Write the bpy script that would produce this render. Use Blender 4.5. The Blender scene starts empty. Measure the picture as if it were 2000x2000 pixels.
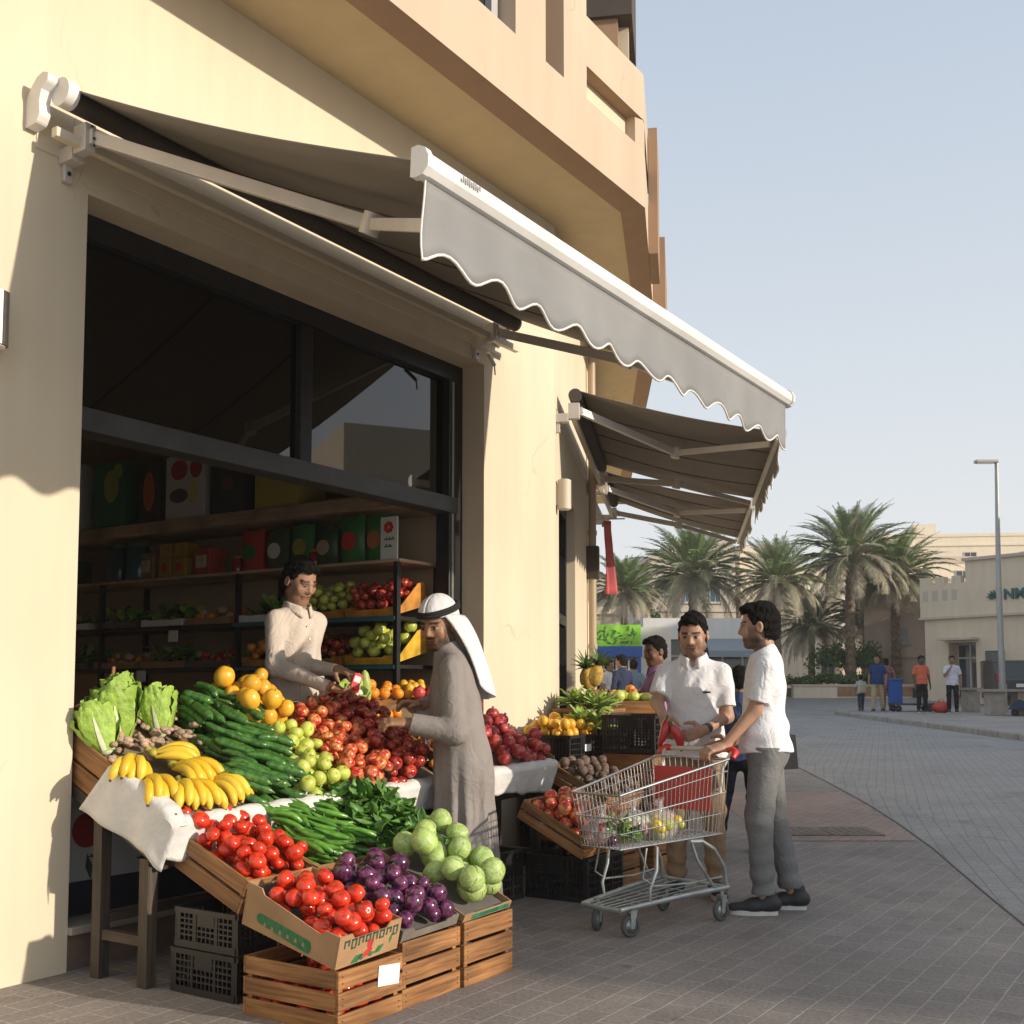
import bpy, math, random
import numpy as np
from mathutils import Vector, Matrix

R = random.Random(11)
SC = bpy.context.scene
COL = SC.collection
V = Vector

# ------------------------------------------------------------------ mesh helper
class MB:
    """collects shapes that become ONE mesh object"""
    def __init__(s):
        s.v = []; s.f = []; s.uv = []; s.mi = []; s.sm = []
    def add(s, verts, faces, uvs=None, mi=0, sm=False, M=None):
        b = len(s.v)
        if M is not None:
            verts = [M @ V(p) for p in verts]
        s.v.extend([tuple(p) for p in verts])
        for k, f in enumerate(faces):
            s.f.append(tuple(b + i for i in f)); s.mi.append(mi); s.sm.append(sm)
            s.uv.append(uvs[k] if uvs else [(0.0, 0.0)] * len(f))
        return s
    def box(s, lo, hi, M=None, mi=0, cut=None):
        x0, y0, z0 = lo; x1, y1, z1 = hi
        P = [(x0,y0,z0),(x1,y0,z0),(x1,y1,z0),(x0,y1,z0),(x0,y0,z1),(x1,y0,z1),(x1,y1,z1),(x0,y1,z1)]
        F = [(0,3,2,1),(4,5,6,7),(0,1,5,4),(1,2,6,5),(2,3,7,6),(3,0,4,7)]
        d = (abs(x1-x0), abs(y1-y0), abs(z1-z0)); L = d.index(max(d))
        ou, ov = R.random()*9, R.random()*9
        ax = [(0,1),(0,1),(0,2),(1,2),(0,2),(1,2)]
        uv = []
        for f, (a, b) in zip(F, ax):
            if b == L: a, b = b, a
            uv.append([(P[i][a]+ou, P[i][b]+ov) for i in f])
        return s.add(P, F, uv, mi, False, M)
    def prism(s, poly, z0, z1, M=None, mi=0, mi_bot=None, mi_top=None):
        n = len(poly)
        P = [(x,y,z0) for x,y in poly] + [(x,y,z1) for x,y in poly]
        area = sum(poly[i][0]*poly[(i+1)%n][1]-poly[(i+1)%n][0]*poly[i][1] for i in range(n))
        idx = list(range(n)) if area > 0 else list(range(n))[::-1]
        s.add(P, [tuple(reversed(idx))], None, mi if mi_bot is None else mi_bot, False, M)
        s.add(P, [tuple(i+n for i in idx)], None, mi if mi_top is None else mi_top, False, M)
        F = []; U = []
        for k in range(n):
            a, b = idx[k], idx[(k+1) % n]
            F.append((a, b, b+n, a+n))
            l = math.dist(poly[a], poly[b]); U.append([(0,z0),(l,z0),(l,z1),(0,z1)])
        return s.add(P, F, U, mi, False, M)
    def tube(s, pts, r, n=8, cap=True, mi=0, M=None, sm=True, sq=(1,1)):
        pts = [V(p) for p in pts]; m = len(pts)
        if not hasattr(r, '__len__'): r = [r]*m
        T = [(pts[min(i+1,m-1)]-pts[max(i-1,0)]).normalized() for i in range(m)]
        up = V((0,0,1)) if abs(T[0].z) < .9 else V((1,0,0))
        a = (up - T[0]*up.dot(T[0])).normalized()
        P = []; L = 0
        for i in range(m):
            a = (a - T[i]*a.dot(T[i])).normalized(); b = T[i].cross(a)
            for k in range(n):
                w = 2*math.pi*(k+.5)/n
                P.append(pts[i] + (a*math.cos(w)*sq[0] + b*math.sin(w)*sq[1])*r[i])
        F = []; U = []
        for i in range(m-1):
            l2 = L + (pts[i+1]-pts[i]).length
            for k in range(n):
                k2 = (k+1) % n
                F.append((i*n+k, i*n+k2, (i+1)*n+k2, (i+1)*n+k)); U.append([(L,k/n),(L,(k+1)/n),(l2,(k+1)/n),(l2,k/n)])
            L = l2
        s.add(P, F, U, mi, sm, M)
        if cap:
            s.add(P, [tuple(range(n-1,-1,-1)), tuple((m-1)*n+k for k in range(n))], None, mi, False, M)
        return s
    def rod(s, p, q, r, n=6, mi=0, M=None): return s.tube([p, q], r, n, True, mi, M)
    def grid(s, fn, nu, nv, mi=0, M=None, sm=True, flip=False, closed=False):
        P = [fn(i/nu, j/nv) for j in range(nv+1) for i in range(nu+1)]
        F = []; U = []
        for j in range(nv):
            for i in range(nu):
                a = j*(nu+1)+i; q = (a, a+1, a+nu+2, a+nu+1)
                u = [(i/nu,j/nv),((i+1)/nu,j/nv),((i+1)/nu,(j+1)/nv),(i/nu,(j+1)/nv)]
                if flip: q = q[::-1]; u = u[::-1]
                F.append(q); U.append(u)
        return s.add(P, F, U, mi, sm, M)
    def sphere(s, c, rad, nu=12, nv=8, mi=0, M=None, fn=None):
        if not hasattr(rad, '__len__'): rad = (rad,)*3
        P = []
        for j in range(nv+1):
            th = math.pi*j/nv
            for i in range(nu):
                ph = 2*math.pi*i/nu
                d = V((math.sin(th)*math.cos(ph), math.sin(th)*math.sin(ph), math.cos(th)))
                k = fn(d, th, ph) if fn else 1
                P.append((c[0]+d.x*rad[0]*k, c[1]+d.y*rad[1]*k, c[2]+d.z*rad[2]*k))
        F = []
        for j in range(nv):
            for i in range(nu):
                i2 = (i+1) % nu
                if j == 0: F.append((j*nu, (j+1)*nu+i, (j+1)*nu+i2))
                elif j == nv-1: F.append((j*nu+i, (j+1)*nu, j*nu+i2))
                else: F.append((j*nu+i, (j+1)*nu+i, (j+1)*nu+i2, j*nu+i2))
        return s.add(P, F, None, mi, True, M)
    def lathe(s, prof, n=16, mi=0, M=None, sm=True):
        P = [(r*math.cos(2*math.pi*k/n), r*math.sin(2*math.pi*k/n), z) for r, z in prof for k in range(n)]
        F = [(i*n+k, i*n+(k+1)%n, (i+1)*n+(k+1)%n, (i+1)*n+k) for i in range(len(prof)-1) for k in range(n)]
        return s.add(P, F, None, mi, sm, M)
    def mesh(s, name, mats):
        me = bpy.data.meshes.new(name)
        me.from_pydata(s.v, [], s.f)
        uvl = me.uv_layers.new(name='UVMap')
        flat = [c for f in s.uv for p in f for c in p]
        uvl.data.foreach_set('uv', flat)
        me.polygons.foreach_set('material_index', s.mi)
        me.polygons.foreach_set('use_smooth', s.sm)
        for m in (mats if isinstance(mats, (list, tuple)) else [mats]):
            me.materials.append(m)
        me.update()
        return me
    def build(s, name, mats, parent=None, M=None, bevel=0, solid=0):
        o = bpy.data.objects.new(name, s.mesh(name, mats)); COL.objects.link(o)
        if parent is not None: o.parent = parent
        if M is not None: o.matrix_local = M if parent is not None else M; 
        if bevel:
            b = o.modifiers.new('b', 'BEVEL'); b.width = bevel; b.segments = 2; b.limit_method = 'ANGLE'; b.angle_limit = .7
        if solid:
            b = o.modifiers.new('s', 'SOLIDIFY'); b.thickness = solid; b.offset = 0
        return o

def tag(o, label=None, cat=None, group=None, kind=None):
    if label: o['label'] = label
    if cat: o['category'] = cat
    if group: o['group'] = group
    if kind: o['kind'] = kind
    return o
def thing(name, label, cat, M=None, group=None):
    o = bpy.data.objects.new(name, None); COL.objects.link(o); o.empty_display_size = .1
    if M is not None: o.matrix_world = M if isinstance(M, Matrix) else Matrix.Translation(M)
    return tag(o, label, cat, group)
def copy_tree(o, M, label=None, group=None):
    def cp(x, par):
        c = x.copy(); COL.objects.link(c)
        if par is not None: c.parent = par
        for ch in KIDS(x): cp(ch, c)
        return c
    r = cp(o, None); r.matrix_world = M
    if label: r['label'] = label
    if group: r['group'] = group
    return r
def KIDS(o): return [c for c in bpy.data.objects if c.parent is o]

# ------------------------------------------------------------------ materials
MATS = {}
def mat(name, col, rough=.6, metal=0.0, var=0.0, vs=6.0, bump=0.0, bs=40.0, spec=.5, rnd=0.0, col2=None, coat=0.0, sss=0.0, trans=0.0, coords='Object', stretch=None, detail=4.0, sheen=0.0):
    if name in MATS: return MATS[name]
    m = bpy.data.materials.new(name); m.use_nodes = True
    N = m.node_tree.nodes; L = m.node_tree.links; p = N['Principled BSDF']
    p.inputs['Roughness'].default_value = rough; p.inputs['Metallic'].default_value = metal
    p.inputs['Specular IOR Level'].default_value = spec
    p.inputs['Coat Weight'].default_value = coat; p.inputs['Coat Roughness'].default_value = .15
    if sss: p.inputs['Subsurface Weight'].default_value = sss; p.inputs['Subsurface Radius'].default_value = (.02,.008,.004)
    if sheen: p.inputs['Sheen Weight'].default_value = sheen
    c = (*col, 1)
    p.inputs['Base Color'].default_value = c
    tc = N.new('ShaderNodeTexCoord'); src = tc.outputs[coords]
    if stretch:
        mp = N.new('ShaderNodeMapping'); mp.inputs['Scale'].default_value = stretch; L.new(src, mp.inputs['Vector']); src = mp.outputs['Vector']
    last = None
    if var or col2:
        nz = N.new('ShaderNodeTexNoise'); nz.inputs['Scale'].default_value = vs; nz.inputs['Detail'].default_value = detail
        L.new(src, nz.inputs['Vector'])
        rp = N.new('ShaderNodeValToRGB'); rp.color_ramp.elements[0].position = .32; rp.color_ramp.elements[1].position = .68
        a = [max(0, x*(1-var)) for x in col]; b = list(col2) if col2 else [min(1, x*(1+var)) for x in col]
        if col2 and var == 0: a = col
        rp.color_ramp.elements[0].color = (*a, 1); rp.color_ramp.elements[1].color = (*b, 1)
        L.new(nz.outputs['Fac'], rp.inputs['Fac']); last = rp.outputs['Color']; L.new(last, p.inputs['Base Color'])
    if rnd:
        oi = N.new('ShaderNodeObjectInfo'); hs = N.new('ShaderNodeHueSaturation')
        mr = N.new('ShaderNodeMapRange'); mr.inputs['To Min'].default_value = 1-rnd; mr.inputs['To Max'].default_value = 1+rnd
        L.new(oi.outputs['Random'], mr.inputs['Value']); L.new(mr.outputs['Result'], hs.inputs['Value'])
        hs.inputs['Color'].default_value = c
        if last: L.new(last, hs.inputs['Color'])
        L.new(hs.outputs['Color'], p.inputs['Base Color'])
    if bump:
        nb = N.new('ShaderNodeTexNoise'); nb.inputs['Scale'].default_value = bs; nb.inputs['Detail'].default_value = 5
        L.new(src, nb.inputs['Vector'])
        bp = N.new('ShaderNodeBump'); bp.inputs['Strength'].default_value = bump; bp.inputs['Distance'].default_value = .02
        L.new(nb.outputs['Fac'], bp.inputs['Height']); L.new(bp.outputs['Normal'], p.inputs['Normal'])
    MATS[name] = m
    return m

def wood(name, a, b, c, rough=.65):
    m = mat(name, a, rough); N = m.node_tree.nodes; L = m.node_tree.links; p = N['Principled BSDF']
    uv = N.new('ShaderNodeUVMap'); uv.uv_map = 'UVMap'
    mp = N.new('ShaderNodeMapping'); mp.inputs['Scale'].default_value = (2.2, 38, 1); L.new(uv.outputs['UV'], mp.inputs['Vector'])
    n1 = N.new('ShaderNodeTexNoise'); n1.inputs['Scale'].default_value = 1.6; n1.inputs['Detail'].default_value = 6; n1.inputs['Distortion'].default_value = .6
    L.new(mp.outputs['Vector'], n1.inputs['Vector'])
    r1 = N.new('ShaderNodeValToRGB'); e = r1.color_ramp.elements; e[0].position = .28; e[0].color = (*b,1); e[1].position = .7; e[1].color = (*c,1)
    k = e.new(.5); k.color = (*a,1)
    L.new(n1.outputs['Fac'], r1.inputs['Fac'])
    m2 = N.new('ShaderNodeMapping'); m2.inputs['Scale'].default_value = (.9, 1.3, 1); L.new(uv.outputs['UV'], m2.inputs['Vector'])
    n2 = N.new('ShaderNodeTexNoise'); n2.inputs['Scale'].default_value = 2.3; n2.inputs['Detail'].default_value = 3; L.new(m2.outputs['Vector'], n2.inputs['Vector'])
    r2 = N.new('ShaderNodeMapRange'); r2.inputs['From Min'].default_value = .3; r2.inputs['From Max'].default_value = .7; r2.inputs['To Min'].default_value = .6; r2.inputs['To Max'].default_value = 1.25
    L.new(n2.outputs['Fac'], r2.inputs['Value'])
    mx = N.new('ShaderNodeMix'); mx.data_type = 'RGBA'; mx.blend_type = 'MULTIPLY'; mx.inputs[0].default_value = 1
    L.new(r1.outputs['Color'], mx.inputs[6]); L.new(r2.outputs['Result'], mx.inputs[7]); L.new(mx.outputs[2], p.inputs['Base Color'])
    bp = N.new('ShaderNodeBump'); bp.inputs['Strength'].default_value = .35; bp.inputs['Distance'].default_value = .004
    L.new(n1.outputs['Fac'], bp.inputs['Height']); L.new(bp.outputs['Normal'], p.inputs['Normal'])
    return m

def plaster(name, col, bump=.3, stain=.08):
    m = mat(name, col, .85, spec=.25); N = m.node_tree.nodes; L = m.node_tree.links; p = N['Principled BSDF']
    tc = N.new('ShaderNodeTexCoord')
    a = N.new('ShaderNodeTexNoise'); a.inputs['Scale'].default_value = .9; a.inputs['Detail'].default_value = 6; L.new(tc.outputs['Object'], a.inputs['Vector'])
    mp = N.new('ShaderNodeMapping'); mp.inputs['Scale'].default_value = (5,5,.5); L.new(tc.outputs['Object'], mp.inputs['Vector'])
    b = N.new('ShaderNodeTexNoise'); b.inputs['Scale'].default_value = 1.2; b.inputs['Detail'].default_value = 5; L.new(mp.outputs['Vector'], b.inputs['Vector'])
    ad = N.new('ShaderNodeMath'); ad.operation = 'ADD'; L.new(a.outputs['Fac'], ad.inputs[0]); L.new(b.outputs['Fac'], ad.inputs[1])
    r = N.new('ShaderNodeMapRange'); r.inputs['From Min'].default_value = .7; r.inputs['From Max'].default_value = 1.3
    r.inputs['To Min'].default_value = 1-stain; r.inputs['To Max'].default_value = 1+stain*.6; L.new(ad.outputs[0], r.inputs['Value'])
    mx = N.new('ShaderNodeMix'); mx.data_type = 'RGBA'; mx.blend_type = 'MULTIPLY'; mx.inputs[0].default_value = 1; mx.inputs[6].default_value = (*col,1)
    L.new(r.outputs['Result'], mx.inputs[7])
    cn = N.new('ShaderNodeTexNoise'); cn.inputs['Scale'].default_value = 2.5; cn.inputs['Detail'].default_value = 6; L.new(tc.outputs['Object'], cn.inputs['Vector'])
    cw = N.new('ShaderNodeVectorMath'); cw.operation = 'MULTIPLY_ADD'; cw.inputs[1].default_value = (.55,.55,.55); L.new(cn.outputs['Color'], cw.inputs[0]); L.new(tc.outputs['Object'], cw.inputs[2])
    cv = N.new('ShaderNodeTexVoronoi'); cv.feature = 'DISTANCE_TO_EDGE'; cv.inputs['Scale'].default_value = .45; L.new(cw.outputs[0], cv.inputs['Vector'])
    cr = N.new('ShaderNodeMapRange'); cr.inputs['From Min'].default_value = 0; cr.inputs['From Max'].default_value = .0035; cr.inputs['To Min'].default_value = 1; cr.inputs['To Max'].default_value = 0; L.new(cv.outputs['Distance'], cr.inputs['Value'])
    cm_ = N.new('ShaderNodeMapRange'); cm_.inputs['From Min'].default_value = .52; cm_.inputs['From Max'].default_value = .62; cm_.inputs['To Max'].default_value = .38; L.new(a.outputs['Fac'], cm_.inputs['Value'])
    cf = N.new('ShaderNodeMath'); cf.operation = 'MULTIPLY'; L.new(cr.outputs['Result'], cf.inputs[0]); L.new(cm_.outputs['Result'], cf.inputs[1])
    cx = N.new('ShaderNodeMix'); cx.data_type = 'RGBA'; cx.inputs[7].default_value = (*[c*.35 for c in col],1); L.new(cf.outputs[0], cx.inputs[0]); L.new(mx.outputs[2], cx.inputs[6]); L.new(cx.outputs[2], p.inputs['Base Color'])
    n = N.new('ShaderNodeTexNoise'); n.inputs['Scale'].default_value = 160; n.inputs['Detail'].default_value = 3; L.new(tc.outputs['Object'], n.inputs['Vector'])
    n2 = N.new('ShaderNodeTexNoise'); n2.inputs['Scale'].default_value = 3.5; L.new(tc.outputs['Object'], n2.inputs['Vector'])
    sm = N.new('ShaderNodeMath'); sm.operation = 'MULTIPLY_ADD'; sm.inputs[1].default_value = .12; L.new(n.outputs['Fac'], sm.inputs[0]); L.new(n2.outputs['Fac'], sm.inputs[2])
    bp = N.new('ShaderNodeBump'); bp.inputs['Strength'].default_value = bump; bp.inputs['Distance'].default_value = .012
    L.new(sm.outputs[0], bp.inputs['Height']); L.new(bp.outputs['Normal'], p.inputs['Normal'])
    return m

def pavers(name, c1, c2, mortar, w, h, rot, bump=.5, msize=.006, offs=.5, big=.25):
    m = mat(name, c1, .8, spec=.35); N = m.node_tree.nodes; L = m.node_tree.links; p = N['Principled BSDF']
    tc = N.new('ShaderNodeTexCoord'); mp = N.new('ShaderNodeMapping'); mp.inputs['Rotation'].default_value = (0,0,rot); L.new(tc.outputs['Object'], mp.inputs['Vector'])
    # slight warp so that the joints are not ruler-straight
    wn = N.new('ShaderNodeTexNoise'); wn.inputs['Scale'].default_value = 3; L.new(tc.outputs['Object'], wn.inputs['Vector'])
    vm = N.new('ShaderNodeVectorMath'); vm.operation = 'MULTIPLY_ADD'; vm.inputs[1].default_value = (.012,.012,0)
    L.new(wn.outputs['Color'], vm.inputs[0]); L.new(mp.outputs['Vector'], vm.inputs[2])
    br = N.new('ShaderNodeTexBrick'); br.offset = offs; br.inputs['Scale'].default_value = 1
    br.inputs['Brick Width'].default_value = w; br.inputs['Row Height'].default_value = h
    br.inputs['Mortar Size'].default_value = msize; br.inputs['Mortar Smooth'].default_value = .35; br.inputs['Bias'].default_value = 0
    br.inputs['Color1'].default_value = (*c1,1); br.inputs['Color2'].default_value = (*c2,1); br.inputs['Mortar'].default_value = (*mortar,1)
    L.new(vm.outputs['Vector'], br.inputs['Vector'])
    a = N.new('ShaderNodeTexNoise'); a.inputs['Scale'].default_value = .55; a.inputs['Detail'].default_value = 8; a.inputs['Roughness'].default_value = .65; L.new(tc.outputs['Object'], a.inputs['Vector'])
    r = N.new('ShaderNodeMapRange'); r.inputs['From Min'].default_value = .3; r.inputs['From Max'].default_value = .7; r.inputs['To Min'].default_value = 1-big; r.inputs['To Max'].default_value = 1+big
    L.new(a.outputs['Fac'], r.inputs['Value'])
    g = N.new('ShaderNodeTexNoise'); g.inputs['Scale'].default_value = 55; g.inputs['Detail'].default_value = 4; L.new(tc.outputs['Object'], g.inputs['Vector'])
    r2 = N.new('ShaderNodeMapRange'); r2.inputs['From Min'].default_value = .3; r2.inputs['From Max'].default_value = .7; r2.inputs['To Min'].default_value = .78; r2.inputs['To Max'].default_value = 1.22
    L.new(g.outputs['Fac'], r2.inputs['Value'])
    mu = N.new('ShaderNodeMath'); mu.operation = 'MULTIPLY'; L.new(r.outputs['Result'], mu.inputs[0]); L.new(r2.outputs['Result'], mu.inputs[1])
    mx = N.new('ShaderNodeMix'); mx.data_type = 'RGBA'; mx.blend_type = 'MULTIPLY'; mx.inputs[0].default_value = 1
    L.new(br.outputs['Color'], mx.inputs[6]); L.new(mu.outputs[0], mx.inputs[7])
    gv = N.new('ShaderNodeTexVoronoi'); gv.inputs['Scale'].default_value = 2.1; L.new(tc.outputs['Object'], gv.inputs['Vector'])
    gr = N.new('ShaderNodeMapRange'); gr.inputs['From Min'].default_value = .045; gr.inputs['From Max'].default_value = .06; gr.inputs['To Min'].default_value = .5; gr.inputs['To Max'].default_value = 0; L.new(gv.outputs['Distance'], gr.inputs['Value'])
    st = N.new('ShaderNodeTexNoise'); st.inputs['Scale'].default_value = 1.3; st.inputs['Detail'].default_value = 5; st.inputs['Distortion'].default_value = 1.0; L.new(tc.outputs['Object'], st.inputs['Vector'])
    sr = N.new('ShaderNodeMapRange'); sr.inputs['From Min'].default_value = .60; sr.inputs['From Max'].default_value = .72; sr.inputs['To Max'].default_value = .38; L.new(st.outputs['Fac'], sr.inputs['Value'])
    sx = N.new('ShaderNodeMath'); sx.operation = 'MAXIMUM'; L.new(gr.outputs['Result'], sx.inputs[0]); L.new(sr.outputs['Result'], sx.inputs[1])
    m3 = N.new('ShaderNodeMix'); m3.data_type = 'RGBA'; m3.inputs[7].default_value = (.075,.068,.062,1); L.new(sx.outputs[0], m3.inputs[0]); L.new(mx.outputs[2], m3.inputs[6]); L.new(m3.outputs[2], p.inputs['Base Color'])
    rr = N.new('ShaderNodeMapRange'); rr.inputs['To Min'].default_value = .55; rr.inputs['To Max'].default_value = .95; L.new(a.outputs['Fac'], rr.inputs['Value']); L.new(rr.outputs['Result'], p.inputs['Roughness'])
    h1 = N.new('ShaderNodeMath'); h1.operation = 'MULTIPLY_ADD'; h1.inputs[1].default_value = -1.0; L.new(br.outputs['Fac'], h1.inputs[0])
    h2 = N.new('ShaderNodeMath'); h2.operation = 'MULTIPLY'; h2.inputs[1].default_value = .35; L.new(g.outputs['Fac'], h2.inputs[0]); L.new(h2.outputs[0], h1.inputs[2])
    bp = N.new('ShaderNodeBump'); bp.inputs['Strength'].default_value = bump; bp.inputs['Distance'].default_value = .006
    L.new(h1.outputs[0], bp.inputs['Height']); L.new(bp.outputs['Normal'], p.inputs['Normal'])
    return m

def text_mesh(txt, size, name, m, parent=None, M=None, depth=.0008, bold=0.0, align='CENTER'):
    cu = bpy.data.curves.new(name, 'FONT'); cu.body = txt; cu.size = size; cu.extrude = depth; cu.offset = bold
    cu.align_x = align; cu.align_y = 'CENTER'
    t = bpy.data.objects.new(name+'_tmp', cu); COL.objects.link(t)
    dg = bpy.context.evaluated_depsgraph_get()
    me = bpy.data.meshes.new_from_object(t.evaluated_get(dg)); bpy.data.objects.remove(t)
    me.materials.clear(); me.materials.append(m)
    o = bpy.data.objects.new(name, me); COL.objects.link(o)
    if parent is not None: o.parent = parent
    if M is not None: o.matrix_local = M
    return o

# ------------------------------------------------------------------ frames of the place
H_CAM = 1.28
D1 = V((.54512766, .83835305, 0)); N1 = V((D1.y, -D1.x, 0))
W0 = V((-2.01727, 5.14187, 0))
D2 = V((.15210, .98837, 0)).normalized(); N2 = V((D2.y, -D2.x, 0))
P1 = W0 + D1*4.327
D3 = V((.0671, .99775, 0)).normalized(); N3 = V((D3.y, -D3.x, 0))
Z = V((0,0,1))
def F1(t, u, z=0): return W0 + D1*t + N1*u + Z*z
def F2(s, v, z=0): return P1 + D2*s + N2*v + Z*z
def basis(x, y, z, o):
    return Matrix(((x[0],y[0],z[0],o[0]),(x[1],y[1],z[1],o[1]),(x[2],y[2],z[2],o[2]),(0,0,0,1)))
A1 = basis(D1, -N1, Z, W0)            # local (t, -u, z)
A2 = basis(D2, -N2, Z, P1)            # local (s, -v, z)
def f1m(t, u, z=0, yaw=0): return A1 @ Matrix.Translation((t, -u, z)) @ Matrix.Rotation(yaw, 4, 'Z')
def f2m(s, v, z=0, yaw=0): return A2 @ Matrix.Translation((s, -v, z)) @ Matrix.Rotation(yaw, 4, 'Z')
GB = [(-1e4,0),(9,0),(36,.445),(44,1.0),(60,1.1),(1e4,1.1)]
def gz(y):
    for (a, za), (b, zb) in zip(GB, GB[1:]):
        if y <= b: return za + (zb-za)*(y-a)/(b-a)
    return 1.1

# ------------------------------------------------------------------ camera
FW = 2100/1932
TILT = math.radians(4.1)
cd = bpy.data.cameras.new('camera'); cam = bpy.data.objects.new('camera', cd); COL.objects.link(cam)
cd.sensor_width = 36; cd.sensor_fit = 'HORIZONTAL'; cd.lens = 36*FW
cd.shift_y = (1149.5-966)/1932
cd.clip_start = .05; cd.clip_end = 3000
cam.location = (0,0,H_CAM); cam.rotation_euler = (math.pi/2+TILT, 0, 0)
SC.camera = cam
def pix(x, y, D):
    """point at depth D (metres along +Y) under photo pixel (1932 scale): used to look up real positions"""
    c, s = math.cos(TILT), math.sin(TILT)
    a = (x-966)/2100; b = -(y-1149.5)/2100
    d = V((a, c - s*b, s + c*b))
    return V((0,0,H_CAM)) + d*(D/d.y)

# ------------------------------------------------------------------ light
SUNV = (N1*2.15 + D1*.30 + Z*.63).normalized()
sun_el = math.asin(SUNV.z)
sl = bpy.data.lights.new('sun', 'SUN'); sl.energy = 3.6; sl.angle = math.radians(.8); sl.color = (1.0, .875, .725)
so = bpy.data.objects.new('sun', sl); COL.objects.link(so)
so.rotation_euler = (-SUNV).to_track_quat('-Z', 'Y').to_euler()
w = bpy.data.worlds.new('World'); SC.world = w; w.use_nodes = True
WN = w.node_tree.nodes; WL = w.node_tree.links
sky = WN.new('ShaderNodeTexSky'); sky.sky_type = 'NISHITA'; sky.sun_disc = False
sky.sun_elevation = sun_el; sky.sun_rotation = math.atan2(SUNV.x, SUNV.y)
sky.air_density = 1.0; sky.dust_density = 1.6; sky.ozone_density = 1.0; sky.altitude = 0
bg = WN['Background']
# a thin even veil of haze over the clear-sky model
veil = WN.new('ShaderNodeMix'); veil.data_type = 'RGBA'
wtc = WN.new('ShaderNodeTexCoord'); wsx = WN.new('ShaderNodeSeparateXYZ'); WL.new(wtc.outputs['Generated'], wsx.inputs[0])
wmr = WN.new('ShaderNodeMapRange'); wmr.inputs['From Min'].default_value = 0; wmr.inputs['From Max'].default_value = .55; wmr.inputs['To Min'].default_value = .93; wmr.inputs['To Max'].default_value = .62
WL.new(wsx.outputs['Z'], wmr.inputs['Value']); WL.new(wmr.outputs['Result'], veil.inputs[0])
vcol = WN.new('ShaderNodeMix'); vcol.data_type = 'RGBA'; vcol.inputs[6].default_value = (5.45, 5.40, 5.35, 1); vcol.inputs[7].default_value = (4.5, 5.1, 5.8, 1)
wm2 = WN.new('ShaderNodeMapRange'); wm2.inputs['From Min'].default_value = .02; wm2.inputs['From Max'].default_value = .55; WL.new(wsx.outputs['Z'], wm2.inputs['Value']); WL.new(wm2.outputs['Result'], vcol.inputs[0]); WL.new(vcol.outputs[2], veil.inputs[7])
WL.new(sky.outputs['Color'], veil.inputs[6]); WL.new(veil.outputs[2], bg.inputs['Color'])
bg.inputs['Strength'].default_value = .127
SC.view_settings.view_transform = 'Standard'; SC.view_settings.look = 'None'; SC.view_settings.gamma = 1
SC.view_settings.exposure = 0.35
SC.render.engine = 'CYCLES'
SC.cycles.max_bounces = 8; SC.cycles.transparent_max_bounces = 16; SC.cycles.use_denoising = True
SC.cycles.sample_clamp_indirect = 6

# ------------------------------------------------------------------ common materials
M_CREAM = plaster('cream_plaster', (.675,.585,.435))
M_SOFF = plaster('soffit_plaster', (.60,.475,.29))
M_TAN = plaster('tan_plaster', (.55,.44,.325))
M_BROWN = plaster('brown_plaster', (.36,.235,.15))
M_WOOD = wood('crate_wood', (.30,.135,.043), (.14,.056,.017), (.40,.20,.074))
M_WOOD2 = wood('crate_wood_pale', (.34,.160,.056), (.18,.076,.024), (.44,.235,.095))
M_DKWOOD = wood('dark_stand_wood', (.062,.046,.031), (.034,.026,.018), (.095,.072,.05))
M_WHITE = mat('white_paint', (.74,.725,.69), .4, var=.09, vs=3)
M_ALU = mat('aluminium', (.55,.53,.50), .35, .85, var=.08, vs=20)
M_ARM = mat('arm_paint', (.60,.56,.51), .45, .2, var=.05, vs=9)
M_FRAME = mat('black_frame', (.018,.019,.021), .38, .1, var=.2, vs=8)
M_FRAME2 = mat('grey_frame', (.075,.078,.082), .42, .2, var=.15, vs=6)
M_STEEL = mat('steel', (.62,.63,.63), .25, 1.0, var=.06, vs=12)
M_CHROME = mat('wire_chrome', (.66,.67,.67), .24, .95, var=.08, vs=30)
M_GALV = mat('galvanised', (.42,.46,.45), .45, .7, var=.18, vs=14)
M_BLACKP = mat('black_plastic', (.017,.017,.018), .42, var=.25, vs=9, rnd=.2)
M_RUB = mat('rubber', (.03,.03,.03), .7)
M_PAPER = mat('paper', (.80,.80,.79), .8, var=.03, vs=20)
M_GREENINK = mat('green_ink', (.03,.16,.06), .7, var=.25, vs=40)
M_REDINK = mat('red_ink', (.50,.03,.03), .7, var=.2, vs=40)
M_CARD = mat('cardboard', (.37,.22,.11), .85, var=.14, vs=7, bump=.12, bs=90)
M_CARDIN = mat('cardboard_grey', (.14,.125,.11), .85, var=.15, vs=8)
M_CLOTHW = mat('white_cloth', (.66,.65,.62), .9, var=.07, vs=9, bump=.7, bs=12, spec=.15)
M_AWN = mat('awning_fabric', (.215,.195,.172), .9, var=.05, vs=2.5, bump=.06, bs=500, spec=.15)
M_VAL = mat('valance_fabric', (.255,.255,.252), .9, var=.08, vs=3, bump=.15, bs=9, spec=.15)
M_ROLL = mat('roller_fabric', (.075,.06,.05), .85, var=.1, vs=5)

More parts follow.
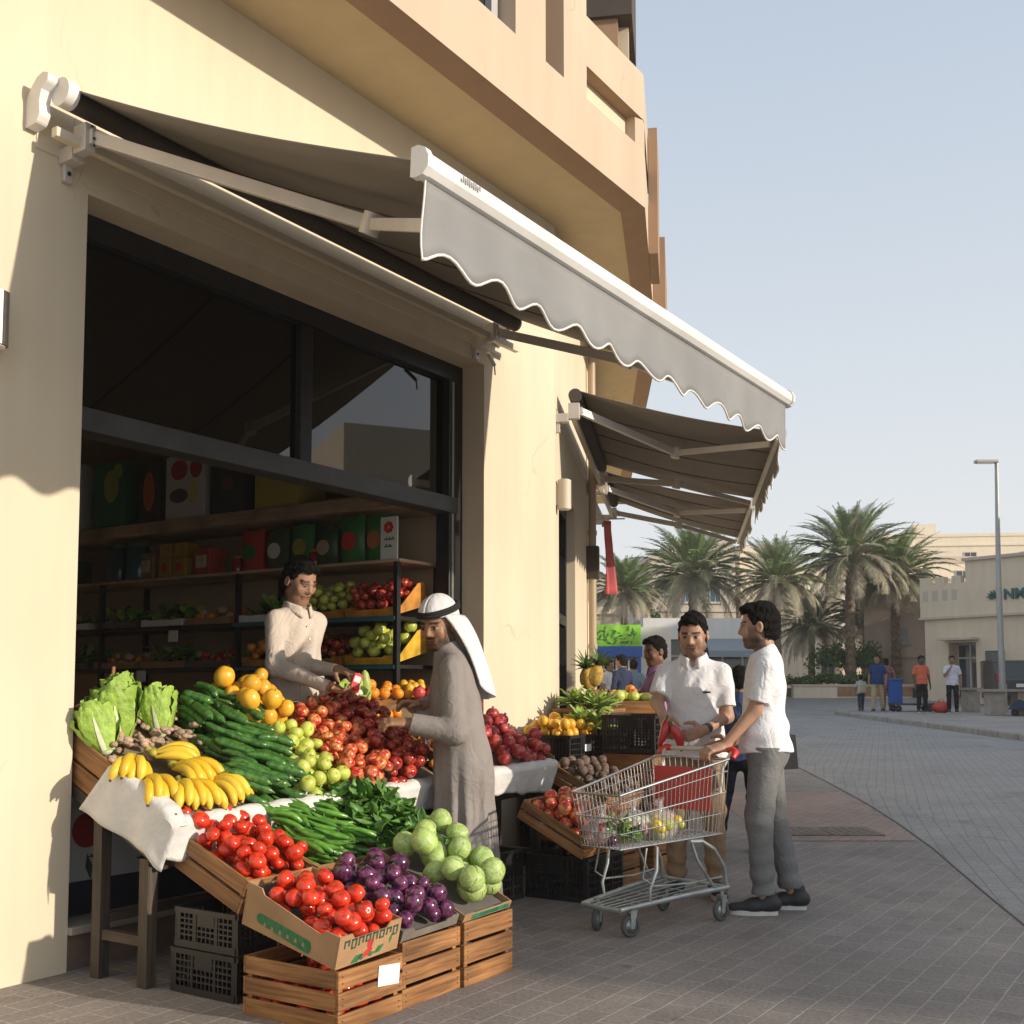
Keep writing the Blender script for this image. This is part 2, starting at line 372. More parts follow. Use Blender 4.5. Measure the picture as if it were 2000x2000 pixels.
def glass_mat(name, tint, refl=1.0):
    if name in MATS: return MATS[name]
    m = bpy.data.materials.new(name); m.use_nodes = True; N = m.node_tree.nodes; L = m.node_tree.links
    N.remove(N['Principled BSDF']); out = N['Material Output']
    tr = N.new('ShaderNodeBsdfTransparent'); tr.inputs['Color'].default_value = (*tint,1)
    gl = N.new('ShaderNodeBsdfGlossy'); gl.inputs['Roughness'].default_value = .015; gl.inputs['Color'].default_value = (refl,)*3+(1,)
    fr = N.new('ShaderNodeFresnel'); fr.inputs['IOR'].default_value = 1.75
    mx = N.new('ShaderNodeMixShader'); L.new(fr.outputs[0], mx.inputs[0]); L.new(tr.outputs[0], mx.inputs[1]); L.new(gl.outputs[0], mx.inputs[2]); L.new(mx.outputs[0], out.inputs['Surface'])
    MATS[name] = m; return m
M_GLASS = glass_mat('shop_glass', (.14,.145,.15))

# ------------------------------------------------------------------ ground, pavement, road
YS = [-60,-12,-5,0,2,3,4,5,6,7,8,9,10.5,12,14,16.8,20,23,25,28,32,36,37.5,39,40,42,44,52,60,150,1500]
EDGE = [(-60,-14),(-12,-1.6),(-5,.1),(0,1.25),(4,2.28),(6.16,2.79),(7.2,2.99),(9.36,3.45),(11.68,3.77),(14.44,4.05),(16.83,4.25),(23,4.55),(36,4.9),(44,5.2),(60,6)]
def edge(y):
    for (a, xa), (b, xb) in zip(EDGE, EDGE[1:]):
        if y <= b: return xa + (xb-xa)*(y-a)/(b-a)
    return EDGE[-1][1]
def strip(name, xl, xr, y0, y1, dz, m, nx=1):
    ys = [y0] + [y for y in YS if y0 < y < y1] + [y1]
    b = MB(); P = []
    for y in ys:
        for i in range(nx+1):
            x = xl(y) + (xr(y)-xl(y))*i/nx; P.append((x, y, gz(y)+dz))
    F = [(j*(nx+1)+i, j*(nx+1)+i+1, (j+1)*(nx+1)+i+1, (j+1)*(nx+1)+i) for j in range(len(ys)-1) for i in range(nx)]
    b.add(P, F, [[(P[k][0],P[k][1]) for k in f] for f in F])
    return tag(b.build(name, m), kind='structure')
ROT1 = -math.atan2(D1.y, D1.x)
M_GROUND = mat('sandy_ground', (.30,.26,.21), .95, var=.15, vs=.3)
M_PAVE = pavers('pavement_pavers', (.245,.215,.195), (.205,.182,.168), (.33,.305,.28), .25, .125, ROT1, bump=.6, msize=.005, big=.36)
M_ROAD = pavers('road_pavers', (.30,.288,.278), (.275,.265,.256), (.20,.194,.188), .22, .11, -1.25, bump=.4, msize=.005, big=.16)
M_GUT = pavers('gutter_stone', (.29,.28,.265), (.26,.252,.24), (.17,.165,.16), .25, .125, -1.3, bump=.4, msize=.005)
M_REDP = pavers('red_pavers', (.33,.235,.20), (.28,.21,.18), (.2,.165,.145), .2, .1, ROT1, bump=.5, msize=.005)
M_FARP = pavers('far_pavers', (.33,.30,.275), (.30,.275,.255), (.2,.18,.16), .4, .2, .3, bump=.3)
M_KERB = mat('kerb_concrete', (.30,.28,.25), .85, var=.2, vs=3, bump=.2)
strip('ground', lambda y: -400, lambda y: 400, -60, 1500, -.012, M_GROUND, 8)
strip('pavement', lambda y: -40, edge, -60, 44, 0, M_PAVE, 4)
strip('gutter', edge, lambda y: edge(y)+.42, -60, 44, .004, M_GUT)
strip('gutter_joint', lambda y: edge(y)-.006, lambda y: edge(y)+.006, -60, 44, .007, mat('joint_dark', (.19,.18,.165), .9))
strip('road', lambda y: edge(y)+.42, lambda y: 60, -60, 43, 0, M_ROAD, 4)
# reddish paver patch and a worn metal drain cover beside the road
strip('paver_patch', lambda y: max(2.15+(y-9)*.04, 1.6), lambda y: edge(y)-.06, 9.45, 13.2, .004, M_REDP)
M_DRAIN = mat('drain_cover_iron', (.17,.14,.11), .7, .3, var=.25, vs=12, bump=.5, bs=60)
b = MB()
for x0, x1 in ((2.32,2.76),(2.78,3.22)):
    b.box((x0, 9.72, gz(9.72)-.02), (x1, 10.28, gz(10)+.010))
    for k in range(5): b.box((x0+.05+k*.075, 9.8, gz(10)), (x0+.08+k*.075, 10.2, gz(10)+.013))
tag(b.build('drain_cover', M_DRAIN), 'rusty brown double drain cover set in the reddish paving', 'drain cover')
# raised pavement across the road, with its kerb stones
KX = 10.4
pp = [(KX,-40),(60,-40),(60,37.9)] + [(KX+2.2-2.2*math.cos(a), 35.7+2.2*math.sin(a)) for a in [math.pi/2-i*math.pi/16 for i in range(9)]]
def slab(poly, dz, name, m, inset=0):
    """sloped slab following the ground: split into rows"""
    ys = sorted(set([y for y in YS if -40 < y < 38] + [p[1] for p in poly]))
    def xmin(y):
        if y <= 35.7: return KX+inset
        q = min(1, (y-35.7)/2.2); return KX+2.2-2.2*math.sqrt(max(0, 1-q*q))+inset
    b = MB(); P = []
    for y in ys:
        P += [(xmin(y), y, gz(y)-.05), (xmin(y), y, gz(y)+dz), (60, y, gz(y)+dz)]
    F = []
    for j in range(len(ys)-1):
        a = j*3; c = a+3
        F += [(a+1, a, c, c+1), (a+1, a+2, c+2, c+1)]
    n = 3*(len(ys)-1); F.append((n, n+2, n+1))
    b.add(P, F); return tag(b.build(name, m), kind='structure')
slab(pp, .13, 'far_pavement', M_FARP, .16)
b = MB()
y = 4.0
while y < 35.6:
    y2 = min(y+.98, 35.7)
    P = [(KX, y, gz(y)-.05), (KX+.17, y, gz(y)-.05), (KX+.17, y, gz(y)+.136), (KX+.02, y, gz(y)+.136), (KX, y, gz(y)+.11)]
    Q = [(x, y2-.012, z-gz(y)+gz(y2)) for x, _, z in P]
    b.add(P+Q, [(0,1,2,3,4), (9,8,7,6,5)] + [(i, 5+i, 5+(i+1)%5, (i+1)%5) for i in range(5)])
    y += 1.0
a0 = 0
for k in range(8):
    a, c = math.pi/2*k/8, math.pi/2*(k+1)/8-.006
    def pt(r, w, z):
        yy = 35.7+r*math.sin(w); return (KX+2.2-r*math.cos(w), yy, gz(yy)+z)
    P = [pt(2.2,a,-.05), pt(2.03,a,-.05), pt(2.03,a,.136), pt(2.18,a,.136), pt(2.2,a,.11)]
    Q = [pt(2.2,c,-.05), pt(2.03,c,-.05), pt(2.03,c,.136), pt(2.18,c,.136), pt(2.2,c,.11)]
    b.add(P+Q, [(0,1,2,3,4), (9,8,7,6,5)] + [(i, 5+i, 5+(i+1)%5, (i+1)%5) for i in range(5)])
tag(b.build('kerb', M_KERB), kind='structure')
# ------------------------------------------------------------------ the shop building
bld = thing('shop_building', 'cream and tan corner shop building with an open shopfront and overhanging upper floor', 'building', A1)
L2 = V((D2.dot(D1), -D2.dot(N1))); L3 = V((D3.dot(D1), -D3.dot(N1)))     # face 2 / face 3 directions in local plan (x=t, y=-u)
Q2 = V((-L2.y, L2.x)); Q3 = V((-L3.y, L3.x))                            # inward normals
C1 = V((4.327, 0)); C3 = C1 + L2*3.6; C4 = C3 + L3*14
def off(p, q, d): return (p[0]+q[0]*d, p[1]+q[1]*d)
LZ = 3.63
b = MB()
b.box((-5,0,-.05), (0,.25,5.02)); b.build('wall', M_CREAM, bld)
b = MB(); b.box((0,0,LZ), (3.33,.25,5.02)); b.build('wall', M_CREAM, bld)
b = MB()   # pillar that turns the corner
e1 = C1 + L2*.27
b.prism([(3.33,0), tuple(C1), tuple(e1), off(e1,Q2,.25), (3.33+.6,.30), (3.33,.25)], -.05, 5.02); b.build('wall', M_CREAM, bld)
b = MB()   # face 2: over the window, and the pier after it
e2 = C1 + L2*1.65; e3 = C3
b.prism([tuple(e1), tuple(e2), off(e2,Q2,.25), off(e1,Q2,.25)], 2.95, 5.02)
b.prism([tuple(e1), tuple(e2), off(e2,Q2,.25), off(e1,Q2,.25)], -.05, .35)
b.prism([tuple(e2), tuple(e3), off(e3,Q2,.25), off(e2,Q2,.25)], -.05, 5.02); b.build('wall', M_CREAM, bld)
b = MB()
b.prism([tuple(C3), tuple(C4), off(C4,Q3,.25), off(C3,Q3,.25)], -.05, 5.02); b.build('wall', M_CREAM, bld)
# overhang: cream soffit with a tan fascia beam round its edge
def outline(d1, d2, tl=-5.0):
    """offset polyline of the three faces; d1 out of face 1, d2 out of faces 2 and 3"""
    def inter(p, r, q, s):
        cr = r.x*s.y-r.y*s.x; k = ((q-p).x*s.y-(q-p).y*s.x)/cr; return p+r*k
    a = V((tl, -d1)); r1 = V((1,0)); q2 = C1 - Q2*d2; q3 = C3 - Q3*d2
    k1 = inter(a, r1, q2, L2); k2 = inter(q2, L2, q3, L3)
    return [a, k1, k2, C3 - Q3*d2 + L3*10.0]
inner = outline(.59,.55); outer = outline(.79,.74); base = outline(-.02,-.02)
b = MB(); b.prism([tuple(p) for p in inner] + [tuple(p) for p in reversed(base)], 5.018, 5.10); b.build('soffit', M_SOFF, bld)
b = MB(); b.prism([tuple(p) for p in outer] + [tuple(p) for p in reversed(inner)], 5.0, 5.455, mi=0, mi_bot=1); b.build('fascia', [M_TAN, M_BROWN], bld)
UY = -.79
b = MB()
for t0, t1 in ((-5,1.15),(2.53,2.90),(3.14,3.46)):
    b.box((t0, UY+.001, 5.452), (t1, 0, 9.5))
b.box((1.15, UY+.20, 5.45), (2.53, 0, 9.5)); b.box((2.90, UY+.36, 5.45), (3.14, 0, 9.5))
b.build('upper_wall', M_TAN, bld)
kx = outer[1].x
b = MB(); b.box((3.462, UY+.11, 5.45), (kx-.06, .2, 5.72)); b.build('niche_panel', M_CREAM, bld)
o2 = outline(.788,.738); i2 = outline(.45,.40)
b = MB()
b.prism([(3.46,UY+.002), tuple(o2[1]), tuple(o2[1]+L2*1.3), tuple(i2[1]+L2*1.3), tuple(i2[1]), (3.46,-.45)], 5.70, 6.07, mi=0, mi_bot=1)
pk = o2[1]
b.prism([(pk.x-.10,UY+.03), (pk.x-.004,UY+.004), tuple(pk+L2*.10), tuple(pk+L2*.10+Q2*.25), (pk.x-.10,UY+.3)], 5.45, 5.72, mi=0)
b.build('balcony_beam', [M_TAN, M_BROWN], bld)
b = MB(); b.box((3.46, UY+.45, 6.05), (3.90, .2, 9.5)); b.build('upper_wall', M_CREAM, bld)
b = MB(); b.prism([tuple(C1+Q2*(-.25)+L2*.2), tuple(C1+Q2*(-.25)+L2*9), tuple(C1+Q2*.5+L2*9), tuple(C1+Q2*.5+L2*.2)], 5.45, 6.9); b.build('upper_wall', M_TAN, bld)
for s0, s1, dv, za, zb in ((.62,1.35,.82,4.99,6.1),(2.05,3.5,.86,4.985,5.72)):
    b = MB(); b.prism([tuple(C1-Q2*dv+L2*s0), tuple(C1-Q2*dv+L2*s1), tuple(C1-Q2*.743+L2*s1), tuple(C1-Q2*.743+L2*s0)], za, zb); b.build('bay_fin', M_BROWN, bld)
b = MB(); b.prism([tuple(C1-Q2*.60+L2*.95), tuple(C1-Q2*.60+L2*1.9), tuple(C1+Q2*.1+L2*1.9), tuple(C1+Q2*.1+L2*.95)], 7.35, 9.4); b.build('dark_screen', M_ROLL, bld)
b = MB()
for v0, s0, m in ((.47,1.0,0),(.56,1.15,1)):
    b.prism([tuple(C1-Q2*v0+L2*s0), tuple(C1-Q2*v0+L2*(s0+.08)), tuple(C1+Q2*.1+L2*(s0+.08)), tuple(C1+Q2*.1+L2*s0)], 6.85, 7.36, mi=m)
b.build('screen_post', [M_BROWN, M_CREAM], bld)
# upper window with grey frame
win = MB()
for t0, t1, z0, z1 in ((1.2,2.5,5.46,5.53),(2.43,2.5,5.53,8),(1.85,1.90,5.53,8),(2.13,2.16,5.53,8),(1.2,1.25,5.53,8)):
    win.box((t0, UY+.12, z0), (t1, UY+.17, z1))
wf = win.build('window', mat('grey_window_frame', (.42,.42,.41), .5), bld)
b = MB(); b.box((1.25, UY+.175, 5.5), (2.43, UY+.185, 8)); b.build('pane', mat('dark_pane', (.03,.035,.045), .08), wf)

# shopfront frame and glass
fr = MB()
fr.box((0,.19,3.51), (3.33,.31,LZ+.01)); fr.box((0,.20,2.66), (.07,.30,3.51)); fr.box((1.66,.20,2.66), (1.76,.30,3.51))
fr.box((3.17,.19,.3), (3.33,.31,3.51)); fr.box((0,.20,.2), (.06,.30,2.54)); fr.box((3.16,.185,2.66), (3.19,.315,3.51))
fo = fr.build('shopfront_frame', M_FRAME, bld, bevel=.004)
b = MB(); b.box((.0,.17,2.54), (3.25,.33,2.655)); b.build('transom', M_FRAME2, fo, bevel=.004)
b = MB(); b.box((3.195,.183,.3), (3.215,.19,3.5)); b.build('track', M_ALU, fo)
for t0, t1 in ((.07,1.66),(1.76,3.17)):
    b = MB(); b.box((t0,.245,2.655), (t1,.253,3.51)); b.build('glass_pane', M_GLASS, fo)
b = MB(); b.box((0,.02,-.05), (3.33,.28,.17)); b.build('plinth', mat('plinth_tile', (.22,.15,.115), .6, var=.2, vs=5), bld)
b = MB(); b.box((-.0,-.03,.165), (3.33,.32,.20)); b.build('sill', mat('sill_stone', (.42,.36,.30), .6, var=.12, vs=8), bld, bevel=.004)
# painted lower panel under the counter: white board with red tomatoes and greens
pn = MB(); pn.box((.0,.20,.2), (3.17,.23,.36)); po = pn.build('lower_panel', mat('panel_navy', (.02,.024,.045), .4), bld)
b = MB(); b.box((.0,.205,.36), (3.17,.228,.86))
for x, z, r in ((.24,.60,.085),(.36,.75,.07),(.55,.66,.095),(.66,.50,.10),(.95,.62,.10),(1.3,.55,.11),(1.6,.7,.09),(2.1,.6,.1),(2.6,.66,.1)):
    b.prism([(r*math.cos(a), r*math.sin(a)) for a in [i*math.pi/9 for i in range(18)]], 0, .003, M=Matrix.Translation((x,.204,z)) @ Matrix.Rotation(math.pi/2,4,'X'), mi=1)
for k in range(46):
    x, z = R.uniform(.05,3.0), R.uniform(.40,.50) if k < 30 else R.uniform(.6,.82)
    a = R.uniform(0,3.14); l = R.uniform(.03,.07)
    b.prism([(-l,0),(0,l*.3),(l,0),(0,-l*.3)], 0, .003, M=Matrix.Translation((x,.2035-.00002*k,z)) @ Matrix.Rotation(math.pi/2,4,'X') @ Matrix.Rotation(a,4,'Z'), mi=2)
b.build('printed_board', [mat('board_white', (.50,.52,.53), .45), mat('print_red', (.30,.012,.012), .45), mat('print_green', (.02,.08,.025), .5)], po)
# room behind the counter
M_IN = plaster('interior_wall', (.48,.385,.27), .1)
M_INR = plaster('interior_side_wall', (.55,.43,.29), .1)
b = MB(); b.box((-1.2,.3,.2), (3.34,5.6,.3)); b.build('interior_floor', mat('interior_tile', (.34,.29,.24), .4, var=.1, vs=2), bld)
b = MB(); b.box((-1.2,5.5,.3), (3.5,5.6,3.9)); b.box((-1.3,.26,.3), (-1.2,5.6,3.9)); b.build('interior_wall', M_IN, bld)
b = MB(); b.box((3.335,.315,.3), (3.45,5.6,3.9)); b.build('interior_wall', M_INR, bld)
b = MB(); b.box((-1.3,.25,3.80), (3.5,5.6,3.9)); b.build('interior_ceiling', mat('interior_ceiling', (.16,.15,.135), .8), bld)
# second window round the corner
w2 = MB()
def fm2(s0, s1, d0, d1, z0, z1, mb): mb.prism([tuple(C1+L2*s0+Q2*d0), tuple(C1+L2*s1+Q2*d0), tuple(C1+L2*s1+Q2*d1), tuple(C1+L2*s0+Q2*d1)], z0, z1)
for s0, s1, z0, z1 in ((.27,.35,.35,2.95),(1.57,1.65,.35,2.95),(.35,1.57,2.86,2.95),(.35,1.57,1.86,1.95),(.35,1.57,.35,.45),(.93,.99,.45,1.86),(.93,.99,1.95,2.86)):
    fm2(s0, s1, .08, .16, z0, z1, w2)
w2o = w2.build('window', M_FRAME, bld)
b = MB(); fm2(.35, 1.57, .118, .124, .45, 2.86, b); b.build('pane', mat('side_window_glass', (.012,.013,.015), .06, spec=.8), w2o)
b = MB(); fm2(.27, 1.65, .3, .32, .3, 3.0, b); b.build('blind', M_IN, w2o)

# downpipe with a hopper at the end of face 2
dp = thing('drain_pipe', 'beige drain pipe running down the corner beyond the second awning', 'drain pipe', f2m(2.95,.06))
b = MB(); b.tube([(0,0,0),(0,0,4.98)], .04, 10)
for z in (.6,1.7,2.9,4.1): b.tube([(0,0,z),(0,0,z+.05)], .048, 10)
b.build('pipe', mat('pipe_paint', (.42,.33,.22), .5, var=.1, vs=3), dp)
b = MB(); b.box((-.07,-.07,2.44), (.07,.07,2.78)); b.build('meter_box', mat('box_brown', (.05,.035,.03), .5), dp, bevel=.006)

# wall lamps: a slim steel shade on a back plate
def wall_lamp(M, label, m):
    t = thing('wall_lamp', label, 'wall lamp', M, 'up and down wall lamps')
    b = MB(); b.box((-.03,-.02,.03), (.03,.0,.20)); b.build('back_plate', M_ALU, t)
    b = MB()
    prof = [(.055*math.cos(a), -.065+.055*math.sin(a)) for a in [i*2*math.pi/20 for i in range(20)]]
    b.prism([(x*1.0, y) for x, y in prof], 0, .235); b.build('shade', m, t)
    b = MB(); b.prism([(x*.8, (y+.065)*.8-.065) for x, y in prof], .236, .24); b.prism([(x*.8, (y+.065)*.8-.065) for x, y in prof], -.005, -.001); b.build('lens', mat('frosted_lens', (.7,.68,.62), .3), t)
wall_lamp(f1m(-.487, 0, 2.755), 'brushed steel wall lamp on the pillar at the photo edge, below the awning end', mat('lamp_steel', (.17,.155,.145), .4, .8, var=.1, vs=20))
wall_lamp(f2m(-.02+.12, 0, 2.72), 'cream wall lamp on the pillar edge beneath the second awning', mat('lamp_cream', (.60,.52,.40), .5))

# ------------------------------------------------------------------ awnings (local x along the wall, -y out, z up)
def awning(M, label, x0, x1, uo, zr, zf, drop, per, braces, bar=None, val_in=0.0):
    xb0, xb1 = bar or (x0, x1)
    t = thing('awning', label, 'awning', M, 'grey fabric awnings')
    ur = .15
    # fabric roof with a little sag between the roller and the bar
    def top(a, c):
        x = (x0+.07+(x1-x0-.14)*a)*(1-c)+(xb0+.03+(xb1-xb0-.06)*a)*c; u = ur+(uo-ur)*c
        z = zr+.045+(zf+.02-zr-.045)*c - .035*math.sin(math.pi*c)*(1+.25*math.sin(a*19)) - .012*math.sin(a*math.pi)*math.sin(math.pi*c)
        return (x, -u, z)
    b = MB(); b.grid(top, 24, 14); b.build('canopy', M_AWN, t, solid=.006)
    sm_ = MB()
    for k in range(1, 4):
        a = k/4; sm_.tube([tuple(V(top(a, c/14))+V((0,0,-.006))) for c in range(15)], .0045, 4, sq=(1,2.2))
    sm_.build('seam', M_ROLL, t)
    b = MB(); b.tube([(x0+.06,-ur,zr),(x1-.06,-ur,zr)], .055, 14); b.build('roller', M_ROLL, t)
    # front bar, half-round with flat back, and its end caps
    prof = [(.0,-.055),(.03,-.05),(.052,-.025),(.055,.01),(.04,.042),(.01,.058),(-.02,.055),(-.025,-.05)]; prof = [(x*.86, y*.86) for x, y in prof]
    MX = lambda x: Matrix(((0,0,1,x),(-1,0,0,-uo),(0,1,0,zf),(0,0,0,1)))
    b = MB(); b.prism(prof, 0, xb1-xb0, M=MX(xb0)); b.build('front_bar', M_WHITE, t, bevel=.004)
    b = MB(); sc = [(p*1.18, q*1.18) for p, q in prof]
    b.prism(sc, -.02, .012, M=MX(xb0)); b.build('end_cap', M_WHITE, t, bevel=.006); b = MB(); b.prism(sc, -.012, .02, M=MX(xb1)); b.build('end_cap', M_WHITE, t, bevel=.006)
    # scalloped valance hanging from the bar, edged in white
    nW = max(1, round((xb1-xb0-.06)/per)); hgt = drop
    def wave(a):
        s = math.sin(2*math.pi*a*nW - 1.2); return .030*s
    def val(a, c):
        x = xb0+.03+(xb1-xb0-.06)*a
        zb = zf-.05-hgt+wave(a)
        z = zf-.048+(zb-zf+.048)*c
        fold = (.010*math.sin(a*nW*2.6+1)+.007*math.sin(a*nW*7.1)+.02*math.exp(-a*22)*math.sin(c*3))*c
        return (x, -uo-.004+fold+val_in*c, z)
    b = MB(); b.grid(val, nW*10, 6); vo = b.build('valance', M_VAL, t, solid=.004)
    b = MB(); b.tube([val(i/(nW*10), 1) for i in range(nW*10+1)], .006, 6); b.tube([val(0,j/6) for j in range(7)], .004, 6); b.build('piping', M_WHITE, vo)
    # square bar on the wall that carries the arms
    b = MB(); b.box((x0+.02,-.155,zr-.20), (x1-.02,-.115,zr-.155)); b.box((x0+.02,-.006,zr-.215),(x1-.02,.0,zr-.14)); b.build('torsion_bar', mat('bar_cream', (.66,.58,.44), .45), t, bevel=.003)
    for (bx, bz), el, en in braces:
        br = MB()
        br.box((bx-.028,-.19,bz-.065), (bx+.028,-.10,bz+.065)); br.box((bx-.035,-.10,bz-.09), (bx+.035,-.0,bz-.02)); br.box((bx-.018,-.03,bz-.17),(bx+.026,-.002,bz-.06)); br.box((bx-.010,-.212,bz-.035),(bx+.042,-.185,bz+.035))
        bo = br.build('bracket', M_ARM, t, bevel=.004)
        bl = MB()
        for dx, dz in ((-.012,.04),(.0,-.012),(.012,-.012),(.0,-.045),(.016,.015)):
            bl.tube([(bx+dx,-.213,bz+dz),(bx+dx,-.218,bz+dz)], .006, 8)
        bl.tube([(bx+.004,-.028,bz-.13),(bx+.004,-.036,bz-.13)], .010, 8); bl.build('bolt', M_FRAME, bo)
        S = V((bx+.02,-.2,bz)); E_ = V((el[0],-el[1],el[2])); G = V((en[0],-en[1],en[2]))
        a = MB(); a.tube([S, S+(E_-S)*.985], .034, 4, sq=(1.25,.72), sm=False); a.tube([E_+(G-E_)*.03, G], .028, 4, sq=(1.25,.72), sm=False)
        a.build('arm', M_ARM, t, bevel=.003)
        j = MB(); ax = (E_-S).cross(G-E_).normalized(); j.tube([E_-ax*.045, E_+ax*.045], .042, 12); j.build('elbow', M_ARM, t)
    return t
M_CAP = M_WHITE
aw1 = awning(A1.copy(), 'largest grey awning over the open shopfront, with a scalloped valance and white front bar', -.30, 3.58, 2.15, 3.955, 3.125, .255, .31,
    [((-.13,3.80),(.30,1.5,3.24),(-.10,2.10,2.95)), ((3.20,3.80),(2.86,1.4,3.31),(3.16,2.10,2.98))], bar=(-.205,3.60))
# moulded end bracket at the near end of the roller
b = MB(); pr = [(.0,-.235),(.10,-.225),(.135,-.17),(.125,-.09),(.145,-.02),(.20,.02),(.205,.065),(.155,.085),(.10,.07),(.045,.015),(.0,-.05)]; pr = [(x*.78, z*.72+.01) for x, z in pr]
b.prism(pr, 0, .055, M=Matrix(((0,0,1,-.335),(-1,0,0,-.0),(0,1,0,3.965),(0,0,0,1)))); b.build('end_bracket', M_WHITE, aw1, bevel=.012)
b = MB(); b.prism(pr, 0, .05, M=Matrix(((0,0,1,3.47),(-1,0,0,-.0),(0,1,0,3.965),(0,0,0,1)))); b.build('end_bracket', M_WHITE, aw1, bevel=.012)
b = MB(); b.tube([(-.28,-.17,3.955),(-.22,-.17,3.955)], .065, 14); b.build('roller_collar', M_WHITE, aw1)
b = MB(); b.tube([(3.19,-.13,3.66),(3.30,-.11,3.60)], .014, 8); b.tube([(3.30,-.11,3.60),(3.31,-.11,3.53)], .006, 6); b.build('crank_eye', M_ALU, aw1)
# small grey maker's lettering on the front bar (illegible in the photo)
lg = MB()
for k in range(9): lg.box((.0+k*.013, -.0005, -.009+.003*(k%2)), (.0+k*.013+.009, .0005, .009-.003*(k%3==1)))
lg.build('bar_lettering', mat('grey_ink', (.22,.22,.22), .6), aw1, Matrix.Translation((-.02,-2.2065,3.132)))
aw2 = awning(f2m(0,0), 'grey awning round the corner nearest the pillar, seen from below with a bent arm', .08, 3.2, 1.76, 3.66, 3.27, .17, .26,
    [((.12,3.52),(1.0,.95,3.34),(.30,1.70,3.24)), ((3.05,3.52),(2.5,.95,3.34),(3.05,1.70,3.22))])
aw3 = awning(f2m(0,0), 'farther grey awning beyond the bright slit, above the date palms', 3.30, 5.3, 1.74, 3.62, 3.25, .17, .26,
    [((3.42,3.48),(4.1,.95,3.30),(3.42,1.68,3.2)), ((5.15,3.48),(5.2,.95,3.32),(6.0,1.68,3.2))], bar=(3.30,6.2))
b = MB(); b.box((3.3,-.02,3.36),(5.3,.3,3.45)); b.build('wall_bracket', M_ARM, aw3)
# ------------------------------------------------------------------ produce shapes (one mesh per kind and variant)
def blend_mat(name, c1, c2, scale=2.5, rough=.32, rnd=.12, p0=.4, p1=.62, coat=.15, bump=0, spots=None, sss=0.05, stretch=None):
    m = mat(name, c1, rough, col2=c2, var=0, vs=scale, rnd=rnd, coat=coat, bump=bump, bs=9, stretch=stretch)
    for n in m.node_tree.nodes:
        if n.type == 'VALTORGB':
            n.color_ramp.elements[0].position = p0; n.color_ramp.elements[1].position = p1; n.color_ramp.elements[0].color = (*c1,1); n.color_ramp.elements[1].color = (*c2,1)
    # every fruit gets its own patch of the noise
    N = m.node_tree.nodes; L = m.node_tree.links
    tc = [n for n in N if n.type == 'TEX_COORD'][0]; oi = N.new('ShaderNodeObjectInfo')
    ad = N.new('ShaderNodeVectorMath'); ad.operation = 'MULTIPLY_ADD'; ad.inputs[1].default_value = (37,53,71)
    cb = N.new('ShaderNodeCombineXYZ')
    for i in range(3): L.new(oi.outputs['Random'], cb.inputs[i])
    L.new(cb.outputs[0], ad.inputs[0]); src = tc.outputs['Object']
    L.new(src, ad.inputs[2])
    for n in N:
        if n.type == 'TEX_NOISE':
            for l in list(n.inputs['Vector'].links): L.remove(l)
            L.new(ad.outputs[0], n.inputs['Vector'])
    return m
def fruit_scale(m, s):
    for n in m.node_tree.nodes:
        if n.type == 'TEX_NOISE' and n.inputs['Scale'].default_value < 50: n.inputs['Scale'].default_value = s
    return m
M_TOM = blend_mat('tomato_skin', (.56,.022,.010), (.70,.058,.014), 1.6, .22, .10, coat=.2)
M_CALYX = mat('calyx_green', (.06,.13,.03), .7)
M_STEM = mat('stem_brown', (.10,.07,.035), .8)
M_RED = blend_mat('red_apple_skin', (.56,.026,.020), (.76,.40,.12), 1.5, .28, .16, .44, .66, coat=.3)
M_DKRED = blend_mat('dark_apple_skin', (.36,.016,.018), (.62,.18,.065), 1.7, .25, .2, .46, .74, coat=.35)
M_LIME = blend_mat('green_apple_skin', (.45,.55,.06), (.62,.62,.15), 1.4, .30, .10, coat=.3)
M_MANGO = blend_mat('yellow_melon_skin', (.74,.36,.020), (.78,.46,.045), 1.5, .38, .10, bump=.06)
M_ORANGE = blend_mat('orange_skin', (.76,.24,.012), (.80,.33,.025), 1.6, .40, .08, bump=.12)
M_EGG = blend_mat('purple_eggplant_skin', (.060,.009,.045), (.24,.06,.15), 1.7, .20, .25, .42, .72, coat=.4)
M_CAB = blend_mat('cabbage_leaf', (.29,.44,.085), (.40,.53,.14), 1.6, .5, .10, coat=.05, bump=.2)
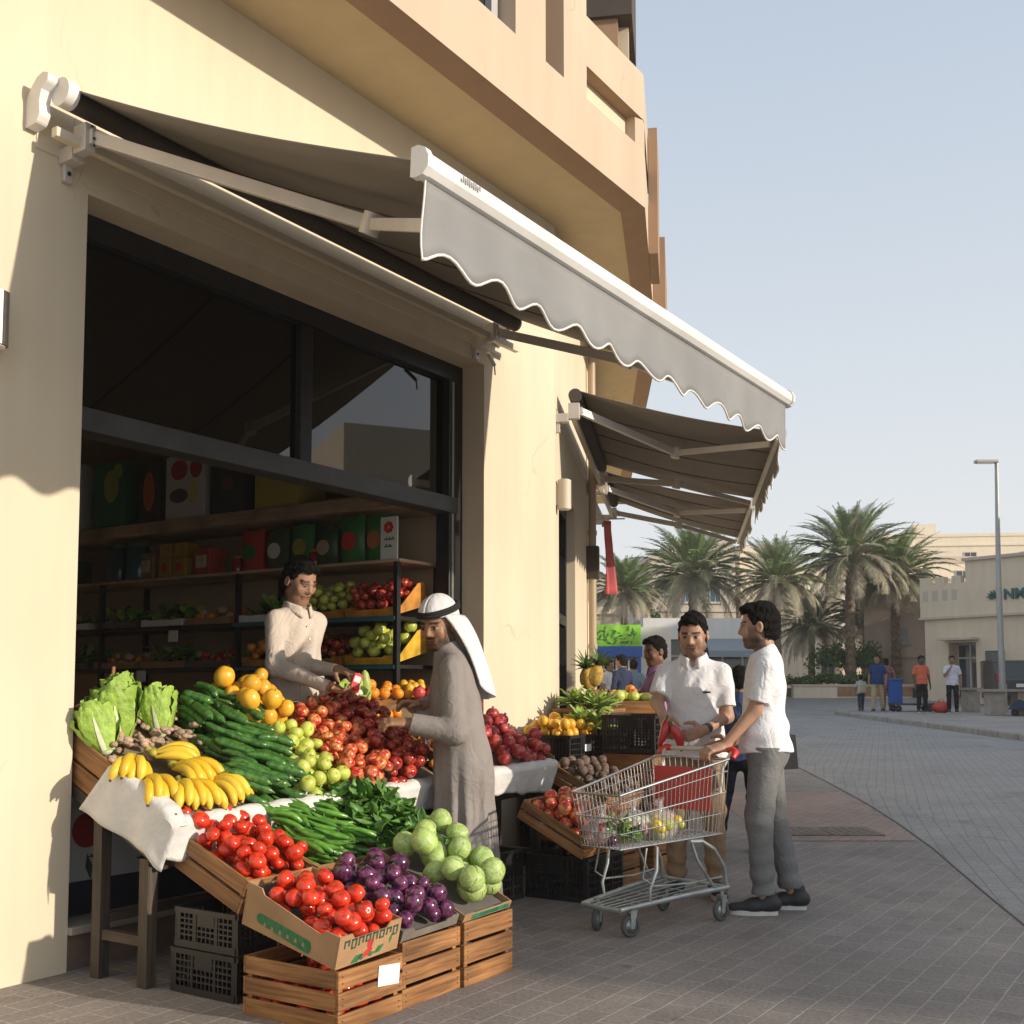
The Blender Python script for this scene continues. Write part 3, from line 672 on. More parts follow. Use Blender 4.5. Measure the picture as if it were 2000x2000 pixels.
def veins(m, col, sc, w_):
    N = m.node_tree.nodes; L = m.node_tree.links; p = N['Principled BSDF']; old = p.inputs['Base Color'].links[0].from_socket
    src = [n for n in N if n.type == 'VECT_MATH'][0].outputs[0]
    nz = N.new('ShaderNodeTexNoise'); nz.inputs['Scale'].default_value = 1.4; L.new(src, nz.inputs['Vector'])
    wp = N.new('ShaderNodeVectorMath'); wp.operation = 'MULTIPLY_ADD'; wp.inputs[1].default_value = (.9,.9,.9); L.new(nz.outputs['Color'], wp.inputs[0]); L.new(src, wp.inputs[2])
    fac = None
    for s, q in ((sc, w_), (sc*2.6, w_*1.1)):
        v = N.new('ShaderNodeTexVoronoi'); v.feature = 'DISTANCE_TO_EDGE'; v.inputs['Scale'].default_value = s; L.new(wp.outputs[0], v.inputs['Vector'])
        r = N.new('ShaderNodeMapRange'); r.inputs['From Min'].default_value = 0; r.inputs['From Max'].default_value = q; r.inputs['To Min'].default_value = .85 if s == sc else .45; r.inputs['To Max'].default_value = 0; L.new(v.outputs['Distance'], r.inputs['Value'])
        if fac is None: fac = r.outputs['Result']
        else:
            mx = N.new('ShaderNodeMath'); mx.operation = 'MAXIMUM'; L.new(fac, mx.inputs[0]); L.new(r.outputs['Result'], mx.inputs[1]); fac = mx.outputs[0]
    mx = N.new('ShaderNodeMix'); mx.data_type = 'RGBA'; mx.inputs[7].default_value = (*col,1); L.new(fac, mx.inputs[0]); L.new(old, mx.inputs[6]); L.new(mx.outputs[2], p.inputs['Base Color'])
veins(M_CAB, (.52,.62,.30), 1.15, .09)
M_CUC = blend_mat('cucumber_skin', (.030,.105,.017), (.075,.19,.034), 9, .30, .18, coat=.25, bump=.2)
M_CHILI = blend_mat('green_chilli_skin', (.07,.22,.020), (.13,.31,.035), 6, .28, .16, coat=.3)
M_BAN = blend_mat('banana_skin', (.74,.47,.020), (.80,.57,.055), 7, .45, .07)
M_GING = blend_mat('ginger_skin', (.42,.28,.19), (.55,.38,.28), 4, .8, .18, bump=.5)
M_POM = blend_mat('pomegranate_skin', (.38,.022,.040), (.55,.11,.075), 1.6, .4, .16)
M_BEET = blend_mat('beet_skin', (.11,.07,.055), (.20,.14,.10), 3, .85, .2, bump=.4)
M_SPIN = mat('spinach_leaf', (.115,.27,.045), .5, var=.45, vs=9, rnd=.15, bump=.15, bs=50)
M_LETL = mat('lettuce_leaf', (.30,.46,.07), .55, var=.22, vs=16, rnd=.08, bump=.4, bs=45)
M_LETW = mat('lettuce_rib', (.66,.70,.47), .5, var=.08, vs=20)

def fruit_mesh(kind, seed=0):
    r = random.Random(kind+str(seed)); b = MB()
    ph = r.uniform(0,6)
    if kind == 'tomato':
        lob = lambda d, th, p: 1+.025*math.cos(5*p+ph)*math.sin(th)**2 - .16*math.exp(-(th/.32)**2)
        b.sphere((0,0,0), (1,1,.86), 18, 12, 0, fn=lob)
        for k in range(5):
            a = k*1.257+ph; b.add([(.03*math.cos(a+1.5),.03*math.sin(a+1.5),.76),(.2*math.cos(a),.2*math.sin(a),.83),(.42*math.cos(a+.15),.42*math.sin(a+.15),.82),(-.03*math.cos(a+1.5),-.03*math.sin(a+1.5),.78)], [(0,1,2,3)], mi=1)
        b.tube([(0,0,.74),(.02,.02,.90)], .04, 5, mi=1)
        return b.mesh('tomato', [M_TOM, M_CALYX])
    if kind in ('red_apple','dark_apple','green_apple','pomegranate','eggplant','cabbage','melon','orange','beet'):
        sx, sz, dip, mats = {'red_apple':(1,.93,.28,[M_RED,M_STEM]),'dark_apple':(1,.95,.25,[M_DKRED,M_STEM]),'green_apple':(1,.94,.26,[M_LIME,M_STEM]),
            'pomegranate':(1,.95,.05,[M_POM,M_POM]),'eggplant':(1,.98,.05,[M_EGG,M_CALYX]),'cabbage':(1,.93,.02,[M_CAB,M_CAB]),'melon':(.95,1.08,.06,[M_MANGO,M_STEM]),'orange':(1,.96,.06,[M_ORANGE,M_STEM]),'beet':(1,.92,.05,[M_BEET,M_STEM])}[kind]
        def f(d, th, p):
            k = 1-dip*math.exp(-(th/.30)**2)-dip*.6*math.exp(-((math.pi-th)/.25)**2)+.02*math.cos(2*p+ph)+.015*math.cos(5*p+ph*2)*math.sin(th)
            if kind == 'cabbage': k += .018*math.sin(9*p+3*math.sin(th*3+ph))*math.sin(th)
            if kind.endswith('apple'): k += .05*math.cos(th)*math.sin(th)
            return k
        b.sphere((0,0,0), (sx,sx,sz), 18, 12, 0, fn=f)
        if kind.endswith('apple') or kind in ('melon','orange','beet'): b.tube([(0,0,sz*(1-dip)*.96),(.04,.03,sz*(1-dip)+.22)], .035, 5, mi=1)
        if kind == 'pomegranate':
            b.lathe([(.13,.88),(.15,1.02),(.22,1.16)], 8, 1)
        if kind == 'eggplant':
            for k in range(5):
                a = k*1.257+ph; b.add([(.05*math.cos(a+1.5),.05*math.sin(a+1.5),.96),(.2*math.cos(a),.2*math.sin(a),.98),(.42*math.cos(a+.1),.42*math.sin(a+.1),.91),(-.05*math.cos(a+1.5),-.05*math.sin(a+1.5),.96)], [(0,1,2,3)], mi=1)
            b.tube([(0,0,.9),(.03,0,1.12)], .09, 6, mi=1)
        if kind == 'cabbage':   # wrapping outer leaves with raised veins
            for k in range(4):
                a0 = k*1.57+ph; 
                def leaf(u, v):
                    th = .18+1.75*v; w = (u-.5)*2*(1.0*math.sin(min(1,v*1.25+.15)*math.pi*.62)); p = a0+w/max(.35,math.sin(th))*.62
                    rr = 1.012+.02*k/4+.012*math.cos(u*30)*v+.03*max(0,v-.85)
                    return (rr*math.sin(th)*math.cos(p), rr*math.sin(th)*math.sin(p), -rr*.93*math.cos(th))
                b.grid(leaf, 10, 8, 1)
        return b.mesh(kind, mats)
    if kind in ('cucumber','long_cucumber'):
        L_ = 1; n = 12; bend = r.uniform(-.08,.08); pts = []; rad = []
        for i in range(n+1):
            x = i/n-.5; pts.append((bend*(1-4*x*x), x, 0)); e = min(i, n-i)/n
            rad.append(.082*min(1, (.25+e*7)**.5)*(1-.12*(x+.5))*(1+.03*r.uniform(-1,1)) if 0 < i < n else .03)
        b.tube(pts, rad, 12, True, 0); b.tube([(0,-.5,0),(0,-.55,.01)], .02, 5, mi=1)
        return b.mesh('cucumber', [M_CUC, M_CHILI])
    if kind == 'chilli':
        n = 10; pts = []; rad = []; a, c = r.uniform(-.10,.10), r.uniform(-.06,.06)
        for i in range(n+1):
            x = i/n-.5; pts.append((a*(1-4*x*x), x, c*(1-4*x*x))); rad.append(.062*(1-(i/n)**3)**.7*(.55+.45*min(1,i*1.2/n*4))+.006)
        b.tube(pts, rad, 8, True, 0); b.tube([(0,-.5,0),(.01,-.58,.01),(.03,-.66,.02)], [.035,.016,.014], 5, mi=1)
        return b.mesh('chilli', [M_CHILI, M_CALYX])
    if kind == 'ginger':
        for k in range(r.randint(4,6)):
            c = (r.uniform(-.6,.6), r.uniform(-.3,.3), r.uniform(-.15,.15)); s = r.uniform(.28,.45)
            b.sphere(c, (s*r.uniform(1,1.5), s, s*.85), 9, 7, 0, M=Matrix.Rotation(r.uniform(-1,1),4,'Z'), fn=lambda d,th,p: 1+.1*math.sin(th*7)+.05*math.sin(p*3))
        return b.mesh('ginger_root', [M_GING])
KM = {}
def fm(kind):
    if kind not in KM: KM[kind] = [fruit_mesh(kind, s) for s in range(4 if kind not in ('cabbage',) else 5)]
    return R.choice(KM[kind])

class Heap:
    """drops round or long items one by one into the lowest free spot of a tray region"""
    def __init__(s, frame, inside, base):
        s.F = frame; s.inside = inside; s.base = base; s.C = np.zeros((0,4))
    def rest(s, offs, rs, x, y):
        z = -9
        for (ox, oy), r in zip(offs, rs):
            z = max(z, s.base(x+ox, y+oy)+r)
            if len(s.C):
                d2 = (s.C[:,0]-x-ox)**2+(s.C[:,1]-y-oy)**2; rr = (s.C[:,3]+r)**2*.94
                m = d2 < rr
                if m.any(): z = max(z, (s.C[m,2]+np.sqrt(rr[m]-d2[m])).max())
        return z
    def put(s, kind, r, n, bbox, label, group, name=None, tries=14, upright=.6, length=None, yaw=0, yawj=.25, pitch=0.0, zmax=None, rj=.15, cat=None):
        made = 0
        for _ in range(n):
            best = None; rr = r*(1+R.uniform(-rj,rj)); L_ = length*(1+R.uniform(-.12,.12)) if length else 0
            for _ in range(tries):
                x, y = R.uniform(bbox[0],bbox[2]), R.uniform(bbox[1],bbox[3])
                if not s.inside(x, y): continue
                ya = yaw+R.gauss(0, yawj)
                if L_:
                    dx, dy = -math.sin(ya), math.cos(ya); q = [(k*L_*.21*dx, k*L_*.21*dy) for k in (-2,-1,0,1,2)]
                    if not all(s.inside(x+a, y+c) for a, c in (q[0],q[-1])): continue
                else: q = [(0,0)]
                z = s.rest(q, [rr]*len(q), x, y)
                if zmax and z > zmax: continue
                if best is None or z < best[0]: best = (z, x, y, ya, q)
            if best is None: continue
            z, x, y, ya, q = best
            s.C = np.vstack([s.C, [[x+a, y+c, z, rr] for a, c in q]])
            o = bpy.data.objects.new(name or kind, fm(kind)); COL.objects.link(o)
            if L_: Mx = Matrix.Rotation(ya,4,'Z') @ Matrix.Rotation(R.uniform(0,6.28),4,'Y') @ Matrix.Diagonal((rr/.075 if kind=='cucumber' else rr/.06, L_, rr/.075 if kind=='cucumber' else rr/.06, 1))
            else:
                ax = V((R.gauss(0,1), R.gauss(0,1), 0)); 
                Mx = Matrix.Rotation(R.gauss(0, upright), 4, ax.normalized() if ax.length else V((1,0,0))) @ Matrix.Rotation(R.uniform(0,6.28),4,'Z') @ Matrix.Diagonal((rr*R.uniform(.95,1.03),rr*R.uniform(.95,1.03),rr*R.uniform(.90,1.04),1))
            o.matrix_world = s.F @ Matrix.Translation((x,y,z)) @ Mx
            tag(o, label, cat or (name or kind).replace('_',' '), group); made += 1
        return made

# ------------------------------------------------------------------ crates
def slat_crate(M, label, w, d, h, planks, m=M_WOOD, group='wooden crates', th=.012, gap=.014, open_front=0.0, liner=None, name='wooden_crate'):
    """x 0..w, y 0 (front)..d, z 0..h"""
    t = thing(name, label, 'crate', M, group)
    ph = (h-gap*(planks-1))/planks
    def wall(nm, fn):
        b = MB()
        for k in range(planks):
            z0 = k*(ph+gap)+R.uniform(-.0015,.0015); fn(b, max(0,z0), z0+ph)
        b.build(nm, m, t, bevel=.0025)
    wall('front_panel', lambda b, a, c: b.box((-.001,-.001,a), (w+.001,th,c)))
    wall('back_panel', lambda b, a, c: b.box((0,d-th,a), (w,d,c)))
    wall('side_panel', lambda b, a, c: b.box((0,th+.001,a), (th,d-th-.001,c)))
    wall('side_panel', lambda b, a, c: b.box((w-th,th+.001,a), (w,d-th-.001,c)))
    for x in (th+.001, w-th-.026):
        for y in (th+.001, d-th-.026):
            b = MB(); b.box((x,y,.002), (x+.025,y+.025,h-.006)); b.build('corner_post', m, t)
    b = MB(); b.box((th+.001,th+.001,.001), (w-th-.001,d-th-.001,.010)); b.build('base', m, t)
    if liner is not None:
        b = MB(); zl = liner; b.box((th+.003,th+.003,.012), (w-th-.003,d-th-.003,zl)); b.build('liner', M_CARDIN, t)
    # nail heads
    b = MB()
    for k in range(planks):
        z = k*(ph+gap)+ph/2
        for x in (.022, w-.022): b.tube([(x,-.0012,z+.012),(x,-.0025,z+.012)], .003, 6); b.tube([(x,-.0012,z-.012),(x,-.0025,z-.012)], .003, 6)
    b.build('nails', M_FRAME, t)
    return t

def plastic_crate(M, label, w, d, h, group='black plastic crates', label_card=False):
    t = thing('plastic_crate', label, 'crate', M, group)
    def wall(nm, L_, P):
        b = MB(); q = .010
        def bx(x0, x1, z0, z1, dp=0): b.box((x0,-dp,z0), (x1,q,z1), M=P)
        bx(0,L_,h-.022,h,.006); bx(0,L_,0,.030,.004)
        bx(0,.022,.030,h-.022); bx(L_-.022,L_,.030,h-.022)
        nb = max(6, round(L_/.030))
        for k in range(1, nb): x = .022+(L_-.044)*k/nb; bx(x-.0035,x+.0035,.030,h-.022) if not (abs(x-L_/2) < .06 and False) else None
        for k in range(1, 5): z = .03+(h-.052)*k/5; b.box((.022,-.001,z-.004), (L_-.022,q-.002,z+.004), M=P)
        bx(L_*.36,L_*.64,h*.62,h-.022,.002); bx(L_*.30,L_*.34,.03,h-.022,.003); bx(L_*.66,L_*.70,.03,h-.022,.003)
        b.build(nm, M_BLACKP, t)
    I = Matrix.Identity(4)
    wall('front_panel', w, I)
    wall('back_panel', w, Matrix.Translation((w,d,0)) @ Matrix.Rotation(math.pi,4,'Z'))
    wall('side_panel', d-.022, Matrix.Translation((0,d-.011,0)) @ Matrix.Rotation(-math.pi/2,4,'Z'))
    wall('side_panel', d-.022, Matrix.Translation((w,.011,0)) @ Matrix.Rotation(math.pi/2,4,'Z'))
    b = MB(); b.box((.011,.011,.004), (w-.011,d-.011,.012)); b.build('base', M_BLACKP, t)
    if label_card:
        b = MB(); b.box((w*.40,-.010,h*.52), (w*.58,-.007,h*.72)); b.build('price_card', M_PAPER, t)
    return t

def tray_box(M, label, w, d, hf, hb, m, mi_in, name='cardboard_box', corner=.03, wall=.006):
    """cardboard tray: walls with raised corners; hf front height, hb back height"""
    t = thing(name, label, 'box', M, 'cardboard trays')
    def panel(nm, L_, ha, hb_, P):
        c = min(.07, L_*.2)
        poly = [(0,0),(L_,0),(L_,hb_+corner),(L_-c,hb_+corner),(L_-c-.018,hb_),(c+.018,ha),(c,ha+corner),(0,ha+corner)]
        b = MB(); b.prism(poly, -wall, 0, M=P @ Matrix.Rotation(math.pi/2,4,'X'), mi=0, mi_bot=0, mi_top=0); return b.build(nm, m, t)
    f = panel('front_panel', w, hf, hf, Matrix.Translation((0,0,0)))
    k = panel('back_panel', w, hb, hb, Matrix.Translation((0,d-wall,0)))
    s = panel('side_panel', d-2*wall-.002, hf, hb, Matrix.Translation((wall,wall+.001,0)) @ Matrix.Rotation(math.pi/2,4,'Z'))
    s2 = panel('side_panel', d-2*wall-.002, hf, hb, Matrix.Translation((w,wall+.001,0)) @ Matrix.Rotation(math.pi/2,4,'Z'))
    b = MB(); b.box((wall+.001,wall+.001,0), (w-wall-.001,d-wall-.001,.006)); b.box((wall+.002,d-wall-.004,.008),(w-wall-.002,d-wall-.002,hb-.004)); b.build('lining', mi_in, t)
    return t, f, s

def mound(nm, parent, fn, x0, y0, x1, y1, m):
    b = MB(); b.grid(lambda u, v: (x0+(x1-x0)*u, y0+(y1-y0)*v, fn(x0+(x1-x0)*u, y0+(y1-y0)*v)-.004), 14, 10); return b.build(nm, m, parent)

def slope_frame(t, u, z, ang, roll=.0, flat=True):
    X = (D1+Z*roll).normalized(); Y = (-N1*math.cos(ang)+Z*math.sin(ang)); Y = (Y-X*X.dot(Y)).normalized(); return basis(X, Y, X.cross(Y), F1(t,u,z))

# ------------------------------------------------------------------ the sloping display stand
ST = slope_frame(.03,.61,.555, math.radians(24.7), .0275)
stand = thing('display_stand', 'dark sloping produce stand on square legs in front of the opening', 'stand', A1)
def zr(t, u): return .555+.0275*t+(.61-u)*.46
T_ = A1.inverted() @ ST
for x0 in (0, 1.03, 2.06, 3.17):
    b = MB(); b.box((x0,.0,-.058), (x0+.045,.98,-.004), M=T_); b.build('slope_rail', M_DKWOOD, stand, bevel=.003)
b = MB(); b.box((.05,.0,-.05), (3.17,.04,-.006), M=T_); b.build('front_rail', M_DKWOOD, stand, bevel=.003)
b = MB(); b.box((.05,.94,-.05), (3.17,.98,-.006), M=T_); b.build('back_rail', M_DKWOOD, stand, bevel=.003)
for t in (.035, 1.065, 2.095, 3.205):
    for u in (.508, .19):
        b = MB(); b.box((t-.03,-u-.03,0), (t+.025,-u+.03,zr(t,u)-.055)); b.build('leg', M_DKWOOD, stand, bevel=.003)
    b = MB(); b.box((t-.02,-.478,.17), (t+.015,-.22,.215)); b.build('cross_bar', M_DKWOOD, stand, bevel=.003)
b = MB(); b.box((.06,-.225,.24), (3.19,-.195,.28)); b.build('stretcher', M_DKWOOD, stand, bevel=.003)

TY = .96
def tray(x0, x1, label, m=M_WOOD):
    t = thing('display_tray', label, 'tray', ST @ Matrix.Translation((x0,0,0)), 'wooden display trays on the stand')
    w_ = x1-x0
    for x in (0, w_-.016):
        b = MB(); b.box((x,.017,.003), (x+.015,TY-.017,.095)); b.box((x,.017,.108), (x+.015,TY-.017,.205)); b.build('side_panel', m, t, bevel=.003)
    b = MB(); b.box((0,0,.003), (w_-.001,.016,.165)); b.build('front_panel', m, t, bevel=.003)
    b = MB(); b.box((0,TY-.016,.003), (w_-.001,TY,.215)); b.build('back_panel', m, t, bevel=.003)
    b = MB(); b.box((.016,.017,.0), (w_-.017,TY-.017,.012)); b.build('base', m, t)
    return t
tr1 = tray(0, 1.08, 'wooden display tray of lettuce, ginger, bananas and cucumbers at the pillar end')
tr2 = tray(1.085, 2.13, 'wooden display tray of apples, green apples and yellow melons in the middle of the stand')
tr3 = tray(2.135, 3.16, 'wooden display tray with pomegranates behind the robed shopper')
def basez(x, y): return .125 + .035*math.sin(x*5.1)+.02*math.sin(y*7+x*3) + .05*max(0, y-.5)
for t, x0, x1 in ((tr1,0,1.08),(tr2,1.085,2.13),(tr3,2.135,3.16)):
    mound('packing', t, lambda x, y, x0=x0: basez(x+x0, y), .018, .018, x1-x0-.018, TY-.018, mat('packing_paper', (.22,.16,.10), .9, var=.2, vs=12))
b = MB()
for a, c in ((.80,.93),(1.13,1.50)):
    b.box((0,-.003,.13), (.62 if a < 1 else .1,.003,.215), M=Matrix.Translation((a,.02,0)) @ Matrix.Rotation(math.atan2(.60,.28),4,'Z'))
b.box((.98,.62,.14), (1.30,.626,.235))
b.build('divider', M_PAPER, tr2, Matrix.Translation((-1.085,0,0)))

SK = .40
def zone(xl, xr, y0, y1, sk=SK): return lambda x, y: xl+sk*y <= x <= xr+sk*y and y0 <= y <= y1 and .03 < x < 3.13
hp = Heap(ST, zone(1.115,1.42,.045,.86), basez)
hp.put('red_apple', .037, 130, (1.0,.03,1.9,.9), 'red and yellow apple heaped on the stand beside the green apples', 'red apples on the stand', zmax=.30)
hp.inside = zone(1.43,1.76,.045,.90)
hp.put('dark_apple', .036, 150, (1.3,.03,2.25,.95), 'dark red apple heaped on the stand in front of the robed shopper', 'dark red apples on the stand', zmax=.33)
hp.inside = zone(.77,1.10,.04,.60)
hp.put('green_apple', .038, 80, (.7,.03,1.5,.65), 'shiny yellow green apple on the stand next to the cucumbers', 'green apples on the stand', zmax=.30)
hp.inside = zone(.64,.98,.62,.98, .33)
hp.put('melon', .050, 46, (.8,.6,1.5,1.0), 'round yellow melon piled at the back of the stand', 'yellow melons on the stand', zmax=.42)
hp.inside = lambda x, y: 1.80+.2*y < x < 2.25+.2*y and .2 < y < .62
hp.put('cucumber', .024, 10, (1.8,.2,2.35,.65), 'long dark purple eggplant lying among the dark apples', 'long eggplants on the stand', name='long_eggplant', length=.20, yaw=-.9, yawj=.3, zmax=.3)
for o in [o for o in bpy.data.objects if o.name.startswith('long_eggplant')]:
    if 'EGGL' not in KM:
        me = o.data.copy(); me.materials[0] = mat('long_eggplant_skin', (.045,.012,.022), .25, coat=.3); KM['EGGL'] = me
    o.data = KM['EGGL']
hp.inside = lambda x, y: 2.08 < x < 2.60 and .05 < y < .90
hp.put('orange', .034, 60, (2.1,.05,2.6,.9), 'small orange heaped on the stand behind the robed shopper', 'oranges on the stand', zmax=.30)
hp.inside = lambda x, y: 2.60 < x < 3.11 and .05 < y < .92
hp.put('pomegranate', .046, 70, (2.6,.05,3.1,.9), 'crimson pomegranate heaped at the pillar end of the cloth', 'pomegranates on the stand', zmax=.38)
hc = Heap(ST, lambda x, y: (.38+.33*y-.02 < x < .82+.38*y) and (x > .56 or y < .62) and .03 < y < .99 and not (x < .50 and y < .60 and x < .42), basez)
hc.put('cucumber', .0195, 90, (.35,.03,1.15,.58), 'smooth green cucumber lying on the stand between bananas and green apples', 'cucumbers on the stand', length=.21, yaw=.62, yawj=.22, zmax=.32)
hc.put('cucumber', .023, 52, (.5,.56,1.15,.98), 'thick dark green cucumber piled behind the bananas', 'thick cucumbers on the stand', name='thick_cucumber', length=.17, yaw=.25, yawj=.4, zmax=.36, cat='cucumber')

# ginger, lettuce, bananas
hg = Heap(ST, lambda x, y: .03 < x < .62 and .56 < y < .86, basez)
hg.put('ginger', .040, 85, (.03,.56,.62,.84), 'knobbly pale ginger root heaped below the lettuce heads', 'ginger roots on the stand', name='ginger_root', zmax=.27, upright=.4)
def lettuce(M, label, s):
    t = thing('lettuce', label, 'lettuce', M, 'lettuce heads on the stand'); r = random.Random(s)
    rib = MB(); lf = MB()
    for k in range(15):
        ring = k/15; a = k*2.4+r.uniform(-.3,.3); tilt = .10+.42*ring; L_ = (.34-.06*ring)*r.uniform(.92,1.06); w_ = .060+.028*ring
        B = Matrix.Rotation(a,4,'Z')
        ph = r.uniform(0,6)
        def leaf(u, v):
            q = (u-.5)*2; wid = w_*(.38+.75*math.sin(min(1,v*.9+.12)*math.pi*.75)**1.0)*(1 if v < .9 else .8)
            out = .018+.042*ring+ L_*v*math.sin(tilt)*(1-.35*v) - .05*q*q*(1-.3*v)*w_/.1
            fr = (.012*math.sin(q*11+ph)+.010*math.sin(v*23+q*5+ph))*v*(.25+abs(q))
            return (out+fr, q*wid, L_*v*math.cos(tilt*.7)-.02*q*q*v)
        lf.grid(leaf, 10, 12, 0, M=B)
        rib.grid(lambda u, v: tuple(V(leaf(.5+(u-.5)*.26*(1-v*.85), v*.66))+V((.0045,0,0))), 4, 6, 0, M=B)
    rib.sphere((0,0,.015), (.045,.045,.03), 10, 6)
    lf.build('leaves', M_LETL, t); rib.build('stalk', M_LETW, t); return t
def lie(x, y, h, yaw, elev, s=1.0):
    """base of the head toward the front, head leaning up the slope"""
    return ST @ Matrix.Translation((x,y,h)) @ Matrix.Rotation(yaw,4,'Z') @ Matrix.Rotation(-elev,4,'X') @ Matrix.Scale(s,4)
lettuce(lie(.20,.70,.20,.20,.55,.92), 'largest lettuce head, standing tallest against the pillar', 1)
lettuce(lie(.07,.62,.19,.05,.85,.80), 'lettuce head lying lowest, beside the pillar edge above the ginger', 2)
lettuce(lie(.47,.74,.19,-.1,.75,.78), 'leafy lettuce head between the ginger and the cucumbers', 3)
lettuce(lie(.33,.86,.19,.1,.5,.80), 'lettuce head half hidden behind the tallest one', 4)
def banana_bunch(M, label, n, seed):
    t = thing('banana_bunch', label, 'bananas', M, 'banana bunches on the stand'); r = random.Random(seed)
    for k in range(n):
        fan = (k-(n-1)/2)*.30+r.uniform(-.05,.05); lay = (k % 2)*.018
        pts = []; rad = []
        for i in range(11):
            a = i/10; w_ = a*1.15
            x = .17*math.sin(w_)*1.0; z = .045*math.sin(a*math.pi)+.01
            rr = .0185*min(1, .30+a*3.2)*min(1, (1.02-a)*6)**.6
            lx = .015+x*1.05; ly = fan*.42*lx + fan*.018
            pts.append((ly*1.15, -lx, z+lay)); rad.append(max(.005, rr))
        b = MB(); b.tube(pts, rad, 7, True, 0)
        e = V(pts[-1]); b.tube([e, e+V((0,-.006,-.003))], .0052, 6, mi=1)
        b.build('banana', [M_BAN, M_STEM], t)
    b = MB(); b.sphere((0,.0,.02), (.03,.022,.018), 8, 6); b.tube([(0,0,.02),(0,.03,.03)], .014, 7); b.build('crown', mat('banana_crown', (.36,.30,.05), .7, var=.3, vs=40), t)
    return t
def bb(x, y, h, yaw, tilt=0, s=1.22): return ST @ Matrix.Translation((x,y,h)) @ Matrix.Rotation(yaw,4,'Z') @ Matrix.Rotation(tilt,4,'X') @ Matrix.Scale(s,4)
banana_bunch(bb(.22,.26,.175,-.20), 'front bunch of ripe bananas fanned toward the cloth corner', 7, 1)
banana_bunch(bb(.38,.27,.175,.30), 'bunch of ripe bananas fanned toward the cucumbers', 6, 2)
banana_bunch(bb(.12,.50,.18,-.65), 'bunch of bananas nearest the tray side, curving outward', 5, 3)
banana_bunch(bb(.25,.53,.20,.95,.1), 'bunch of bananas lying crosswise on top below the ginger', 5, 4)
banana_bunch(bb(.10,.34,.17,-.30), 'bunch of bananas low against the tray side', 5, 5)
banana_bunch(bb(.30,.42,.185,.15), 'bunch of bananas in the middle of the banana pile', 6, 6)

# white cloth over the front edge
def cloth():
    t = MB(); rr = random.Random(5)
    def hang(x): return .150+.045*math.sin(x*1.3+.3)*.4+(.05 if x > 2.6 else 0)*min(1,(x-2.6)/.3 if x > 2.6 else 0)+.008*math.sin(x*23)
    def front(u, v):
        x = -.036+3.206*u
        if v < .28: k = v/.28; return (x, .055-.075*k, .172+.010*math.sin(k*math.pi)+.004*math.sin(x*31))
        k = (v-.28)/.72; h = hang(x)
        return (x, -.020-.012*k*(1+.6*math.sin(x*17)+.5*math.sin(x*41))-.01*k, .170-h*k)
    t.grid(front, 150, 14)
    def side(u, v):
        y = .50*u-.038
        hgt = .212-.042*max(0,min(1,(.05-y)/.06)); dr = .20+.06*u
        if v < .2: k = v/.2; return (.045-.070*k, y, hgt+.006)
        k = (v-.2)/.8
        return (-.028-.012*k*(1+.8*math.sin(y*26))-.01*k, y+.10*k*u-.01*k, hgt-dr*k)
    t.grid(side, 26, 14, flip=True)
    o = t.build('white_cloth', M_CLOTHW, None, ST); so_ = o.modifiers.new('s','SOLIDIFY'); so_.thickness = .003
    return o
o = cloth(); o.matrix_world = ST; tag(o, 'long white cloth draped over the front edge of the produce stand', 'cloth')

# ------------------------------------------------------------------ middle row: three tilted wooden crates
MR = slope_frame(.10,.99,.346, math.radians(22.5), .012)
mid = [(0,.405,'tilted wooden crate of red tomatoes in the middle row, propped on black crates'),
       (.412,.45,'tilted wooden crate of green chillies between tomatoes and spinach'),
       (.868,.46,'tilted wooden crate heaped with spinach beside the robed shopper')]
for x0, w_, lb in mid:
    slat_crate(MR @ Matrix.Translation((x0,0,0)), lb, w_, .56, .155, 2, M_WOOD2 if x0 else M_WOOD2, liner=.05, group='tilted crates of the middle row')
def mbase(x, y): return .075+.0*x
h1 = Heap(MR, lambda x, y: .042 < x < .366 and .042 < y < .515, lambda x, y: .055+.055*math.exp(-((x-.2)/.13)**2-((y-.34)/.20)**2))
h1.put('tomato', .0365, 110, (.04,.04,.37,.52), 'glossy red tomato heaped in the tilted wooden crate of the middle row', 'tomatoes in the tilted wooden crate', zmax=.235, upright=1.0)
h2 = Heap(MR, lambda x, y: .435 < x < .845 and .03 < y < .53, lambda x, y: .09+.05*math.exp(-((x-.62)/.16)**2-((y-.32)/.2)**2))
h2.put('chilli', .0125, 150, (.44,.03,.84,.53), 'long green chilli in the crate between tomatoes and spinach', 'green chillies', length=.155, yaw=.50, yawj=.22, zmax=.24)
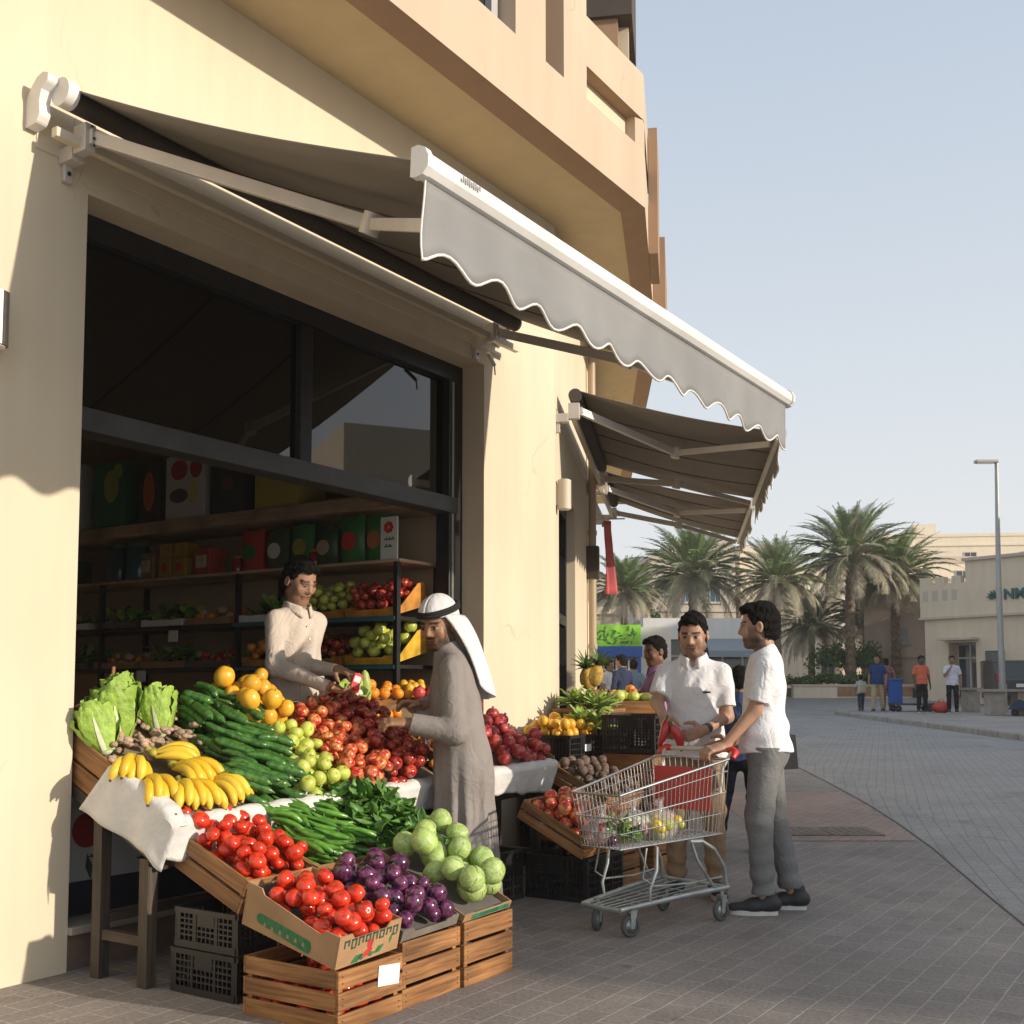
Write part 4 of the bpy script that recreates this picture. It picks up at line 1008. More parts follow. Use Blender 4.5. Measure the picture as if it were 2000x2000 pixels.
def spinach(M, label, seed, n=34):
    r = random.Random(seed); b = MB()
    for k in range(n):
        a = r.uniform(0,6.28); el = r.uniform(.1,1.3); L_ = r.uniform(.07,.12); w_ = L_*r.uniform(.55,.75); cu = r.uniform(.3,1.2); tw = r.uniform(-.6,.6); wv = r.uniform(0,6)
        B = Matrix.Translation((r.gauss(0,.035),r.gauss(0,.035),r.uniform(0,.06))) @ Matrix.Rotation(a,4,'Z') @ Matrix.Rotation(-el,4,'Y') @ Matrix.Rotation(tw,4,'X')
        def leaf(u, v):
            q = (u-.5)*2; wd = w_*.5*math.sin(min(1,v*1.02)**.75*math.pi)**.8
            x = .03+L_*v; z = -cu*L_*v*v*.6+abs(q)*.012+.008*math.sin(v*9+wv)*abs(q)+.006*math.sin(q*7+wv)
            return (x, q*wd, z)
        b.grid(leaf, 4, 5, 0, M=B); b.tube([(-.02,0,0),(.03,0,0)], .0022, 4, False, 1, M=B)
    o = b.build('spinach_bunch', [M_SPIN, M_CHILI]); o.matrix_world = M
    return tag(o, label, 'spinach', 'spinach bunches in the middle crate')
k = 0
for y in (.08,.18,.28,.38,.47):
    for x in (.93,1.01,1.09,1.17,1.25):
        bump = .10*math.exp(-((x-1.09)/.14)**2-((y-.33)/.17)**2)
        spinach(MR @ Matrix.Translation((x+R.uniform(-.02,.02),y+R.uniform(-.02,.02),.085+bump)) @ Matrix.Rotation(R.uniform(0,6),4,'Z') @ Matrix.Scale(R.uniform(.9,1.15),4), 'leafy spinach bunch heaped in the crate beside the robed shopper', 100+k, 30); k += 1
mound('packing', None, lambda x, y: .085+.09*math.exp(-((x-1.09)/.16)**2-((y-.3)/.2)**2), .89,.02,1.31,.53, M_SPIN)
pk = bpy.data.objects['packing.003'] if 'packing.003' in bpy.data.objects else [o for o in bpy.data.objects if o.name.startswith('packing') and o.parent is None][0]
pk.name = 'spinach_heap'; pk.matrix_world = MR; tag(pk, 'dense green mass of spinach under the loose leaves', 'spinach', kind='stuff')

# ------------------------------------------------------------------ bottom row: three upright wooden crates with tilted trays on top
def up(t, u, z=0, yaw=0): return A1 @ Matrix.Translation((t,-u,z)) @ Matrix.Rotation(yaw,4,'Z')
cA = slat_crate(up(-.02,1.65), 'wooden slatted crate on the ground with a white price card, under the tomato box', .378, .50, .228, 3, M_WOOD, group='slatted crates on the ground')
pc = thing('price_card', 'white handwritten price card fixed to the slatted crate under the tomato box', 'price card', up(.205,1.653,.128) @ Matrix.Rotation(.10,4,'Y'))
b = MB(); b.box((-.005,-.003,0), (.125,-.001,.078)); b.build('card', M_PAPER, pc)
b = MB()
for r_ in range(3):
    for q in range(4 - (r_ % 2)):
        x = .012+q*.026; b.box((x,-.0042,.058-r_*.02), (x+.016,-.0031,.060-r_*.02)); b.box((x+.004,-.0042,.052-r_*.02), (x+.006,-.0031,.064-r_*.02))
b.build('handwriting', mat('faint_ink', (.50,.51,.54), .8), pc)
cB = slat_crate(up(.366,1.645), 'slatted crate on the ground under the purple eggplants', .395, .50, .262, 3, M_WOOD, group='slatted crates on the ground')
cC = slat_crate(up(.772,1.66), 'slatted crate on the ground under the cabbages, the last of its row', .378, .50, .272, 3, M_WOOD, group='slatted crates on the ground')
# loose tomatoes seen through the gaps of the first crate
hA = Heap(up(-.02,1.65), lambda x, y: .05 < x < .33 and .05 < y < .44, lambda x, y: .012)
hA.put('tomato', .037, 44, (.05,.05,.33,.44), 'red tomato inside the slatted crate, glimpsed through its gaps', 'tomatoes inside the slatted crate', zmax=.155)
TB = slope_frame(-.02,1.632,.233, math.radians(13.5), .035)
tb, tbf, tbs = tray_box(TB, 'printed cardboard box of tomatoes tilted on the slatted crate', .365, .505, .105, .15, M_CARD, M_CARDIN, corner=.022)
# printed marks on the box: dark lettering band, red and green fruit print (illegible in the photo)
def marks(parent, M):
    b = MB()
    for k in range(8):
        x = .02+k*.041; hh = .030+.010*((k*5) % 3)/2
        b.box((x,-.0012,.105-hh), (x+.008,-.0002,.105)); b.box((x+.022,-.0012,.105-hh*.8), (x+.031,-.0002,.105)); b.box((x,-.0012,.098), (x+.031,-.0002,.106))
        if k % 2: b.box((x+.003,-.0012,.105-hh), (x+.028,-.0002,.112-hh))
    b.v = [tuple(M @ V(q)) for q in b.v]; RX = Matrix.Rotation(math.pi/2,4,'X')
    for x, z, w_, h_, a in ((.175,.062,.016,.020,.2),(.165,.030,.030,.012,.4)):
        b.prism([(w_*math.cos(q), h_*math.sin(q)) for q in [i*math.pi/8 for i in range(16)]], 0, .0012, M=M @ Matrix.Translation((x,0,z)) @ RX @ Matrix.Rotation(a,4,'Z'), mi=1)
    for x, z, l, a in ((.105,.018,.036,.35),(.135,.020,.03,.1),(.235,.028,.032,.45),(.30,.055,.02,1.4),(.19,.018,.022,.2)):
        b.prism([(-l,0),(0,l*.45),(l,0),(0,-l*.45)], 0, .0011, M=M @ Matrix.Translation((x,0,z)) @ RX @ Matrix.Rotation(a,4,'Z'), mi=2)
    b.build('front_print', [mat('box_ink', (.035,.085,.05), .7), M_REDINK, M_GREENINK], parent)
marks(tbf, Matrix.Translation((.01,-.0002,.0)))
b = MB()   # green rounded band with pale letter gaps on the side
S_ = Matrix.Translation((-.0002,.44,.036)) @ Matrix.Rotation(-math.pi/2,4,'Z') @ Matrix.Rotation(math.pi/2,4,'X')
pill = [(.018*math.cos(a)+.29, .026*math.sin(a)) for a in [-math.pi/2+i*math.pi/8 for i in range(9)]] + [(.02*math.cos(a)+.03, .020+.020*math.sin(a)) for a in [math.pi/2+i*math.pi/8 for i in range(9)]]
b.prism(pill, 0, .0014, M=S_); b.build('side_print', M_GREENINK, tb)
b = MB()
for k in range(6): b.prism([(.05+k*.042,-.006),(.066+k*.042,-.006),(.062+k*.042,.014-(k%2)*.006),(.054+k*.042,.010)], .0015, .0022, M=S_)
b.build('side_letters', mat('print_tan', (.30,.24,.12), .8), tb)
hT = Heap(TB, lambda x, y: .045 < x < .32 and .045 < y < .44, lambda x, y: .040+.03*math.exp(-((x-.18)/.12)**2-((y-.25)/.16)**2))
hT.put('tomato', .036, 66, (.04,.04,.33,.45), 'bright red tomato in the printed cardboard box on the slatted crate', 'tomatoes in the cardboard box', zmax=.195, upright=1.1)
EB = slope_frame(.372,1.628,.262, math.radians(20), .02)
eb, _, _ = tray_box(EB, 'shallow grey cardboard tray of purple eggplants set on the slatted crate', .385, .52, .030, .06, mat('card_dark', (.17,.145,.12), .85, var=.2, vs=9), M_CARDIN, corner=.018)
hE = Heap(EB, lambda x, y: .04 < x < .345 and .035 < y < .47, lambda x, y: .016+.030*math.exp(-((x-.19)/.17)**2-((y-.28)/.22)**2))
hE.put('eggplant', .039, 90, (.04,.03,.35,.48), 'round glossy purple eggplant in the grey tray', 'round purple eggplants', zmax=.135, upright=1.2, rj=.2)
CB = slope_frame(.778,1.645,.272, math.radians(25), .02)
cb, cf, _ = tray_box(CB, 'cardboard tray with a green printed edge holding the cabbages', .370, .54, .030, .05, M_CARD, M_CARDIN, corner=.004)
b = MB(); b.box((.06,-.0012,.004), (.355,-.0002,.026)); b.build('edge_print', mat('teal_ink', (.02,.17,.10), .6, var=.4, vs=30), cf)
hK = Heap(CB, lambda x, y: .055 < x < .325 and .06 < y < .49, lambda x, y: .020+.06*max(0,y-.1))
hK.put('cabbage', .061, 30, (.05,.06,.33,.49), 'pale green cabbage piled on the last slatted crate', 'cabbages', zmax=.20, upright=.9, rj=.14, tries=30)

# black plastic crates under the middle row, and the stack by the stand leg
plastic_crate(up(.06,1.03), 'bottom black plastic crate of the stack beside the stand leg', .42, .40, .185)
plastic_crate(up(.07,1.02,.188), 'upper black plastic crate of the stack, under the tilted tomato crate', .40, .38, .165)
plastic_crate(up(.53,1.04), 'black plastic crate under the green chillies', .40, .40, .25)
plastic_crate(up(.97,1.04), 'black plastic crate under the spinach crate', .38, .40, .25)
plastic_crate(up(1.46,1.02), 'black plastic crate on the ground behind the robed shopper', .42, .40, .26)
plastic_crate(up(2.30,.76), 'black plastic crate standing under the cloth end beside the grey robe', .36, .34, .30)
plastic_crate(up(2.30,.75,.303), 'empty black plastic crate stacked beside the grey robe', .35, .33, .15) if False else None
# ------------------------------------------------------------------ people: smooth-union distance fields turned into one skin each
class Vol:
    def __init__(s, lo, hi, h):
        s.lo = np.array(lo, float); s.h = h
        s.n = np.ceil((np.array(hi)-s.lo)/h).astype(int)+1
        s.d = np.full(s.n, 9.0, np.float32)
        s.ax = [s.lo[i]+h*np.arange(s.n[i]) for i in range(3)]
    def block(s, lo, hi, mg):
        a = np.clip(np.floor((np.array(lo)-mg-s.lo)/s.h).astype(int), 0, s.n); b = np.clip(np.ceil((np.array(hi)+mg-s.lo)/s.h).astype(int)+1, 0, s.n)
        sl = tuple(slice(a[i], b[i]) for i in range(3))
        X, Y, Z_ = np.meshgrid(s.ax[0][sl[0]], s.ax[1][sl[1]], s.ax[2][sl[2]], indexing='ij', sparse=True)
        return sl, X, Y, Z_
    def join(s, sl, d, k):
        a = s.d[sl]
        if k <= 0: s.d[sl] = np.minimum(a, d); return
        hh = np.clip(.5+.5*(d-a)/k, 0, 1); s.d[sl] = d*(1-hh)+a*hh - k*hh*(1-hh)
    def cone(s, p, q, r0, r1, k=.02, cut=None, flat=None):
        p = np.array(p, float); q = np.array(q, float); R_ = max(r0, r1); mg = k+.03+R_
        sl, X, Y, Z_ = s.block(np.minimum(p, q), np.maximum(p, q), mg)
        if 0 in s.d[sl].shape: return s
        v = q-p; L2_ = max(1e-9, v@v)
        t = np.clip(((X-p[0])*v[0]+(Y-p[1])*v[1]+(Z_-p[2])*v[2])/L2_, 0, 1)
        dx, dy, dz = X-p[0]-t*v[0], Y-p[1]-t*v[1], Z_-p[2]-t*v[2]
        if flat is not None:     # flatten across a direction: (dir, factor)
            f, fac = np.array(flat[0], float), flat[1]; f /= np.linalg.norm(f); w = dx*f[0]+dy*f[1]+dz*f[2]; g = (1/fac-1)*w
            dx, dy, dz = dx+g*f[0], dy+g*f[1], dz+g*f[2]
        d = np.sqrt(dx*dx+dy*dy+dz*dz)-(r0+(r1-r0)*t)
        if cut is not None:      # keep the near side of a plane
            c, nrm = np.array(cut[0]), np.array(cut[1], float); nrm /= np.linalg.norm(nrm)
            d = np.maximum(d, (X-c[0])*nrm[0]+(Y-c[1])*nrm[1]+(Z_-c[2])*nrm[2])
        s.join(sl, d.astype(np.float32), k); return s
    def ell(s, c, r, k=.02, rot=None, sub=False):
        c = np.array(c, float); r = np.array(r, float); mg = k+.03; m = r.max()
        sl, X, Y, Z_ = s.block(c-m, c+m, mg)
        if 0 in s.d[sl].shape: return s
        x, y, z = X-c[0], Y-c[1], Z_-c[2]
        if rot is not None:
            M_ = np.array(rot.to_3x3().transposed()); x, y, z = (M_[i][0]*x+M_[i][1]*y+M_[i][2]*z for i in range(3))
        k0 = np.sqrt((x/r[0])**2+(y/r[1])**2+(z/r[2])**2); k1 = np.sqrt((x/r[0]**2)**2+(y/r[1]**2)**2+(z/r[2]**2)**2)+1e-9
        d = (k0*(k0-1)/k1).astype(np.float32)
        if sub:
            a = s.d[sl]; dd = -d; hh = np.clip(.5-.5*(dd-a)/k, 0, 1) if k > 0 else (a > dd)*1.0
            s.d[sl] = dd*(1-hh)+a*hh + k*hh*(1-hh)
        else: s.join(sl, d, k)
        return s
    def clip(s, c, nrm):
        X, Y, Z_ = np.meshgrid(*s.ax, indexing='ij', sparse=True); nrm = np.array(nrm, float); nrm /= np.linalg.norm(nrm)
        s.d = np.maximum(s.d, (X-c[0])*nrm[0]+(Y-c[1])*nrm[1]+(Z_-c[2])*nrm[2]).astype(np.float32); return s
    def wrinkle(s, fn):
        X, Y, Z_ = np.meshgrid(*s.ax, indexing='ij', sparse=True); m = s.d < .05
        w_ = fn(X, Y, Z_); s.d = (s.d + np.broadcast_to(w_, s.d.shape)*m).astype(np.float32); return s
    def surf(s):
        """naive surface nets"""
        d = s.d; neg = d < 0
        nx, ny, nz = d.shape
        c = np.zeros((nx-1,ny-1,nz-1), np.int8)
        for i in (0,1):
            for j in (0,1):
                for k in (0,1): c += neg[i:nx-1+i, j:ny-1+j, k:nz-1+k]
        act = (c > 0) & (c < 8); idx = np.argwhere(act)
        vid = np.full(act.shape, -1, np.int64); vid[act] = np.arange(len(idx))
        pos = np.zeros((len(idx),3)); cnt = np.zeros(len(idx))
        cor = [(i,j,k) for i in (0,1) for j in (0,1) for k in (0,1)]
        val = {q: d[idx[:,0]+q[0], idx[:,1]+q[1], idx[:,2]+q[2]] for q in cor}
        for a in cor:
            for ax_ in range(3):
                if a[ax_]: continue
                b_ = tuple(a[i]+(i == ax_) for i in range(3)); va, vb = val[a], val[b_]
                m = (va < 0) != (vb < 0)
                t = np.where(m, va/np.where(m, va-vb, 1), 0)
                for i in range(3): pos[:,i] += np.where(m, a[i]+(t if i == ax_ else 0), 0)
                cnt += m
        pos = pos/cnt[:,None]+idx; V_ = s.lo+pos*s.h
        Fs = []
        for ax_ in range(3):
            o1, o2 = [i for i in range(3) if i != ax_]
            A = [slice(1,-1)]*3; A[ax_] = slice(0,-1)
            B_ = list(A); B_[ax_] = slice(1,None)
            na, nb = neg[tuple(A)], neg[tuple(B_)]
            e = np.argwhere(na != nb)
            if not len(e): continue
            ins = na[e[:,0],e[:,1],e[:,2]]
            base_ = e.copy()
            for i in range(3):
                if i != ax_: base_[:,i] += 1
            def cell(da, db):
                q = base_.copy(); q[:,o1] -= da; q[:,o2] -= db; return vid[q[:,0],q[:,1],q[:,2]]
            quad = np.stack([cell(1,1), cell(0,1), cell(0,0), cell(1,0)], 1)
            fl = ins if ax_ != 1 else ~ins
            quad[~fl] = quad[~fl][:, ::-1]
            Fs.append(quad)
        return V_, np.vstack(Fs)
def vol_obj(name, vol, m, parent, colfn=None):
    v, f = vol.surf()
    me = bpy.data.meshes.new(name); me.vertices.add(len(v)); me.vertices.foreach_set('co', v.ravel())
    me.loops.add(f.size); me.loops.foreach_set('vertex_index', f.ravel()); me.polygons.add(len(f))
    me.polygons.foreach_set('loop_start', np.arange(0, f.size, 4)); me.polygons.foreach_set('loop_total', np.full(len(f), 4))
    me.update(calc_edges=True); me.polygons.foreach_set('use_smooth', np.ones(len(f), bool))
    if colfn is not None:
        at = me.color_attributes.new('Col', 'FLOAT_COLOR', 'POINT'); c = np.ones((len(v),4), np.float32); c[:,:3] = colfn(v); at.data.foreach_set('color', c.ravel())
    me.materials.append(m); o = bpy.data.objects.new(name, me); COL.objects.link(o); o.parent = parent
    return o
def attr_mat(name, rough=.5, sss=.06, bump=.08):
    if name in MATS: return MATS[name]
    m = mat(name, (.3,.2,.15), rough, bump=bump, bs=120, sss=sss, spec=.35); N = m.node_tree.nodes; L = m.node_tree.links
    a = N.new('ShaderNodeVertexColor'); a.layer_name = 'Col'
    nz = N.new('ShaderNodeTexNoise'); nz.inputs['Scale'].default_value = 45; tc = N.new('ShaderNodeTexCoord'); L.new(tc.outputs['Object'], nz.inputs['Vector'])
    mr = N.new('ShaderNodeMapRange'); mr.inputs['To Min'].default_value = .85; mr.inputs['To Max'].default_value = 1.15; L.new(nz.outputs['Fac'], mr.inputs['Value'])
    mx = N.new('ShaderNodeMix'); mx.data_type = 'RGBA'; mx.blend_type = 'MULTIPLY'; mx.inputs[0].default_value = 1
    L.new(a.outputs['Color'], mx.inputs[6]); L.new(mr.outputs['Result'], mx.inputs[7]); L.new(mx.outputs[2], N['Principled BSDF'].inputs['Base Color'])
    return m
M_SKIN = attr_mat('skin')
M_HAIR = mat('black_hair', (.008,.007,.006), .75, var=.4, vs=60, bump=.8, bs=140, stretch=(1,1,.4), spec=.12)
M_SHOE = mat('dark_shoe', (.025,.026,.03), .6, var=.2, vs=20); M_SOLE = mat('white_sole', (.62,.61,.58), .6)
def cloth_mat(name, col, bump=.5, bs=11, rough=.9, var=.05):
    """woven cloth with pressed creases: ridged noise in the bump, a fine weave on top"""
    if name in MATS: return MATS[name]
    m = mat(name, col, rough, var=var, vs=7, spec=.15); N = m.node_tree.nodes; L = m.node_tree.links; p = N['Principled BSDF']
    tc = N.new('ShaderNodeTexCoord'); hs = []
    for sc, st, amp in ((4.2,(1.3,1.3,.8),1.0),(9.5,(1,1,1.5),.42)):
        mp = N.new('ShaderNodeMapping'); mp.inputs['Scale'].default_value = st; mp.inputs['Rotation'].default_value = (.4,.5,.2); L.new(tc.outputs['Object'], mp.inputs['Vector'])
        n = N.new('ShaderNodeTexNoise'); n.inputs['Scale'].default_value = sc; n.inputs['Detail'].default_value = 2.5; n.inputs['Distortion'].default_value = 1.3; L.new(mp.outputs['Vector'], n.inputs['Vector'])
        a = N.new('ShaderNodeMath'); a.operation = 'SUBTRACT'; a.inputs[1].default_value = .5; L.new(n.outputs['Fac'], a.inputs[0])
        b = N.new('ShaderNodeMath'); b.operation = 'ABSOLUTE'; L.new(a.outputs[0], b.inputs[0])
        c = N.new('ShaderNodeMath'); c.operation = 'MULTIPLY'; c.inputs[1].default_value = amp; L.new(b.outputs[0], c.inputs[0]); hs.append(c)
    ad = N.new('ShaderNodeMath'); ad.operation = 'ADD'; L.new(hs[0].outputs[0], ad.inputs[0]); L.new(hs[1].outputs[0], ad.inputs[1])
    bp = N.new('ShaderNodeBump'); bp.inputs['Strength'].default_value = .9; bp.inputs['Distance'].default_value = .025
    L.new(ad.outputs[0], bp.inputs['Height']); L.new(bp.outputs['Normal'], p.inputs['Normal'])
    return m

nrm_ = lambda a: np.array(a, float)/np.linalg.norm(a)
def rotv(v, ax, a):
    v = np.array(v, float); ax = nrm_(ax); return v*math.cos(a)+np.cross(ax, v)*math.sin(a)+ax*(ax@v)*(1-math.cos(a))
def hand(vol, wrist, d, palm, side, curl=.5, s=1.0, spread=.10, k=.006):
    """wrist point, hand direction, palm normal, side +1: thumb on d x palm side"""
    w_ = np.array(wrist, float); d = nrm_(d); n = np.array(palm, float); n = nrm_(n-d*(n@d)); l = np.cross(d, n)*side
    vol.cone(w_-d*.02*s, w_+d*.035*s, .024*s, .028*s, .02, flat=(n, .68))
    for o in (-.026,-.009,.009,.026): vol.cone(w_+d*.03*s+l*o*.75*s, w_+d*.088*s+l*o*s, .016*s, .0125*s, .016, flat=(n, .85))
    for o, L_, c in ((.028,.072,.95),(.0095,.082,1.0),(-.0095,.077,1.05),(-.028,.060,1.15)):
        p = w_+d*.090*s+l*o*s-n*.002; dr = rotv(d, n, -o*spread*40*side*.25)
        ax = np.cross(dr, n); a = 0
        for i, (f, r0, r1) in enumerate(((.44,.0105,.0098),(.31,.0098,.0088),(.25,.0088,.0072))):
            a += curl*c*(.45,.75,.55)[i]; q = p+rotv(dr, ax, a)*L_*f*s; vol.cone(p, q, r0*s, r1*s, k); p = q
    p = w_+d*.022*s+l*.026*s+n*.006; q = p+nrm_(d*.55+l*.75+n*.35)*.040*s; vol.cone(p, q, .0145*s, .0125*s, .012)
    q2 = q+nrm_(d*.85+l*.25+n*.45)*.032*s; vol.cone(q, q2, .0120*s, .0105*s, k); vol.cone(q2, q2+nrm_(d*.9+n*.6)*.024*s, .0105*s, .008*s, k)

def head(vol, c, Rm, s=1.0):
    """c: head centre, Rm: 3x3 turning head axes (x right, y forward, z up) into the body's"""
    Rm = np.array(Rm.to_3x3()); c = np.array(c); P = lambda *a: c+Rm @ (np.array(a)*s); rot = Matrix(Rm.tolist()).to_4x4()
    E_ = lambda p, r, k, sub=False: vol.ell(P(*p), np.array(r)*s, k, rot, sub)
    E_((0,-.012,.030), (.080,.096,.086), .02); E_((0,.022,-.030), (.069,.070,.086), .03)
    E_((0,.064,-.100), (.030,.022,.020), .024); vol.cone(P(-.056,.0,-.070), P(-.020,.058,-.099), .022*s, .018*s, .02); vol.cone(P(.056,.0,-.070), P(.020,.058,-.099), .022*s, .018*s, .02)
    for q in (-1,1):
        E_((q*.044,.064,-.032), (.022,.017,.022), .02); vol.cone(P(q*.012,.088,.014), P(q*.046,.074,.016), .0095*s, .0075*s, .010)
        E_((q*.033,.097,-.003), (.017,.013,.011), .010, True); E_((q*.033,.076,-.003), (.0135,.0135,.0125), .003)
        E_((q*.084,-.008,-.010), (.009,.019,.031), .006); E_((q*.090,-.004,-.008), (.006,.010,.016), .004, True)
    vol.cone(P(0,.086,.006), P(0,.1015,-.032), .0095*s, .0125*s, .014); vol.cone(P(-.013,.090,-.036), P(.013,.090,-.036), .0095*s, .0095*s, .008)
    vol.cone(P(-.026,.081,-.064), P(.026,.081,-.064), .0065*s, .0065*s, .006); vol.cone(P(-.020,.081,-.076), P(.020,.081,-.076), .0085*s, .0085*s, .006)
def face_col(c, Rm, s, skin, beard=0.0, brow=(.015,.011,.009), must=0.0):
    Rm = np.array(Rm.to_3x3()); c = np.array(c); skin = np.array(skin)
    def fn(v):
        q = (v-c) @ Rm / s; x, y, z = q[:,0], q[:,1], q[:,2]; ax = np.abs(x)
        col = np.tile(skin, (len(v),1)); near = (np.linalg.norm(q, axis=1) < .19)
        def mix(m, cc, a): col[:] = col*(1-(m*a)[:,None]) + np.array(cc)[None]*(m*a)[:,None]
        sm = lambda e0, e1, t: np.clip((t-e0)/(e1-e0), 0, 1)
        jaw = near*(y > -.03)*sm(-.035,-.060,z+.45*np.maximum(0,ax-.03)*0-.35*np.maximum(0,.07-y)*.0)*(1-sm(.0,.02,(z > -.058)*(ax < .026)*(y > .06)*1.0))
        if beard:
            mix(near*(y > -.035)*sm(-.052,-.072,z)*(y < .2)*(z > -.15), (.028,.020,.016), beard)
            mix(near*(y > -.03)*(y < .055)*sm(.010,-.02,z)*(z > -.09)*sm(.052,.062,ax)*(ax < .079), (.028,.020,.016), beard*.85)
        if must or beard: mix(near*(y > .055)*(np.abs(z+.053) < .0085)*sm(.034,.024,ax), (.025,.018,.014), max(must, beard))
        mix(near*(y > .06)*(np.abs(z+.071) < .0095)*(ax < .027), (skin[0]*.85+.02, skin[1]*.62, skin[2]*.62), .5); mix(near*(y > .055)*(np.abs(z+.0705-7*ax*ax) < .0036)*(ax < .030), (.05,.02,.018), .85)
        mix(near*(y > .05)*(np.abs(z-.021-.10*np.maximum(0,.03-ax)+.0) < .0062)*(ax > .012)*(ax < .056), brow, .92)
        eye = near*(y > .055)*(((ax-.033)/.0150)**2+((z+.004)/.0058)**2 < 1); mix(eye, (.30,.26,.23), .8)
        mix(near*(y > .055)*(((ax-.033)/.0075)**2+((z+.004)/.0065)**2 < 1), (.012,.009,.008), 1.0)
        mix(near*(y > .05)*(np.abs(z-.0045) < .003)*(ax > .017)*(ax < .050), (.02,.014,.012), .8)
        return col
    return fn
def hair_vol(c, Rm, s, h=.006, top=.020, hl=.02, back=-.075, fade=.9):
    """short hair cap following the skull; hl raises the hairline"""
    R3 = np.array(Rm.to_3x3()); c = np.array(c); rot = Matrix(R3.tolist()).to_4x4(); P = lambda *a: c+R3 @ (np.array(a)*s)
    v = Vol(c-.17*s, c+.17*s, h)
    v.ell(P(0,-.014,.032), np.array((.0855,.102,.094+top*.45))*s, .01, rot); v.ell(P(0,-.045,-.035), np.array((.074,.066,.058))*s, .02, rot)
    v.ell(P(0,.050,.088), np.array((.060,.048,.026+top*.4))*s, .025, rot)
    # hairline: cut the face, the ears' front and the nape
    X, Y, Z_ = np.meshgrid(*v.ax, indexing='ij'); q = (np.stack([X,Y,Z_],-1)-c) @ R3 / s; x, y, z = q[...,0], q[...,1], q[...,2]
    line = np.where(y > .055, .066+hl*.3-.10*np.maximum(0,np.abs(x)-.045), np.where(y > .012, .060-(.055-y)*.0-1.3*np.maximum(0,.03-y)*0-(np.abs(x) > .05)*(.055-y)*2.2, np.where(y > -.03, -.028, back)))
    dcut = (line-z)*.6
    v.d = np.maximum(v.d, dcut.astype(np.float32))
    n = .0045*np.sin(x*230+np.sin(z*80)*2.5)*np.sin(y*210+z*150+np.sin(x*90)*2)+.003*np.sin(x*90-z*130+y*60)
    v.d = (v.d+n*s).astype(np.float32)
    return v

